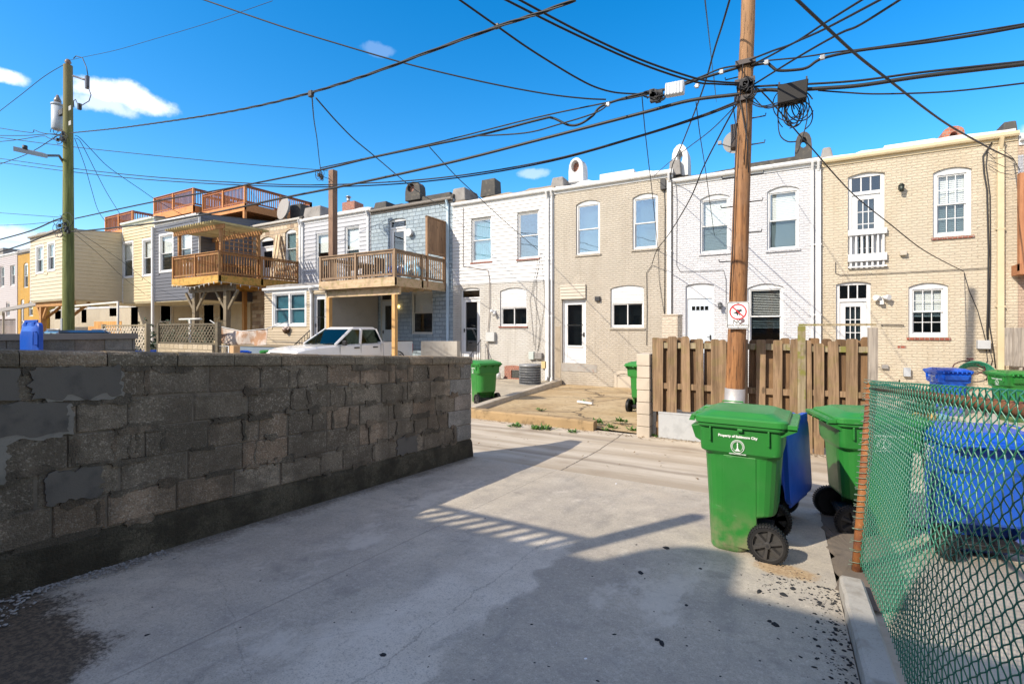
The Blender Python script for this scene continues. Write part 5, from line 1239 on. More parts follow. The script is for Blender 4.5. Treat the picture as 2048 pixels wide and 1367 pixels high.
# dark grey house, front two metres nearer
DGS = m_paint((.105, .11, .13), .5, .2); VF = 13.5; UG0, UG1 = -29.95, -25.6
def front_house(name, label, u0, u1, zt, mat, wins, side_pitch, gut, roofm, zbot=3.35, vf=VF, sidemat=None, glabel='extensions and bays'):
    h = House(name, label, vf, 0, 0, zt, zbot, mat, 'lap', depth=9.5 + 16.3 - vf - 2.8, pitch=side_pitch, ends=(u0, u1), group=glabel)
    for px, k in wins: h.win(px, **k)
    h.finish(gutmat=gut, roofmat=roofm)
    b = MB(); lap(b, (u1, vf + .03, 0), (0, 1, 0), (1, 0, 0), 16.25 - vf, zbot + .03, zt - .02, side_pitch)
    b.build('siding', sidemat or mat, h.root)
    c = MB(); c.box((u1 - .01, vf - .03, zbot), (u1 + .03, vf + .06, zt - .1)); c.build('corner_trim', WHITE, h.root); c = MB(); c.box((u0 - .0, vf - .03, zbot), (u0 + .08, vf - .001, zt - .1)); c.build('corner_trim', WHITE, h.root)
    f = MB(); f.box((u0 + .02, vf + .02, zbot - .04), (u1 - .02, 16.28, zbot - .004)); f.build('soffit', m_paint((.55, .47, .3), .6, .2), h.root)
    return h
K = dict(rise=0, fw=.05, trim=.11, rec=.03)
h = front_house('sided_house', 'dark grey sided house under the long orange roof deck', UG0, UG1, 7.62, DGS, [((321, 470, 346, 542), dict(K, blind='shade', drop=.6)), ((361, 464, 383, 530), dict(K, blind='shade', drop=.6))], .17, WHITE, TAR)
for (px) in ((313, WHITE, .16),):
    b = MB(); u = PV(309, 600, VF).x; b.box((u - .07, VF - .14, .1), (u + .07, VF - .04, 7.4)); b.build('downspout', WHITE, h.root)
YS = m_paint((.56, .475, .30), .5, .25)
h = front_house('sided_house', 'yellow sided house between the dark grey house and the cream bay', -33.6, UG0 - .02, 7.95, YS, [((246, 486, 266, 554), dict(K, blind='shade', drop=.55)), ((287, 480, 306, 550), dict(K, blind='shade', drop=.5))], .17, m_paint((.62, .68, .62), .5, .3), GREYC)
BS = m_paint((.55, .47, .325), .5, .25)
h = front_house('sided_house', 'cream sided upper storey box on timber posts behind the green pole', -38.4, -33.62, 7.2, BS, [((74, 493, 87, 545), dict(K, blind='shade', drop=.5)), ((97, 487, 110, 540), dict(K, blind='shade', drop=.5))], .2, m_paint((.3, .27, .22), .5), GREYC, 3.45, 10.9)
WD = m_wood((.33, .16, .05), (.5, .27, .1))
tp = empty('timber_supports', (-36, 11.2, 0), 'orange timber posts and braces under the cream sided box', 'posts'); 
for i, u in enumerate((-37.7, -34.3)):
    b = MB(); b.box((u - .13, 11.1, .0), (u + .13, 11.36, 3.40)); b.build('post', WD, tp)
    b = MB()
    for s in (-1, 1): b.bar((u + s * .13, 11.22, 2.5), (u + s * .85, 11.22, 3.36), .13, .12, (0, 1, 0))
    b.bar((u, 11.36, 2.5), (u, 12.2, 3.36), .13, .12, (1, 0, 0)); b.build('brace', WD, tp)
b = MB(); b.box((-38.3, 11.08, 3.15), (-33.7, 11.38, 3.405)); b.build('beam', WD, tp)
# ground floor fronts behind (shaded walls under the upper storeys)
h = House('brick_house', 'shaded cream brick ground floor under the dark grey and yellow houses', 16.2, 0, 0, 3.28, -.05, m_brick((.55, .46, .3), (.35, .28, .2)), depth=3, ends=(-33.6, -25.65), group='ground floors under the upper storeys')
h.door((408, 588, 427, 690), rise=.06, style='half', trans=.3, fw=.08); h.win((440, 596, 462, 640), rise=.08, fw=.07, blind='cream'); h.finish(gut=False)
h = House('brick_house', 'shaded pale brick ground floor under the cream sided box', 16.2, 0, 0, 3.38, -.05, m_brick((.55, .48, .36), (.35, .28, .2)), depth=3, ends=(-52.9, -33.65), group='ground floors under the upper storeys')
h.win((219, 605, 233, 632), rise=0, fw=.07, blind=None); h.win((163, 600, 173, 645), rise=.1, fw=.07); h.door((262, 590, 276, 690), rise=.06, style='half', trans=.3, fw=.08); h.win((322, 588, 342, 642), rise=0, fw=.07, trim=.06, blind='slat'); h.win((110, 612, 122, 638), rise=.1, fw=.07); h.finish(gut=False)
h = House('sided_house', 'orange yellow painted house with an awning at far left', 16.0, 0, 0, 8.6, -.05, m_brick((.58, .32, .04), (.42, .24, .05)), depth=8, ends=(-59.3, -53.0))
h.win((47, 525, 56, 575), rise=.15, fw=.06, blind='shade', drop=.4); h.win((57, 600, 66, 632), rise=.15, fw=.06); h.door((41, 598, 48, 680), rise=.1, style='half', fw=.07); h.finish(gutmat=GREYC); h.block('party_wall', (34, 498, 60, 512), .2, 2, GREYC, .03)
aw = MB(); a = PV(36, 612, 11.3); b_ = PV(98, 597, 13.9); aw.hexa([(-49.5, 11.2, 2.95), (-44.2, 11.2, 2.95), (-44.2, 13.95, 3.75), (-49.5, 13.95, 3.75), (-49.5, 11.2, 3.02), (-44.2, 11.2, 3.02), (-44.2, 13.95, 3.82), (-49.5, 13.95, 3.82)]); aw.box((-49.5, 11.18, 2.75), (-44.2, 11.2, 3.0))
for u in (-49.3, -44.4): aw.box((u - .05, 11.25, 0), (u + .05, 11.35, 2.95))
tag(aw.build('awning', m_paint((.33, .29, .23), .7, .3), loc=(-47, 12.5, 0)), 'grey brown porch awning before the orange house at far left', 'awning')
h = House('sided_house', 'pale lilac grey sided house at the left edge of the picture', 16.0, 0, 0, 8.7, -.05, m_paint((.42, .37, .36), .5, .2), 'lap', depth=8, pitch=.17, ends=(-74, -59.4))
h.win((1, 533, 9, 573), rise=0, fw=.07); h.win((21, 530, 30, 570), rise=0, fw=.07); h.win((13, 606, 20, 632), rise=0, fw=.07); h.win((-16, 536, -9, 575), rise=0, fw=.07); h.finish(gutmat=LGUT); h.block('party_wall', (-20, 498, 6, 515), .2, 2, GREYC, .03)
# ---------- timber decks
def rail_run(mb, a, b, zf, h=.95, gap=.125, post=True):
    a, b = Vector((*a, 0)), Vector((*b, 0)); d = b - a; L = d.length; d.normalize()
    z0, z1 = zf + .09, zf + h
    mb.bar(a + Vector((0, 0, z1)), b + Vector((0, 0, z1)), .13, .035); mb.bar(a + Vector((0, 0, z1 - .08)), b + Vector((0, 0, z1 - .08)), .035, .085); mb.bar(a + Vector((0, 0, z0)), b + Vector((0, 0, z0)), .035, .085)
    n = int(L / gap); nn = Vector((-d.y, d.x, 0)) * .028
    for i in range(1, n):
        p = a + d * (L * i / n) + nn; mb.bar(p + Vector((0, 0, z0 - .03)), p + Vector((0, 0, z1 - .05)), .036, .036, (0, 1, 0))
def deck(name, label, u0, u1, v0, v1, zf, mats, h=.95, runs=('f', 'r', 'l'), joist=.28, group='timber decks', rposts=None, gap=.125, lift=0):
    m_rail, m_floor, m_joist, m_post = mats
    rt = empty(name, ((u0 + u1) / 2, v0, zf - joist), label, 'deck', group)
    f = MB(); n = int((v1 - v0) / .14)
    for i in range(n): f.box((u0 + .01, v0 + .14 * i + .003, zf - .028), (u1 - .01, v0 + .14 * i + .137, zf))
    f.build('floor', m_floor, rt)
    j = MB(); 
    j.box((u0, v0, zf - joist), (u1, v0 + .04, zf - .03)); j.box((u0, v0 + .042, zf - joist), (u0 + .04, v1, zf - .03)); j.box((u1 - .04, v0 + .042, zf - joist), (u1, v1, zf - .03))
    for i in range(1, int((u1 - u0) / .41)): j.box((u0 + .41 * i, v0 + .045, zf - joist + .03), (u0 + .41 * i + .04, v1 - .02, zf - .031))
    j.build('joists', m_joist, rt)
    segs = {'f': ((u0 + .05, v0 + .06), (u1 - .05, v0 + .06)), 'r': ((u1 - .05, v0 + .06), (u1 - .05, v1)), 'l': ((u0 + .05, v0 + .06), (u0 + .05, v1)), 'b': ((u0 + .05, v1), (u1 - .05, v1))}
    for r_ in runs:
        b = MB(); rail_run(b, *segs[r_], zf + lift, h, gap); b.build('railing', m_rail, rt)
        (ax, ay), (bx, by) = segs[r_]; L = math.hypot(bx - ax, by - ay); k = max(1, round(L / 1.9))
        for i in range(k + 1):
            x, y = ax + (bx - ax) * i / k, ay + (by - ay) * i / k
            if r_ != 'f' and i == 0: continue
            p = MB(); p.box((x - .05, y - .05, zf - joist * .9), (x + .05, y + .05, zf + h + lift + .03)); p.build('rail_post', m_post, rt)
    return rt
GW = m_wood((.19, .12, .07), (.34, .23, .14)); GWF = m_wood((.3, .2, .11), (.45, .32, .19), 0); GWJ = m_wood((.42, .29, .17), (.58, .43, .27), 0, .4, .35); PINE = m_wood((.5, .27, .09), (.66, .41, .17))
D1 = deck('timber_deck', 'big weathered timber balcony on square posts in front of the pale blue house', -16.35, -12.3, 13.2, 16.25, 3.75, (GW, GWF, GWJ, GW), .98, joist=.34)
b = MB(); b.box((-16.3, 13.5, 3.12), (-12.35, 13.6, 3.405)); b.build('beam', GWJ, D1)
for u in (-16.15, -12.62):
    b = MB(); b.box((u - .075, 13.47, -.05), (u + .075, 13.63, 3.12)); b.build('post', PINE, D1)
b = MB()
for i in range(8): b.box((-12.33, 15.1 + i * .142, 3.8 + 1.03), (-12.31, 15.1 + i * .142 + .137, 6.25))
b.box((-12.38, 15.02, 3.5), (-12.28, 15.09, 6.32)); b.box((-12.38, 16.15, 3.5), (-12.28, 16.22, 6.28)); b.box((-12.4, 15.02, 6.27), (-12.26, 16.22, 6.31)); b.box((-12.305, 15.1, 4.85), (-12.27, 16.14, 4.95)); b.build('privacy_screen', m_wood((.2, .11, .06), (.33, .2, .11)), D1)
# things standing on the balcony
t = empty('patio_table', (-15.3, 14.4, 3.75), 'dark patio table behind the railing of the weathered balcony', 'table'); b = MB(); b.box((-15.9, 14.0, 4.42), (-14.6, 14.8, 4.47)); b.build('top', m_plain((.05, .05, .055)), t)
for x in (-15.8, -14.7):
    for y in (14.1, 14.7): b = MB(); b.box((x - .03, y - .03, 3.755), (x + .03, y + .03, 4.42)); b.build('leg', DARK, t)
for i, (x, y, l) in enumerate(((-14.25, 14.2, 'dark patio chair right of the table on the weathered balcony'), (-16.0, 15.2, 'dark patio chair in the far corner of the weathered balcony'))):
    c = empty('patio_chair', (x, y, 3.75), l, 'chair', 'balcony chairs'); b = MB(); b.box((x - .24, y - .24, 4.16), (x + .24, y + .24, 4.2)); b.build('seat', DARK, c); b = MB(); b.box((x + .2, y - .24, 4.21), (x + .24, y + .24, 4.66)); b.build('backrest', DARK, c)
    for sx in (-.22, .22):
        for sy in (-.22, .22): b = MB(); b.box((x + sx - .015, y + sy - .015, 3.755), (x + sx + .015, y + sy + .015, 4.16)); b.build('leg', DARK, c)
for i, (c, col, lab, s) in enumerate((((-12.75, 13.9, 3.95), (.12, .3, .6), 'bright blue bagged bundle at the corner of the weathered balcony', .2), ((-12.7, 14.7, 4.1), (.35, .6, .75), 'pale blue plastic tarpaulin heap against the balcony side rail', .34), ((-12.8, 13.6, 3.9), (.05, .09, .3), 'dark blue bag beside the balcony corner post', .17))):
    bm = bmesh.new(); bmesh.ops.create_icosphere(bm, subdivisions=3, radius=s); 
    for v in bm.verts: v.co *= 1 + .5 * noise.noise(v.co * 5 / s * .4 + Vector((i, 0, 0))); v.co.z *= 1.1
    zmin = min(v.co.z for v in bm.verts); me = bpy.data.meshes.new('bundle'); bm.to_mesh(me); bm.free(); o = bpy.data.objects.new('bundle', me); COL.objects.link(o); o.location = (c[0], c[1], 3.752 - zmin); me.materials.append(m_plain(col, .4)); tag(o, lab, 'bundle')
# tall brown service post rising behind the balcony
b = MB(); p = PV(663, 340, 14.0); b.box((p.x - .13, 13.95, 3.76), (p.x + .13, 14.2, p.z)); tag(b.build('service_post', m_wood((.16, .09, .055), (.27, .16, .1)), loc=(p.x, 14.07, 3.76)), 'tall square brown timber mast carrying wires above the weathered balcony', 'post')
# orange deck with pergola
OW = m_wood((.24, .10, .035), (.43, .21, .07), 2, .6, .25); OWJ = m_wood((.52, .27, .05), (.66, .37, .09), 0, .4, .5); OWD = m_wood((.14, .11, .07), (.25, .2, .13))
D2 = deck('timber_deck', 'orange stained timber deck with a pergola in front of the brown stone house', -25.5, -21.6, 12.2, 16.2, 4.25, (OW, OW, OWJ, OW), 1.02, joist=.36)
b = MB(); b.box((-25.4, 12.9, 3.6), (-21.7, 13.05, 3.885)); b.build('beam', OWD, D2)
for u in (-24.9, -22.3):
    b = MB(); b.box((u - .11, 12.87, -.05), (u + .11, 13.08, 3.60)); b.build('post', OWD, D2)
    b = MB()
    for s in (-1, 1): b.bar((u + s * .1, 12.97, 2.75), (u + s * .85, 12.97, 3.6), .12, .09, (0, 1, 0))
    b.build('brace', OWD, D2)
for u in (-25.35, -23.0):
    b = MB(); b.box((u - .09, 15.6, -.05), (u + .09, 15.78, 3.88)); b.build('post', m_wood((.4, .2, .06), (.52, .28, .1)), D2)
pg_ = empty('pergola', (-23.5, 13, 4.25), 'small slatted timber pergola standing on the orange deck', 'pergola')
for u in (-25.3, -21.85):
    for v_ in (12.45, 14.2): b = MB(); b.box((u - .06, v_ - .06, 4.252), (u + .06, v_ + .06, 6.45)); b.build('post', OW, pg_)
b = MB()
for v_ in (12.4, 14.15): b.box((-25.7, v_ - .03, 6.30), (-21.5, v_ + .03, 6.50))
b.build('beam', OW, pg_); b = MB()
for i in range(21): u = -25.65 + i * .2; b.box((u - .02, 12.0, 6.502), (u + .02, 14.6, 6.60))
b.build('slats', m_wood((.42, .32, .12), (.6, .48, .22), 1), pg_)
b = MB()
for k in range(7): b.box((-21.9, 12.6 + k * .22, 5.35), (-21.87, 12.63 + k * .22, 6.3))
for k in range(5): b.box((-21.905, 12.52, 5.4 + k * .2), (-21.865, 14.13, 5.43 + k * .2))
b.build('trellis', OW, pg_)
# string of bulbs along the deck
b = MB(); rr = random.Random(4)
P_ = [(-25.4, 12.12, 3.95), (-23.5, 12.1, 3.75), (-21.6, 12.1, 3.95), (-21.5, 14.2, 3.8), (-21.5, 16.1, 4.0)]
b.tube(P_, .008, 4)
for i in range(4):
    for k in range(5):
        q = Vector(P_[i]).lerp(Vector(P_[i + 1]), (k + .5) / 5); b.tube([q, q + Vector((0, 0, -.06)), q + Vector((0, 0, -.13))], [.018, .03, .01], 6)
tag(b.build('string_lights', m_paint((.55, .55, .5), .3), loc=P_[1]), 'string of small bulbs hanging round the orange deck edge', 'string lights')
# roof decks
RD = m_wood((.24, .075, .03), (.40, .15, .06)); RDJ = m_wood((.5, .19, .06), (.62, .28, .10), 0)
def rdeck(label, u0, u1, v0, v1, zf, h, zr):
    r = deck('roof_deck', label, u0, u1, v0, v1, zf, (RD, RD, RDJ, RDJ), h, runs=('f', 'r', 'l', 'b'), joist=.42, group='roof decks', gap=.13)
    for u in (u0 + .1, u1 - .1):
        for v_ in (v0 + .08, v1 - .1): b = MB(); b.box((u - .07, v_ - .07, zr), (u + .07, v_ + .07, zf - .43)); b.build('post', RDJ, r)
    return r
rdeck('longest red brown roof deck, on the dark grey house', -29.9, -25.7, 15.9, 20.2, 8.75, .98, 7.7)
rdeck('red brown roof deck raised a step higher, left of the longest one', -34.6, -30.05, 15.5, 19.5, 9.1, .98, 8.1)
rdeck('lowest and farthest left red brown roof deck, above the cream box', -38.6, -34.9, 14.5, 18.6, 8.15, .98, 7.45)
p = PV(570, 418, 16.9); d_ = MB(); d_.tube([p + Vector((0, .1, 0)), p, p + Vector((-.02, -.12, .02))], [.08, .5, .62], 20); d_.tube([p, p + Vector((.05, .1, -.9))], .04, 6)
tag(d_.build('satellite_dish', m_plain((.33, .31, .29), .5), loc=p), 'grey round satellite dish on the roof of the brown stone house', 'satellite dish')

# ---------- alley edge at the left
LATW = m_paint((.62, .54, .42), .6, .3); LATD = m_wood((.085, .07, .045), (.16, .135, .09), 0)
def lattice(name, label, x0, x1, y0, y1, v, mat, step=.16, posts=True, pm=None, seed=0):
    a, b = PV(x0, y0, v), PV(x1, y0, v); zb = PV((x0 + x1) / 2, y1, v).z; zt = (a.z + b.z) / 2; u0, u1 = a.x, b.x
    rt = empty(name, ((u0 + u1) / 2, v, .0), label, 'fence', 'lattice fences'); m = MB(); H_ = zt - zb
    for s, dv in ((1, 0), (-1, .012)):
        c = u0 - H_
        while c < u1:
            p0, p1 = (c, zb), (c + H_, zt)
            if s < 0: p0, p1 = (c, zt), (c + H_, zb)
            t0 = max(0, (u0 - c) / H_); t1 = min(1, (u1 - c) / H_)
            if t1 - t0 > .02:
                q0 = (p0[0] + H_ * t0, p0[1] + (p1[1] - p0[1]) * t0); q1 = (p0[0] + H_ * t1, p0[1] + (p1[1] - p0[1]) * t1)
                m.bar((q0[0], v + dv, q0[1]), (q1[0], v + dv, q1[1]), .010, .038)
            c += step
    m.build('lattice', mat, rt); f = MB(); f.box((u0, v - .03, zt), (u1, v + .03, zt + .05)); f.box((u0, v - .03, zb - .05), (u1, v + .03, zb)); f.build('frame', pm or mat, rt)
    for u in (u0, u1): p = MB(); p.box((u - .06, v - .05, .05), (u + .06, v + .07, zt + .08)); p.build('post', pm or mat, rt)
    return rt
lattice('lattice_fence', 'pale cream lattice fence end left of the dark lattice', 207, 294, 652, 712, 8.45, LATW, .2, pm=m_wood((.25, .2, .12), (.36, .3, .2)))
lattice('lattice_fence', 'dark weathered lattice fence on a low pale block wall by the orange deck', 318, 436, 650, 684, 8.5, LATD, .17)
def lowwall(label, x0, x1, y0, v, mat, cap=None, th=.2):
    a, b = PV(x0, y0, v), PV(x1, y0, v); zt = PV((x0 + x1) / 2, y0, v).z; m = MB(); m.box((a.x, v, .0), (b.x, v + th, zt)); o = m.build('block_wall', mat, loc=((a.x + b.x) / 2, v + th / 2, 0)); tag(o, label, 'wall')
    if cap: c = MB(); c.box((a.x - .03, v - .03, zt), (b.x + .03, v + th + .03, zt + .09)); c.build('coping', cap, o)
PB = m_stone((.42, .35, .24), (.46, .39, .28), (.4, .33, .22), .4, .2, (.3, .25, .17))
lowwall('low pale stained block wall below the dark lattice fence', 316, 424, 688, 8.42, PB)
lowwall('low blue grey painted wall behind the blue and green cart lids', 466, 590, 693, 11.6, m_paint((.17, .22, .28), .7, .4), m_concrete((.25, .2, .14)))
lowwall('narrow orange brown pillar between the wire gate and the blue grey wall', 459, 467, 691, 8.5, m_concrete((.5, .33, .18), .9, .3, (.3, .18, .1), .6))
cg_ = empty('wire_gate', (PV(445, 700, 8.5).x, 8.5, .05), 'small grey chain link gate between pale wall and orange brown pillar', 'gate'); a, b_ = PV(429, 691, 8.5), PV(458, 691, 8.5)
m = MB(); m.tube([(a.x, 8.5, .08), (a.x, 8.5, a.z), (b_.x, 8.5, a.z), (b_.x, 8.5, .08), (a.x, 8.5, .08)], .022, 8); m.build('frame', m_metal((.5, .52, .52), .4), cg_)
m = MB(); k = 0; W_ = b_.x - a.x
for i in range(int(W_ / .06)):
    pts = [(a.x + .03 + .06 * i + (.03 if (j + i) % 2 else -.03), 8.5 + (.003 if j % 2 else -.003), .1 + (a.z - .12) * j / 22) for j in range(23)]; m.tube(pts, .004, 4)
m.build('mesh', m_metal((.55, .56, .55), .4), cg_, fix=False)
# hanging stained sheet on a line
a, b_ = PV(437, 652, 8.9), PV(533, 657, 8.9); n, k = 40, 14; vs = []; fs = []; zb = PV(485, 689, 8.9).z
for i in range(n + 1):
    f = i / n; sag = .12 * 4 * f * (1 - f)
    for j in range(k + 1):
        g_ = j / k; zt = a.z + (b_.z - a.z) * f - sag; vs.append((a.x + (b_.x - a.x) * f, 8.9 + .05 * math.sin(f * 21) * g_ + .04 * math.sin(f * 8 + g_ * 3), zt + (zb - zt) * g_ + .02 * math.sin(f * 13) * g_))
fs = [(i*(k+1)+j, (i+1)*(k+1)+j, (i+1)*(k+1)+j+1, i*(k+1)+j+1) for i in range(n) for j in range(k)]
m = MB(); m.add(vs, fs, True)
t = NT('stained_cloth'); p = t.pos(); q = t.noise(p, 2.2, 6, .65); q2 = t.noise(p, 1.1, 5); c = t.mix(t.ramp(q, .42, .6), (.5, .45, .41), (.33, .19, .11)); c = t.mix(t.ramp(q2, .58, .7), c, (.38, .16, .1)); t.principled(c, .85); 
o = m.build('hanging_sheet', t.m, loc=((a.x + b_.x) / 2, 8.9, zb)); sd = o.modifiers.new('th', 'SOLIDIFY'); sd.thickness = .004; tag(o, 'rust stained white sheet hanging from a line by the dark lattice', 'sheet')
m = MB(); e0 = PV(420, 640, 8.9); e1 = PV(577, 642, 10.5); m.tube([e0, a, a.lerp(b_, .5) + Vector((0, 0, -.12)), b_, e1], .012, 5); tag(m.build('clothes_line', m_paint((.7, .7, .68)), loc=e0), 'white rope holding the stained sheet', 'rope')
# clothes pole and pipe frame
PIPE = m_paint((.62, .6, .54), .4, .4)
p = PV(380, 638, 9.0); m = MB(); m.tube([(p.x, 9, .05), (p.x, 9, p.z)], .04, 8); q0, q1 = PV(359, 638, 9.0), PV(402, 638, 9.0); m.tube([(q0.x, 9, p.z), (q1.x, 9, p.z)], .035, 8); tag(m.build('clothes_pole', PIPE, loc=(p.x, 9, .05)), 'white T shaped clothes pole before the dark lattice fence', 'pole')
m = MB(); a, b_ = PV(125, 614, 10.0), PV(236, 604, 10.0); m.tube([(a.x, 10, .05), a, b_, (b_.x, 10, .05)], .05, 8); tag(m.build('pipe_stand', PIPE, loc=((a.x + b_.x) / 2, 10, .05)), 'white pipe frame standing before the cream box and its posts', 'frame')
# orange picket panels behind
b = MB(); a, b_ = PV(176, 643, 11.5), PV(243, 645, 11.5); n = 16
for i in range(n): u = a.x + (b_.x - a.x) * i / n; b.box((u + .01, 11.5, .05), (u + (b_.x - a.x) / n - .01, 11.52, a.z - (.25 if i < 3 else 0)))
b.box((a.x, 11.525, 1.0), (b_.x, 11.56, 1.1)); tag(b.build('board_fence', m_wood((.46, .22, .06), (.6, .32, .1)), loc=((a.x + b_.x) / 2, 11.5, .05)), 'orange board fence under the cream box at left', 'fence')
b = MB(); a, b_ = PV(0, 640, 12.0), PV(30, 640, 12.0)
for i in range(14): u = a.x + (b_.x - a.x) * i / 13; b.tube([(u, 12, .05), (u, 12, a.z)], .02, 4)
b.box((a.x, 11.97, a.z), (b_.x, 12.03, a.z + .06)); tag(b.build('picket_railing', m_wood((.14, .08, .05), (.22, .13, .09)), loc=((a.x + b_.x) / 2, 12, .05)), 'dark picket railing before the lilac grey house at the left edge', 'railing')
b = MB(); a, b_ = PV(325, 655, 11.0), PV(445, 655, 11.0)
rr = random.Random(6)
# far left block wall
fw2 = empty('block_wall', (-10.2, 2.5, .8), 'low grey block wall with coping in the neighbouring yard at far left', 'wall'); bw = MB(); capb = MB(); mo = MB(); s = -1.0; v1 = 4.25; rr = random.Random(4)
for c in range(7):
    s = -1.0 - .2 * (c % 2)
    while s < v1: e = min(s + .4, v1); bw.box((-10.3, s + .006, .25 + c * .2 + .005), (-10.1 + rr.uniform(-.004, .004), e - .006, .25 + c * .2 + .195)); s = e
mo.box((-10.28, -1.0, .2), (-10.112, v1 - .01, 1.65)); capb.box((-10.34, -1.0, 1.65), (-10.06, v1 + .02, 1.745)); bw.build('blocks', m_block((.2, .185, .16), (.3, .28, .25), 0, .4), fw2); mo.build('mortar', MORT, fw2); capb.build('coping', m_concrete((.24, .21, .18)), fw2)
# dark bushes behind the dark lattice
for i, (x, lab, s) in enumerate(((300, 'dark leafy bush at the left end of the dark lattice', 1.0), (345, 'dark round bush just behind the dark lattice fence', .9), (402, 'dark bush below the orange deck behind the lattice', .8))):
    p = PV(x, 662, 9.6); rt = empty('bush', (p.x, 9.6, .03), lab, 'bush', 'bushes behind the dark lattice'); lf = MB(); rr = random.Random(i)
    for k in range(420):
        d = Vector((rr.gauss(0, .33), rr.gauss(0, .3), rr.gauss(0, .42))) * s; c = Vector((p.x, 9.6, 1.15)) + d; a_ = Vector((rr.gauss(0, 1), rr.gauss(0, 1), rr.gauss(0, 1))).normalized() * .07; b2 = a_.orthogonal().normalized() * .035
        lf.add([c - a_, c - b2, c + a_, c + b2], [(0, 1, 2, 3)])
    lf.build('foliage', m_plain((.03, .06, .018), .6), rt, fix=False); st = MB(); st.tube([(p.x, 9.6, .0), (p.x + .05, 9.6, .6), (p.x, 9.65, 1.1)], [.05, .04, .02], 6); st.build('stem', GW, rt)

# ---------- white pickup
PW = NT('white_car_paint'); p = PW.pos(); n_ = PW.noise(p, 5.0, 5)
PW.principled(PW.mix(PW.ramp(n_, .5, .75, 0, .2), (.78, .78, .77), (.55, .52, .47)), .25, None, 0, .5, Coat_Weight=.6, Coat_Roughness=.05); PW = PW.m
CGL = m_glass((.10, .17, .17), .02, .03, (.55, .75, .62)); BLK_ = m_plain((.02, .02, .022), .4)
tk = empty('pickup_truck', (-14.25, 12.7, .20), 'white crew cab pickup parked nose out under the weathered balcony', 'pickup truck', rz=R(-2))
def sect(y, w, zb, zt, r=.06):            # one cross-section of the body, nose at -y
    h = w / 2
    return [(-h, y, zb), (h, y, zb), (h + .0, y, zb + .15), (h + .015, y, (zb + zt) / 2), (h - .02, y, zt - r), (h - .02 - r, y, zt), (-h + .02 + r, y, zt), (-h + .02, y, zt - r), (-h - .015, y, (zb + zt) / 2), (-h, y, zb + .15)]
b = MB(); b.loft([sect(-2.62, 1.50, .45, .84), sect(-2.56, 1.62, .38, .93), sect(-2.3, 1.72, .36, 1.00), sect(-1.75, 1.76, .34, 1.055), sect(-1.2, 1.78, .34, 1.085), sect(-1.0, 1.78, .34, 1.10), sect(.95, 1.78, .34, 1.12), sect(1.0, 1.78, .34, 1.13)])
body = b.build('body', PW, tk, local=True)
b = MB(); cab = [(-1.16, 1.54, 1.10, 1.16), (-.98, 1.60, 1.10, 1.14)]
lw, uw = .86, .68
def cabring(y0, y1, z, hw): return [(-hw, y0, z), (hw, y0, z), (hw, y1, z), (-hw, y1, z)]
prof = [(-1.18, 1.0, 1.095, .86), (-1.10, .99, 1.14, .855), (-.40, .80, 1.60, .70), (-.18, .72, 1.655, .66), (-.02, .60, 1.675, .60)]
# roof shell and pillars, window openings left free
def ring(y0, y1, z, hw, r=.0): return [Vector((-hw, y0, z)), Vector((hw, y0, z)), Vector((hw, y1, z)), Vector((-hw, y1, z))]
lo = ring(-1.16, 1.0, 1.10, .86); hi = ring(-.36, .83, 1.64, .70); top = ring(-.20, .74, 1.715, .64)
b.loft([ring(-.40, .86, 1.62, .712), hi, top])
def strut(mb, p, q, w, d=.05): mb.bar(p, q, w, d, (p - Vector((0, 0, 1.3))).normalized())
for s in (0, 1): strut(b, lo[s], hi[s], .09)
for s in (2, 3): strut(b, lo[s], hi[s], .16)
for s in (-1, 1):
    m0, m1 = Vector((s * .855, -.08, 1.10)), Vector((s * .705, .10, 1.64)); strut(b, m0, m1, .11)
b.box((-.86, .93, 1.09), (.86, 1.0, 1.17))
b.build('cab', PW, tk, local=True, bevel=.015)
def quad(name, pts, mat, parent=tk):
    m = MB(); n = (Vector(pts[1]) - Vector(pts[0])).cross(Vector(pts[2]) - Vector(pts[0])).normalized() * .006
    m.hexa([Vector(p) for p in pts] + [Vector(p) + n for p in pts]); return m.build(name, mat, parent, local=True)
L_ = lambda a, b_, t: a.lerp(b_, t)
quad('windshield', [L_(lo[0], hi[0], .04), L_(lo[1], hi[1], .04), L_(lo[1], hi[1], .98), L_(lo[0], hi[0], .98)], CGL)
quad('rear_window', [L_(lo[2], hi[2], .1), L_(lo[3], hi[3], .1), L_(lo[3], hi[3], .95), L_(lo[2], hi[2], .95)], CGL)
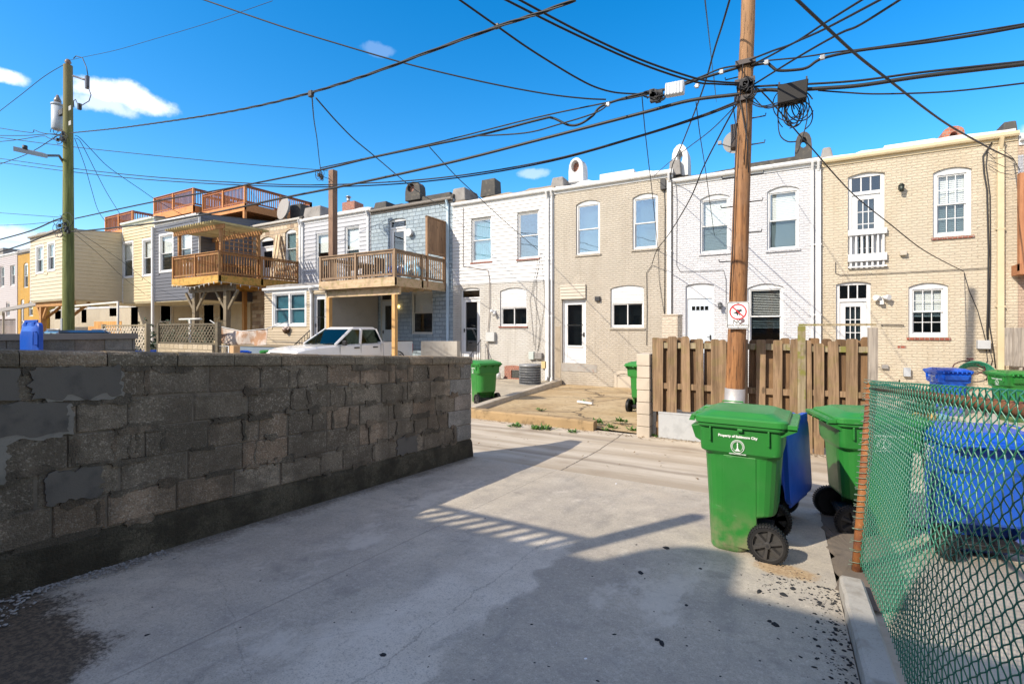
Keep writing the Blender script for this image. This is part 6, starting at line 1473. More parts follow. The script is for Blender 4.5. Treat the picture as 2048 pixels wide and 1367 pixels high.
for s in (-1, 1):
    P2 = lambda y, z: Vector((s * (.86 - (z - 1.10) * .32 - .004), y, z))
    quad('side_window', [P2(-1.02, 1.13), P2(-.13, 1.13), P2(.03, 1.615), P2(-.40, 1.615)], CGL); quad('side_window', [P2(-.02, 1.13), P2(.78, 1.13), P2(.70, 1.615), P2(.14, 1.615)], CGL)
    for y in (-.25, .62):
        m = MB(); m.box((s * .885, y - .11, .955), (s * .925, y + .11, 1.0)); m.build('door_handle', BLK_, tk, local=True, bevel=.01)
    m = MB(); m.box((s * .87, -.90, 1.08), (s * .95, -.86, 1.12)); m.box((s * .93, -.93, 1.07), (s * 1.10, -.83, 1.24)); m.build('mirror', BLK_, tk, local=True, bevel=.02)
    for y in (-.98, -.06, .9): m = MB(); m.box((s * .888, y - .004, .5), (s * .8995, y + .004, 1.09)); m.build('door_seam', BLK_, tk, local=True)
    for y in (-1.65, 1.75):
        m = MB(); m.tube([(s * .72, y, .36), (s * .90, y, .36)], .36, 24); w_ = m.build('wheel', RUBBER, tk, local=True); m = MB(); m.tube([(s * .89, y, .36), (s * .905, y, .36)], .22, 20); m.build('rim', m_metal((.5, .5, .52)), w_, local=True)
        m = MB(); m.prism([(y + .43 * math.cos(R(a)), .36 + .43 * math.sin(R(a))) for a in range(0, 181, 15)], [[(y + .385 * math.cos(R(a)), .365 + .385 * math.sin(R(a))) for a in range(0, 181, 15)]], lambda p, q, d: (s * d, p, q), .88, .925); m.build('wheel_arch', BLK_, tk, local=True)
b = MB()
for s in (-1, 1): b.box((s * .80, 1.03, .42), (s * .90, 2.62, 1.16)); 
b.box((-.80, 2.54, .45), (.80, 2.62, 1.14)); b.box((-.80, 1.03, .45), (.80, 1.09, 1.15)); b.box((-.80, 1.09, .5), (.80, 2.54, .56)); b.build('bed', PW, tk, local=True, bevel=.02)
b = MB()
for s in (-1, 1): b.box((s * .79, 1.04, 1.161), (s * .905, 2.62, 1.18))
b.build('bed_rail', BLK_, tk, local=True)
for s in (-1, 1): m = MB(); m.box((s * .60, -2.60, .72), (s * .80, -2.52, .86)); m.build('headlight', m_paint((.7, .7, .72), .1, .0), tk, local=True); m = MB(); m.box((s * .78, 2.6, .7), (s * .9, 2.64, 1.05)); m.build('tail_light', m_plain((.35, .02, .02), .3), tk, local=True)
m = MB(); m.box((-.82, -2.72, .42), (.82, -2.58, .62)); m.build('bumper', m_metal((.4, .4, .42), .3), tk, local=True, bevel=.02)
m = MB(); m.box((-.55, -2.64, .66), (.55, -2.6, .86)); m.build('grille', BLK_, tk, local=True)
for s in (-.45, .25): m = MB(); m.bar((s, -1.18, 1.105), (s + .5, -1.06, 1.16), .02, .012); m.build('wiper', BLK_, tk, local=True)
m = MB()
for s in (-.42, .42): m.box((s - .25, -.35, .75), (s + .25, -.15, 1.35)); m.box((s - .12, -.33, 1.36), (s + .12, -.2, 1.52))
m.build('seats', m_plain((.1, .1, .1)), tk, local=True)
# dark car over the far left wall
ck = empty('parked_car', (-20.6, 7.1, .06), 'dark blue car whose roof shows above the far left block wall', 'car', rz=R(84))
b = MB(); b.loft([sect(-2.2, 1.5, .35, .75), sect(-2.0, 1.7, .25, .9), sect(-1.2, 1.78, .25, 1.0), sect(1.6, 1.78, .25, 1.02), sect(2.2, 1.6, .4, .95)]); b.build('body', m_paint((.02, .03, .06), .2, .1), ck, local=True)
lo = ring(-1.2, 2.0, 1.0, .82); hi = ring(-.4, 1.5, 1.66, .66); top = ring(-.15, 1.3, 1.74, .58)
b = MB(); b.loft([ring(-.46, 1.54, 1.62, .67), hi, top])
for s in range(4): strut(b, lo[s], hi[s], .09)
for s in (-1, 1): strut(b, Vector((s * .82, .3, 1.0)), Vector((s * .66, .4, 1.64)), .08)
b.build('cabin', m_paint((.02, .03, .06), .2, .1), ck, local=True)
quad('windshield', [lo[0], lo[1], hi[1], hi[0]], CGL, ck); quad('rear_window', [lo[2], lo[3], hi[3], hi[2]], CGL, ck)
for s in (-1, 1):
    quad('side_window', [(s*.815, -1.1, 1.02), (s*.815, .26, 1.02), (s*.665, .36, 1.62), (s*.665, -.4, 1.62)], CGL, ck); quad('side_window', [(s*.815, .34, 1.02), (s*.815, 1.85, 1.02), (s*.665, 1.45, 1.62), (s*.665, .44, 1.62)], CGL, ck)
    m = MB(); m.tube([(s*.6, -.3, 1.76), (s*.6, 1.3, 1.76)], .02, 6); m.build('roof_rail', m_metal((.3, .3, .32)), ck, local=True)
    for y in (-1.4, 1.4): m = MB(); m.tube([(s*.7, y, .34), (s*.88, y, .34)], .34, 20); w_ = m.build('wheel', RUBBER, ck, local=True); m = MB(); m.tube([(s*.87, y, .34), (s*.885, y, .34)], .22, 16); m.build('rim', m_metal((.5, .5, .52)), w_, local=True)

# ---------- things in the yards
p = PZ(1060, 768, -.06); ac = empty('air_conditioner', (p.x, p.y, -.07), 'round grey air conditioner unit behind the low divider by the white sided house', 'air conditioner'); rad = .36
b = MB(); b.tube([p + Vector((0, 0, .0)), p + Vector((0, 0, .62))], rad, 28); b.build('core', m_plain((.06, .055, .05)), ac)
b = MB(); 
for i in range(8): z = .02 + i * .085; b.tube([p + Vector((0, 0, z)), p + Vector((0, 0, z + .018))], rad + .014, 28)
b.build('bands', m_metal((.30, .31, .32), .5, .3), ac)
b = MB()
for i in range(60): a_ = 6.283 * i / 60; c = p + Vector((math.cos(a_) * (rad + .006), math.sin(a_) * (rad + .006), 0)); b.box(c + Vector((-.006, -.006, .02)), c + Vector((.006, .006, .62)))
b.build('grille', m_plain((.12, .13, .14), .5), ac); b = MB(); b.tube([p + Vector((0, 0, .62)), p + Vector((0, 0, .69)), p + Vector((0, 0, .70))], [rad + .02, rad + .01, rad - .08], 28); b.build('lid', m_metal((.28, .29, .3), .5, .3), ac)
p = PZ(993, 757, -.06); b = MB(); b.tube([p, p + Vector((.02, 0, .18)), p + Vector((0, 0, .3))], [.17, .16, .1], 10); tag(b.build('white_bag', m_paint((.7, .7, .68), .5), loc=p), 'slumped white bag against the white brick wall by the steps', 'bag')
b = MB(); p = PZ(1000, 752, -.04); b.bar(p + Vector((-.7, .5, 1.0)), p + Vector((.25, .3, .03)), .03, .03); tag(b.build('broom_handle', m_plain((.03, .1, .07)), loc=p), 'dark green pole leaning by the white house steps', 'pole')
# hose on the cream house wall, stored bicycle wheel
hr = empty('hose_reel', (PV(1945, 745, V - .2).x, V - .2, .9), 'green hose hanging in loops above the green cart at far right', 'hose'); c = PV(1948, 748, V - .2)
b = MB()
for k in range(6): b.tube([c + Vector(((.30 + .02 * k) * math.cos(R(a)), -.03 * k, (.30 + .025 * k) * math.sin(R(a)) - .1)) for a in range(-30, 215, 12)], .014, 5)
b.build('hose', m_plain((.02, .25, .14), .35, .6), hr)
b = MB(); c2 = PV(1938, 735, V - .28); b.tube([c2 + Vector((.30 * math.cos(R(a)) * 1.0, .02, .17 * math.sin(R(a)))) for a in range(0, 361, 15)], .014, 5); b.tube([c2 + Vector((.0, 0, .19)), c2 + Vector((.25, 0, .02)), c2 + Vector((.35, 0, .1))], .012, 5); b.box(c2 + Vector((-.04, -.03, .2)), c2 + Vector((.08, .05, .24))); b.build('bracket', m_plain((.08, .02, .02)), hr)
# low rockery and planter in the cream yard
CST = [m_concrete(c, .8, .2, (.3, .25, .2), .3) for c in ((.12, .3, .45), (.5, .32, .08), (.5, .47, .4), (.1, .24, .36), (.42, .36, .26))]
rr = random.Random(11); st_n = 0
for r_ in range(4):
    for k in range(10 - r_):
        u = 1.0 + k * .155 + r_ * .06; v_ = 9.55 + r_ * .05; z = .085 + r_ * .125; mb = MB(); c = Vector((u, v_, z))
        bm = bmesh.new(); bmesh.ops.create_icosphere(bm, subdivisions=2, radius=.075)
        for vv in bm.verts: vv.co = Vector((vv.co.x * 1.05, vv.co.y, vv.co.z * .85)) * (1 + .25 * noise.noise(vv.co * 9 + Vector((k, r_, 0))))
        me = bpy.data.meshes.new('painted_stone'); bm.to_mesh(me); bm.free(); o = bpy.data.objects.new('painted_stone', me); COL.objects.link(o); o.location = c; me.materials.append(CST[rr.randrange(2) + (0 if k > 3 else 2)] if k > 2 else CST[2 + rr.randrange(3)])
        tag(o, 'rounded coloured stone in the low stack seen through the fence mesh', 'stone', 'stones stacked in the cream yard')
b = MB(); b.box((2.58, 9.5, .06), (2.66, 9.62, .62)); tag(b.build('yard_post', m_concrete((.35, .34, .33)), loc=(2.62, 9.56, .06)), 'short grey post ending the stack of coloured stones', 'post')
rt = empty('bush', (2.35, 11.4, .07), 'low dark bush left of the blue cart, seen through the mesh', 'bush'); lf = MB()
for k in range(380):
    c = Vector((2.15 + rr.gauss(0, .16), 11.4 + rr.gauss(0, .15), .35 + rr.gauss(0, .17))); a_ = Vector((rr.gauss(0, 1), rr.gauss(0, 1), rr.gauss(0, 1))).normalized() * .05; b2 = a_.orthogonal().normalized() * .025; lf.add([c - a_, c - b2, c + a_, c + b2], [(0, 1, 2, 3)])
lf.build('foliage', m_plain((.03, .075, .02)), rt, fix=False); st = MB(); st.tube([(2.15, 11.4, .03), (2.15, 11.4, .4)], [.03, .012], 6); st.build('stem', GW, rt)
# ---------- utility poles
t = NT('pole_wood'); p = t.pos(); g1 = t.noise(t.scale(p, (22.0, 22.0, 1.3)), 1.0, 6, .65); g2 = t.noise(t.scale(p, (70.0, 70.0, 5.0)), 1.0, 4); g3 = t.noise(p, 1.2, 5)
c = t.mix(t.ramp(g1, .3, .68), (.14, .055, .018), (.37, .17, .06)); c = t.mix(t.ramp(g3, .45, .7, 0, .5), c, (.36, .22, .13)); zz = t.xyz(p)[2]; c = t.mix(t.ramp(zz, 3.0, 7.0, 0, .5), c, (.33, .215, .12)); ck = t.ramp(g2, .40, .33); c = t.mix(t.math('MULTIPLY', ck, .8), c, (.05, .025, .012))
t.principled(c, .8, t.bump(t.math('SUBTRACT', g1, t.math('MULTIPLY', ck, .8)), .8, .012)); POLEW = t.m
PB_ = Vector((-.66, 7.72, .05)); PT_ = Vector((-.66 + .315, 7.72, 10.1))
def pole_at(z): return PB_.lerp(PT_, (z - PB_.z) / (PT_.z - PB_.z))
pr = empty('utility_pole', PB_, 'tall leaning brown utility pole rising behind the large green cart', 'utility pole', 'utility poles')
b = MB(); N = 30; b.tube([pole_at(.05 + 9.55 * i / N) + Vector((.008 * noise.noise(Vector((i * .6, 0, 0))), 0, 0)) for i in range(N + 1)], [.134 - .062 * i / N for i in range(N + 1)], 22); b.build('shaft', POLEW, pr, fix=False)
b = MB(); b.tube([pole_at(.06), pole_at(.5), pole_at(.96)], [.142, .140, .138], 22, cap=False); sl_ = b.build('sleeve', m_metal((.48, .46, .44), .5, .5), pr, fix=False); sl_.modifiers.new('t', 'SOLIDIFY').thickness = .004
for y, s in ((110 + 42, -1), (240, 1), (292, 1), (352, -1), (352, 1), (405, 1), (411, -1), (466, 1), (521, -1)):
    z = PV(1480, y, 7.72).z; q = pole_at(z); b = MB(); b.tube([q + Vector((s * .08, .02, 0)), q + Vector((s * .27, .02, 0)), q + Vector((s * .275, .02, .035))], .009, 6); b.build('step', DARK, pr)
for y in (135, 172, 205):
    z = PV(1480, y, 7.72).z; q = pole_at(z); b = MB(); b.tube([q + Vector((0, 0, -.03)), q + Vector((0, 0, .03))], .112, 18); b.box(q + Vector((-.13, -.145, -.03)), q + Vector((.13, -.09, .035))); b.build('clamp', m_plain((.06, .045, .04), .6), pr)
b = MB(); q = pole_at(PV(1470, 275, 7.72).z)
b.tube([q + Vector((-.12, -.05, .18)), q + Vector((-.12, .02, 0)), q + Vector((-.12, -.05, -.18))], .05, 8); b.build('cover', m_plain((.08, .06, .05)), pr)
for pts in (((1466, 210), (1474, 270), (1470, 340), (1466, 480), (1460, 600)), ((1492, 170), (1494, 240), (1488, 330)), ((1486, 128), (1480, 200), (1494, 280), (1497, 345))):
    b = MB(); b.tube([PV(x, y, 7.72 - .14) for x, y in pts], .008, 5); b.build('ground_wire', DARK, pr)
# sign
sz0, sz1 = PV(1476, 657, 7.5).z, PV(1476, 603, 7.5).z; sc0 = PV(1476, 630, 7.54); W_, H_ = .295, (sz1 - sz0); sg = empty('sign', (sc0.x, 7.54, sz0), 'white no dog pooping sign fixed to the leaning utility pole', 'sign')
def rr_poly(w, h, r, n=5):
    return [(x, y) for x, y, _ in rrect(w, h, r, 0, 0, n)]
YS_ = 7.545
SF = lambda p, q, d: Vector((sc0.x + p, YS_ - d, (sz0 + sz1) / 2 + q))
b = MB(); b.prism(rr_poly(W_, H_, .025), [], SF, 0, .003); b.build('plate', m_paint((.80, .80, .78), .35, .1), sg)
BLKP = m_plain((.03, .03, .03), .4); b = MB(); b.prism(rr_poly(W_ - .012, H_ - .012, .022), [rr_poly(W_ - .028, H_ - .028, .018)], SF, .0035, .0045)
cy = H_ * .13; k = H_ / .40
text_mesh(b, 'NO', .085 * k, lambda p, q, d: SF(p, q - H_ * .245, .004 + d), .0008, .001); text_mesh(b, 'DOG POOPING', .040 * k, lambda p, q, d: SF(p, q - H_ * .375, .004 + d), .0008, .0006)
dog = [(-.077, -.018), (-.07, -.025), (-.045, -.03), (-.03, -.032), (-.018, -.05), (-.02, -.062), (.0, -.062), (.002, -.045), (.012, -.032), (.020, -.052), (.012, -.058), (.03, -.064), (.034, -.06), (.026, -.03), (.03, -.008), (.045, .008), (.06, .012), (.07, .016), (.068, .028), (.052, .036), (.042, .044), (.028, .042), (.022, .034), (-.012, .040), (-.028, .028), (-.038, .0), (-.05, -.012), (-.062, -.014)]
b.prism([(x * k * .85, cy + y * k * .85) for x, y in dog], [], SF, .0035, .0045); b.build('lettering', BLKP, sg, fix=False)
RED = m_paint((.55, .02, .03), .4, .1); b = MB(); cr = lambda r: [(r * k * math.cos(R(a)), cy + r * k * math.sin(R(a))) for a in range(0, 360, 9)]
b.prism(cr(.118), [cr(.100)], SF, .005, .006); a45 = R(-45); d_ = .009 * k
b.prism([(-.108*k*.707 - d_*.707, cy + .108*k*.707 - d_*.707), (.108*k*.707 - d_*.707, cy - .108*k*.707 - d_*.707), (.108*k*.707 + d_*.707, cy - .108*k*.707 + d_*.707), (-.108*k*.707 + d_*.707, cy + .108*k*.707 + d_*.707)], [], SF, .0052, .0062); b.build('prohibition_ring', RED, sg, fix=False)
b = MB(); b.prism([(.062 + .024 * math.cos(R(a)), -H_ * .2 + .03 * math.sin(R(a))) for a in range(0, 360, 24)], [], SF, .0065, .0072); b.bar(SF(.055, -H_ * .25, .0072), SF(.02, -H_ * .33, .0072), .02, .002, (0, 1, 0)); b.build('scrawl', m_plain((.16, .11, .12)), sg, fix=False)
b = MB()
for q in (H_ * .44, -H_ * .44): b.tube([SF(0, q, .004), SF(0, q, .009)], .008, 8)
b.build('bolt', m_metal((.4, .4, .4)), sg)
b = MB(); q = pole_at((sz0 + sz1) / 2); b.box(Vector((sc0.x - .03, YS_ + .001, sz0 + .03)), Vector((sc0.x + .03, q.y - .11, sz1 - .03))); b.build('bracket', m_metal((.3, .3, .3)), sg)
# left pole
MOSSP = NT('mossy_pole'); p = MOSSP.pos(); g1 = MOSSP.noise(MOSSP.scale(p, (18.0, 18.0, .9)), 1.0, 6, .6); c = MOSSP.mix(MOSSP.ramp(g1, .3, .7), (.085, .10, .025), (.20, .22, .07)); c = MOSSP.mix(MOSSP.ramp(MOSSP.xyz(p)[2], 7.5, 11.5, 0, .55), c, (.2, .14, .08)); MOSSP.principled(c, .85, MOSSP.bump(g1, .6, .02)); MOSSP = MOSSP.m
LV = 7.8; lp = PV(137, 660, LV); lpx = lp.x; ztop = PV(136, 131, LV).z
lr = empty('utility_pole', (lpx, LV, .03), 'green mossy utility pole with a transformer at far left', 'utility pole', 'utility poles')
b = MB(); b.tube([(lpx, LV, .02), (lpx - .02, LV, 6), (lpx - .04, LV, ztop)], [.19, .17, .14], 20); b.build('shaft', MOSSP, lr, fix=False)
b = MB(); q = PV(135, 640, LV - .2); b.box((lpx - .13, LV - .2, .9), (lpx + .02, LV - .14, 2.25)); b.build('conduit', m_metal((.4, .42, .45), .5, .4), lr)
q = PV(136, 125, LV); b = MB(); b.tube([(lpx - .04, LV, ztop), (lpx - .04, LV, ztop + .12), (lpx - .04, LV, ztop + .22)], [.03, .11, .06], 10); b.build('insulator', m_plain((.2, .13, .1), .3), lr)
a, e = PV(146, 152, LV), PV(174, 161, LV); b = MB(); b.tube([a, e], .035, 6); b.box(e + Vector((-.05, -.05, -.3)), e + Vector((.08, .05, .15))); b.build('bracket_arm', m_plain((.1, .09, .1), .4), lr)
b = MB(); b.tube([PV(x, y, LV) for x, y in ((147, 117), (152, 112), (165, 116), (173, 135), (176, 152))], .015, 5); b.tube([PV(x, y, LV) for x, y in ((175, 170), (182, 190), (178, 202), (163, 211), (155, 208), (151, 199), (147, 202), (148, 215))], .015, 5); q = PV(159, 214, LV); b.box(q + Vector((-.05, -.05, -.1)), q + Vector((.06, .05, .12))); b.build('lead_wire', DARK, lr)
for y in (216, 246): q = PV(140, y, LV - .18); b = MB(); b.box(q + Vector((-.1, -.01, -.08)), q + Vector((.1, .0, .08))); b.build('tag_plate', m_plain((.35, .35, .33)), lr)
tq = PV(122, 262, LV); tr = empty('transformer', tq, 'pale grey transformer can hung on the green mossy pole', 'transformer'); zt = PV(122, 214, LV).z; b = MB(); b.tube([(tq.x, LV - .1, tq.z), (tq.x, LV - .1, tq.z + .05), (tq.x, LV - .1, zt)], [.15, .19, .19], 20); b.build('tank', m_paint((.45, .5, .56), .4, .2), tr); b = MB(); b.tube([(tq.x, LV - .1, zt), (tq.x, LV - .1, zt + .06), (tq.x, LV - .1, zt + .1)], [.21, .21, .14], 20); b.build('lid', m_paint((.4, .44, .5), .4, .2), tr)
b = MB(); b.tube([(tq.x, LV - .1, zt + .1), (tq.x, LV - .1, zt + .2), (tq.x, LV - .1, zt + .3), (tq.x, LV - .1, zt + .42)], [.1, .12, .08, .03], 10); b.build('bushing', m_plain((.2, .18, .17), .3), tr); b = MB(); b.box((tq.x + .2, LV - .15, tq.z + .5), (lpx - .1, LV - .05, tq.z + .7)); b.build('hanger', DARK, tr)
q = PV(130, 330, LV); e = PV(88, 311, LV - 1.0); hd = PV(60, 305, LV - 1.4); la = empty('street_lamp', q, 'grey street lamp on a curved arm fixed to the mossy pole', 'street lamp')
b = MB(); b.tube([q, q.lerp(e, .3) + Vector((0, 0, .25)), e], .045, 8); b.build('arm', m_plain((.12, .13, .14), .4), la); d = (hd - e); b = MB(); b.loft([[e + d * f + Vector((0, s * wv, zv)) for s, zv in ((-1, -.07), (1, -.07), (1, .07), (-1, .09))] for f, wv in ((-.1, .06), (.2, .12), (1.2, .14), (2.0, .05))]); b.build('head', m_paint((.3, .31, .32), .4, .2), la); b = MB(); b.tube([e + d * 1.35 + Vector((0, 0, .06)), e + d * 1.35 + Vector((0, 0, .2))], .07, 8); b.build('sensor', DARK, la)

# ---------- overhead wires
WIRE = m_plain((.022, .022, .023), .55, .3); WGREY = m_plain((.026, .025, .023), .5, .4)
def smooth_path(pts, k=6):
    out = []
    for i in range(len(pts) - 1):
        p0, p1, p2, p3 = pts[max(i-1, 0)], pts[i], pts[i+1], pts[min(i+2, len(pts)-1)]
        for j in range(k):
            t = j / k; out.append(.5 * ((2*p1) + (p2 - p0)*t + (2*p0 - 5*p1 + 4*p2 - p3)*t*t + (3*p1 - p0 - 3*p2 + p3)*t**3))
    return out + [pts[-1]]
def wire(label, px, r=.012, A=None, B=None, v=7.8, mat=None, twist=0, name='overhead_wire', group='overhead wires', extra=None, along=False):
    if along:
        ta = math.hypot(*A) / math.hypot(*ray(*px[0])[:2]); tb_ = math.hypot(*B) / math.hypot(*ray(*px[-1])[:2]); n = len(px) - 1
        P3 = [Vector((0, 0, ZC)) + ray(x, y) * (ta + (tb_ - ta) * i / n) for i, (x, y) in enumerate(px)]
    else: P3 = [(PL(x, y, A, B) if A else PV(x, y, v)) for x, y in px]
    if extra: P3 += [Vector(e) for e in extra]
    P3 = smooth_path(P3); b = MB()
    if twist:
        fine = [];
        for i in range(len(P3) - 1):
            n = max(1, int((P3[i+1] - P3[i]).length / .12)); fine += [P3[i].lerp(P3[i+1], j / n) for j in range(n)]
        for ph in (0, 2.1, 4.2)[:twist]:
            b.tube([q + Vector((0, math.cos(i * .55 + ph), math.sin(i * .55 + ph))) * r * .9 for i, q in enumerate(fine)], r * .75, 4)
    else: b.tube(P3, r, 6)
    return tag(b.build(name, mat or WIRE, None, fix=False, loc=P3[0]), label, 'wire', group)
VP_, VL_ = 7.66, 7.8
wire('thick bundled cable from the mossy pole up to the white splice box', [(150, 437), (300, 405), (470, 374), (640, 340), (740, 316), (850, 293), (960, 270), (1080, 239), (1105, 236), (1137, 250), (1160, 248), (1185, 232), (1206, 211), (1280, 188), (1345, 176), (1400, 158), (1440, 146), (1478, 135)], .020, v=VP_)
wire('thin messenger wire along the top of the thick bundled cable', [(640, 336), (860, 288), (1060, 238), (1200, 208), (1290, 190), (1390, 158), (1440, 138), (1478, 131)], .012, v=VP_)
wire('slack loop wire under the thick bundled cable left of the leaning pole', [(950, 272), (1050, 266), (1120, 248), (1190, 226), (1215, 210)], .012, v=VP_ - .05)
wire('grey lower trunk cable that passes the black terminal box', [(122, 462), (160, 462), (300, 447), (430, 425), (560, 397), (711, 367), (900, 325), (1080, 279), (1280, 227), (1380, 201), (1474, 189), (1529, 180), (1570, 181), (1640, 177), (1720, 171), (1850, 152), (2060, 127)], .025, v=VP_, mat=WGREY)
wire('messenger wire just above the grey lower trunk cable', [(1474, 176), (1530, 172), (1620, 168), (1720, 161), (1850, 144), (2060, 122)], .014, v=VP_)
wire('upper of two thin lines sagging left from the leaning pole', [(0, 317), (147, 337), (320, 355), (560, 369), (740, 366), (911, 352), (1100, 320), (1280, 271), (1400, 232), (1474, 203)], .013, v=7.95)
wire('lower of two thin lines sagging left from the leaning pole', [(0, 325), (147, 344), (320, 361), (560, 373), (740, 371), (911, 356), (1100, 323), (1280, 273), (1400, 235), (1474, 207)], .013, v=8.0)
wire('single line from the left edge to the square brown mast', [(0, 275), (130, 292), (320, 312), (500, 329), (655, 341)], .014, A=(-33, 7.5), B=(-17.2, 13.9))
wire('twisted triple service cable crossing the sky from the mossy pole to top centre', [(140, 266), (230, 257), (320, 245), (420, 230), (520, 211), (620, 186), (740, 148), (860, 103), (1000, 52), (1080, 26), (1160, -4)], .0125, A=(-23.9, 7.8), B=(2, 4), twist=3, mat=WGREY)
wire('long sagging line from the top left edge down to the bundled cable', [(385, -8), (560, 52), (680, 89), (800, 124), (900, 149), (1000, 171), (1100, 189), (1170, 197), (1212, 199)], .012, A=(-2.6, 7.66), B=(-9.5, 5))
wire('line from top centre down to the bundled cable left of the splice box', [(908, -8), (993, 52), (1050, 92), (1100, 124), (1150, 154), (1190, 174), (1230, 185), (1274, 188)], .013, A=(-2.2, 7.66), B=(-3.5, 4.9))
wire('left line of a pair falling from top centre to the leaning pole', [(1000, -6), (1140, 64), (1280, 127), (1387, 163), (1430, 168), (1478, 170)], .013, A=(-.5, 7.66), B=(-2.76, 4.75))
wire('right line of a pair falling from top centre to the leaning pole', [(1028, -6), (1160, 64), (1280, 119), (1392, 157), (1440, 164), (1478, 166)], .013, A=(-.5, 7.6), B=(-2.7, 4.75))
wire('steep line from the top edge beside the pole down to the tan house roof', [(1461, -6), (1444, 52), (1429, 99), (1404, 184), (1362, 293), (1345, 330), (1340, 362)], .014, A=(-.65, 7.1), B=tuple(PV(1340, 362, V - .12)[:2]))
wire('service line from the leaning pole slanting down to the tan house wall', [(1474, 207), (1444, 262), (1407, 334), (1380, 398), (1340, 465), (1314, 500), (1304, 528)], .012, A=(-.6, 7.7), B=tuple(PV(1304, 528, V - .06)[:2]))
wire('thin line beside the slanting service line, ending on the tan gutter', [(1468, 215), (1420, 262), (1370, 300), (1330, 332), (1308, 352)], .009, A=(-.6, 7.7), B=tuple(PV(1308, 352, V - .16)[:2]))
wire('thick dark line from the top edge right of the pole to the cream house corner', [(1588, -6), (1653, 55), (1718, 114), (1780, 162), (1854, 220), (1900, 252), (1944, 277), (1990, 302), (2026, 318)], .015, A=(.1, 5.2), B=tuple(PV(2026, 318, V - .1)[:2]))
wire('first of three lines fanning up right from the leaning pole', [(1492, 123), (1545, 102), (1588, 86), (1650, 46), (1740, -10)], .012, A=(-.5, 7.7), B=(.75, 5.6))
wire('second of three lines fanning up right from the leaning pole', [(1492, 136), (1540, 112), (1588, 86), (1650, 58), (1775, -8)], .012, A=(-.45, 7.7), B=(.8, 5.4))
wire('third and lowest of the lines fanning up right from the leaning pole', [(1508, 169), (1519, 162), (1600, 112), (1678, 68), (1720, 50), (1812, -8)], .012, A=(-.4, 7.7), B=(.95, 5.3))
wire('thick sagging cable from the leaning pole to the right edge, upper one', [(1482, 136), (1530, 127), (1543, 133), (1556, 141), (1590, 140), (1615, 135), (1645, 117), (1720, 101), (1850, 85), (1950, 70), (2060, 50)], .019, v=VP_)
wire('straight messenger above the sagging upper right cable', [(1482, 131), (1530, 122), (1600, 115), (1680, 103), (1720, 99), (1850, 80), (2060, 46)], .010, v=VP_)
wire('thin line from the black terminal box to the right edge', [(1636, 181), (1690, 185), (1760, 188), (1900, 183), (2060, 165)], .010, v=7.7)
wire('service line from the leaning pole down across the cream house front', [(1500, 180), (1524, 184), (1600, 271), (1625, 298), (1670, 350), (1715, 396), (1780, 448), (1850, 502), (1928, 543)], .010, A=(-.4, 7.7), B=tuple(PV(1928, 543, V - .04)[:2]))
wire('steep thin line from the bundled cable to the right window of the tan house', [(1284, 192), (1290, 260), (1299, 340), (1305, 390), (1316, 500)], .010, A=(-2.1, 7.66), B=tuple(PV(1316, 500, V - .03)[:2]))
wire('dangling line from the cable clamp down the left side of the leaning pole', [(1428, 147), (1432, 199), (1442, 293), (1444, 340), (1452, 400), (1455, 480), (1448, 560), (1440, 640)], .009, A=(-1.0, 7.66), B=(-1.9, 15.9))
wire('second dangling line curving towards the foot of the white house', [(1392, 204), (1400, 270), (1411, 340), (1422, 420), (1432, 488), (1446, 545), (1461, 600)], .009, A=(-1.3, 7.66), B=(-1.9, 15.9))
wire('left drop line from the triple cable splice to the square brown mast', [(624, 192), (628, 240), (634, 278), (640, 330), (646, 352), (660, 358)], .012, A=tuple(PL(622, 187, (-23.9, 7.8), (2, 4))[:2]), B=(-17.0, 13.9), along=True)
wire('right drop line from the triple cable splice to the blue house', [(632, 196), (650, 217), (676, 246), (710, 280), (750, 313), (813, 366), (850, 393), (893, 418)], .012, A=tuple(PL(622, 187, (-23.9, 7.8), (2, 4))[:2]), B=tuple(PV(893, 418, V - .05)[:2]))
wire('thin drop line from the bundled cable to the right end of the white sided house', [(859, 294), (912, 352), (957, 394), (1010, 443), (1076, 500)], .010, A=(-6.6, 7.66), B=tuple(PV(1076, 500, V - .03)[:2]))
wire('steep left drop line from the mossy pole over the far roof deck', [(149, 276), (169, 329), (182, 375), (196, 420), (214, 447)], .012, A=(-23.9, 7.8), B=(-36.5, 14.5))
wire('middle drop line from the mossy pole over the far roof deck', [(152, 277), (160, 282), (175, 310), (194, 348), (214, 386), (240, 428)], .012, A=(-23.9, 7.8), B=(-35.0, 14.5))
wire('long drop line from the mossy pole to the dark grey house eaves', [(150, 271), (160, 276), (184, 301), (210, 328), (236, 348), (280, 378), (320, 405), (372, 433)], .012, A=(-23.9, 7.8), B=(-26.5, 13.4))
wire('top primary wire left of the mossy pole', [(-8, 228), (40, 191), (90, 152), (134, 126)], .012, v=7.8)
wire('top primary wire right of the mossy pole', [(134, 122), (164, 115), (230, 101), (303, 80), (420, 45), (545, 2)], .007, v=7.8)
wire('cable rising to the pole behind the street lamp at far left', [(-8, 331), (45, 312), (75, 297), (97, 283), (130, 262)], .016, v=7.7)
wire('uppermost of three slack lines at left edge below the transformer', [(-8, 255), (60, 265), (68, 260), (85, 266), (130, 272)], .014, v=7.75)
wire('middle of three slack lines at left edge below the transformer', [(-8, 271), (50, 271), (109, 268), (130, 275)], .014, v=7.7)
wire('lowest of three slack lines at left edge below the transformer', [(-8, 284), (40, 279), (85, 272), (100, 277), (130, 280)], .014, v=7.65)
wire('heavy cable from the mossy pole to the left edge, upper', [(-8, 481), (60, 462), (109, 441), (128, 436)], .028, v=7.7)
wire('heavy cable from the mossy pole to the left edge, lower', [(-8, 506), (60, 484), (122, 457), (135, 455)], .028, v=7.66)
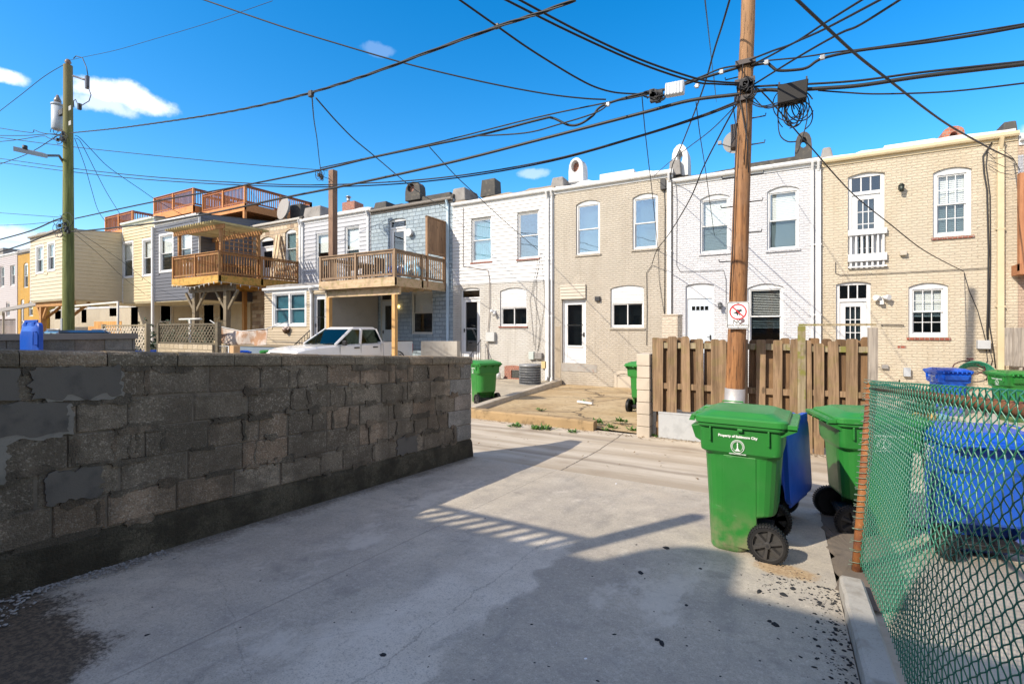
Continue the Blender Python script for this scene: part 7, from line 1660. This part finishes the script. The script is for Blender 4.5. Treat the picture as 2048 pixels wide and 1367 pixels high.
wire('thin straight line at the left edge meeting the mossy pole', [(-8, 425), (60, 430), (128, 435)], .010, v=7.8)
wire('thin level line below it meeting the mossy pole', [(-8, 451), (60, 448), (130, 440)], .010, v=7.8)
wire('upper thin drop line from the mossy pole to the yellow sided house', [(150, 460), (200, 492), (250, 527), (306, 571)], .008, A=(-23.7, 7.8), B=(-29.9, 13.4))
wire('lower thin drop line from the mossy pole to the yellow sided house', [(150, 468), (200, 510), (244, 552), (290, 588)], .008, A=(-23.7, 7.8), B=(-30.8, 13.4))
# cable knot on the mossy pole
for (cx, cy, w_, h_, lab, seed) in ((127, 455, 26, 30, 'tangle of black cable ends on the mossy pole at roof height', 1), (118, 272, 22, 20, 'tangle of black wires under the transformer', 2), (1492, 175, 26, 22, 'tangle of black wires on the leaning pole beside its clamps', 3), (640, 352, 10, 14, 'small wire knot by the square brown mast', 4), (1312, 192, 26, 12, 'loops of thin cable left of the white splice box', 5)):
    rr = random.Random(seed); b = MB(); vv = 13.8 if seed == 4 else 7.6
    for k in range(9):
        c0 = (cx + rr.uniform(-.5, .5) * w_, cy + rr.uniform(-.5, .5) * h_); pts = []
        a0 = rr.uniform(0, 6); ra = rr.uniform(.2, .6)
        for j in range(9): t_ = a0 + j * .6; pts.append(PV(c0[0] + math.cos(t_) * w_ * ra, c0[1] + math.sin(t_) * h_ * ra, vv + .1 * math.sin(t_ * .7)))
        b.tube(smooth_path(pts, 3), .010, 4)
    for k in range(5): q = PV(cx + rr.uniform(-.4, .4) * w_, cy + rr.uniform(-.4, .4) * h_, vv); b.box(q - Vector((.04, .04, .06)), q + Vector((.04, .04, .06)))
    tag(b.build('wire_tangle', WIRE, None, fix=False, loc=PV(cx, cy, vv)), lab, 'wire tangle', 'wire tangles')
rr = random.Random(9); b = MB()
for k in range(11):
    cx, cy = 1588 + rr.uniform(-16, 18), 218 + rr.uniform(-12, 16); rx, ry = rr.uniform(14, 30), rr.uniform(16, 32); a0 = rr.uniform(0, 6); pts = [PV(cx + rx * math.cos(a0 + j * .5), cy + ry * math.sin(a0 + j * .5), 7.6 + .08 * math.sin(j + k)) for j in range(rr.randint(9, 14))]
    b.tube(smooth_path(pts, 3), .008, 4)
for pts in (((1558, 203), (1556, 240), (1560, 270), (1575, 283), (1593, 283)), ((1500, 205), (1520, 214), (1545, 212), (1575, 203)), ((1500, 200), (1525, 212), (1555, 206), (1600, 203)), ((1505, 192), (1530, 216), (1560, 210)), ((1612, 205), (1614, 240), (1597, 300), (1590, 306))): b.tube(smooth_path([PV(x, y, 7.58) for x, y in pts], 4), .009, 4)
tag(b.build('cable_coil', WIRE, None, fix=False, loc=PV(1588, 218, 7.6)), 'loose coils of black cable hanging under the terminal box', 'cable coil')
q0, q1 = PV(1555, 173, 7.52), PV(1617, 200, 7.52); tb = empty('terminal_box', (q0.x + .22, 7.55, q1.z), 'black cable terminal box hung on the trunk line right of the leaning pole', 'terminal box'); b = MB()
b.hexa([(q0.x, 7.44, q1.z), (q1.x - .02, 7.44, q1.z + .01), (q1.x - .02, 7.62, q1.z + .01), (q0.x, 7.62, q1.z), (q0.x - .0, 7.47, q0.z), (q1.x, 7.47, q0.z), (q1.x, 7.61, q0.z), (q0.x, 7.61, q0.z)]); b.build('case', m_plain((.010, .009, .008), .6, .3), tb, bevel=.012)
b = MB()
for x in (q0.x + .01, q1.x - .03): b.box((x, 7.53, q0.z - .01), (x + .02, 7.56, q0.z + .06))
b.build('hanger', DARK, tb)
a, e = PV(1331, 182, 7.6), PV(1369, 175, 7.6); sb_ = empty('splice_box', a, 'white ribbed splice box on the bundled cable left of the leaning pole', 'splice box'); b = MB(); b.bar(a, e, .12, .19); b.build('case', m_paint((.62, .64, .66), .4, .2), sb_, bevel=.02); b = MB()
for i in range(6): q = a.lerp(e, (i + .5) / 6); b.bar(q + Vector((0, -.066, -.085)), q + Vector((0, -.066, .085)), .012, .01, (0, 1, 0))
b.build('ribs', m_paint((.5, .52, .54), .4, .2), sb_)
for i, (x, y, lab) in enumerate(((1216, 209, 'metal cable clamp at the left end of the bundled cable dip'), (1394, 172, 'metal cable clamp just right of the splice box'), (1443, 144, 'bright metal clamp beside the leaning pole top collar'), (1533, 125, 'bright metal clamp right of the leaning pole'), (1645, 115, 'bright metal clamp where the upper right cable rises'), (994, 53, 'black tap connector where two wires cross in the sky'), (622, 188, 'black tap connector on the twisted triple cable'))):
    q = PV(x, y, 7.62) if i < 5 else (PL(x, y, (-2.2, 7.66), (-3.5, 4.9)) if i == 5 else PL(x, y, (-23.9, 7.8), (2, 4))); b = MB(); s = .026 if i != 6 else .04; b.box(q - Vector((s, s * .7, s * 1.2)), q + Vector((s, s * .7, s * 1.2))); b.tube([q - Vector((s * 1.6, 0, 0)), q + Vector((s * 1.6, 0, 0))], s * .5, 6)
    tag(b.build('cable_clamp', m_metal((.3, .3, .3)) if i < 5 else DARK, loc=q, bevel=.005), lab, 'clamp', 'cable clamps')

# ---------- the houses behind the viewpoint throw the shade over the near half of the pad
HZ = .25 + (3.15 + 4.0) / 1.267
for k, (a, b_, col, lab) in enumerate(((-14.0, 9.0, (.3, .23, .17), 'brick row house behind the viewpoint, throwing shade over the driveway'), (-70.0, -14.01, (.36, .24, .17), 'long row of brick houses behind the viewpoint to the left'), (9.01, 40.0, (.4, .28, .2), 'brick houses behind the viewpoint to the right'))):
    bk = empty('brick_house', ((a + b_) / 2, -4, .2), lab, 'house'); m = MB(); m.box((a, -13, -.3), (b_, -4, HZ)); m.build('wall', m_brick(col, mul(col, .6)), bk)
    u = a + 1.0
    while u < b_ - 1.2:
        for z in (1.4, 4.3): m = MB(); m.box((u, -3.998, z), (u + .95, -3.96, z + 1.5)); m.build('window', m_plain((.05, .06, .08), .1, .6), bk)
        u += 2.9
    if k == 0:
        m = MB(); rings = []
        m.loft([[(-4.85, y, HZ - .01), (-4.81, y, HZ + .3), (-4.68, y, HZ + .46), (-4.43, y, HZ + .52), (-4.29, y, HZ + .42), (-4.23, y, HZ - .01)] for y in (-4.0, -4.6)]); m.build('chimney', m_brick(col, mul(col, .6)), bk)
bd = empty('timber_deck', (-6.2, -2.9, .2), 'timber deck with a slatted railing behind the viewpoint', 'deck')
m = MB(); m.box((-9, -3.98, 3.1), (-3.95, -1.73, 3.35)); m.build('floor', GWF, bd)
m = MB(); m.bar((-9, -1.77, 4.36), (-3.95, -1.77, 4.36), .05, .045); m.bar((-9, -1.77, 3.45), (-3.95, -1.77, 3.45), .04, .08); u = -8.9
while u < -4.0: m.bar((u, -1.74, 3.42), (u, -1.74, 4.35), .052, .052, (0, 1, 0)); u += .15
m.build('railing', GW, bd)
m = MB(); m.box((-4.03, -1.83, .2), (-3.91, -1.71, 5.15)); m.build('post', GW, bd)
m = MB(); m.box((-8.98, -1.83, .2), (-8.86, -1.71, 4.3)); m.build('post', GW, bd)
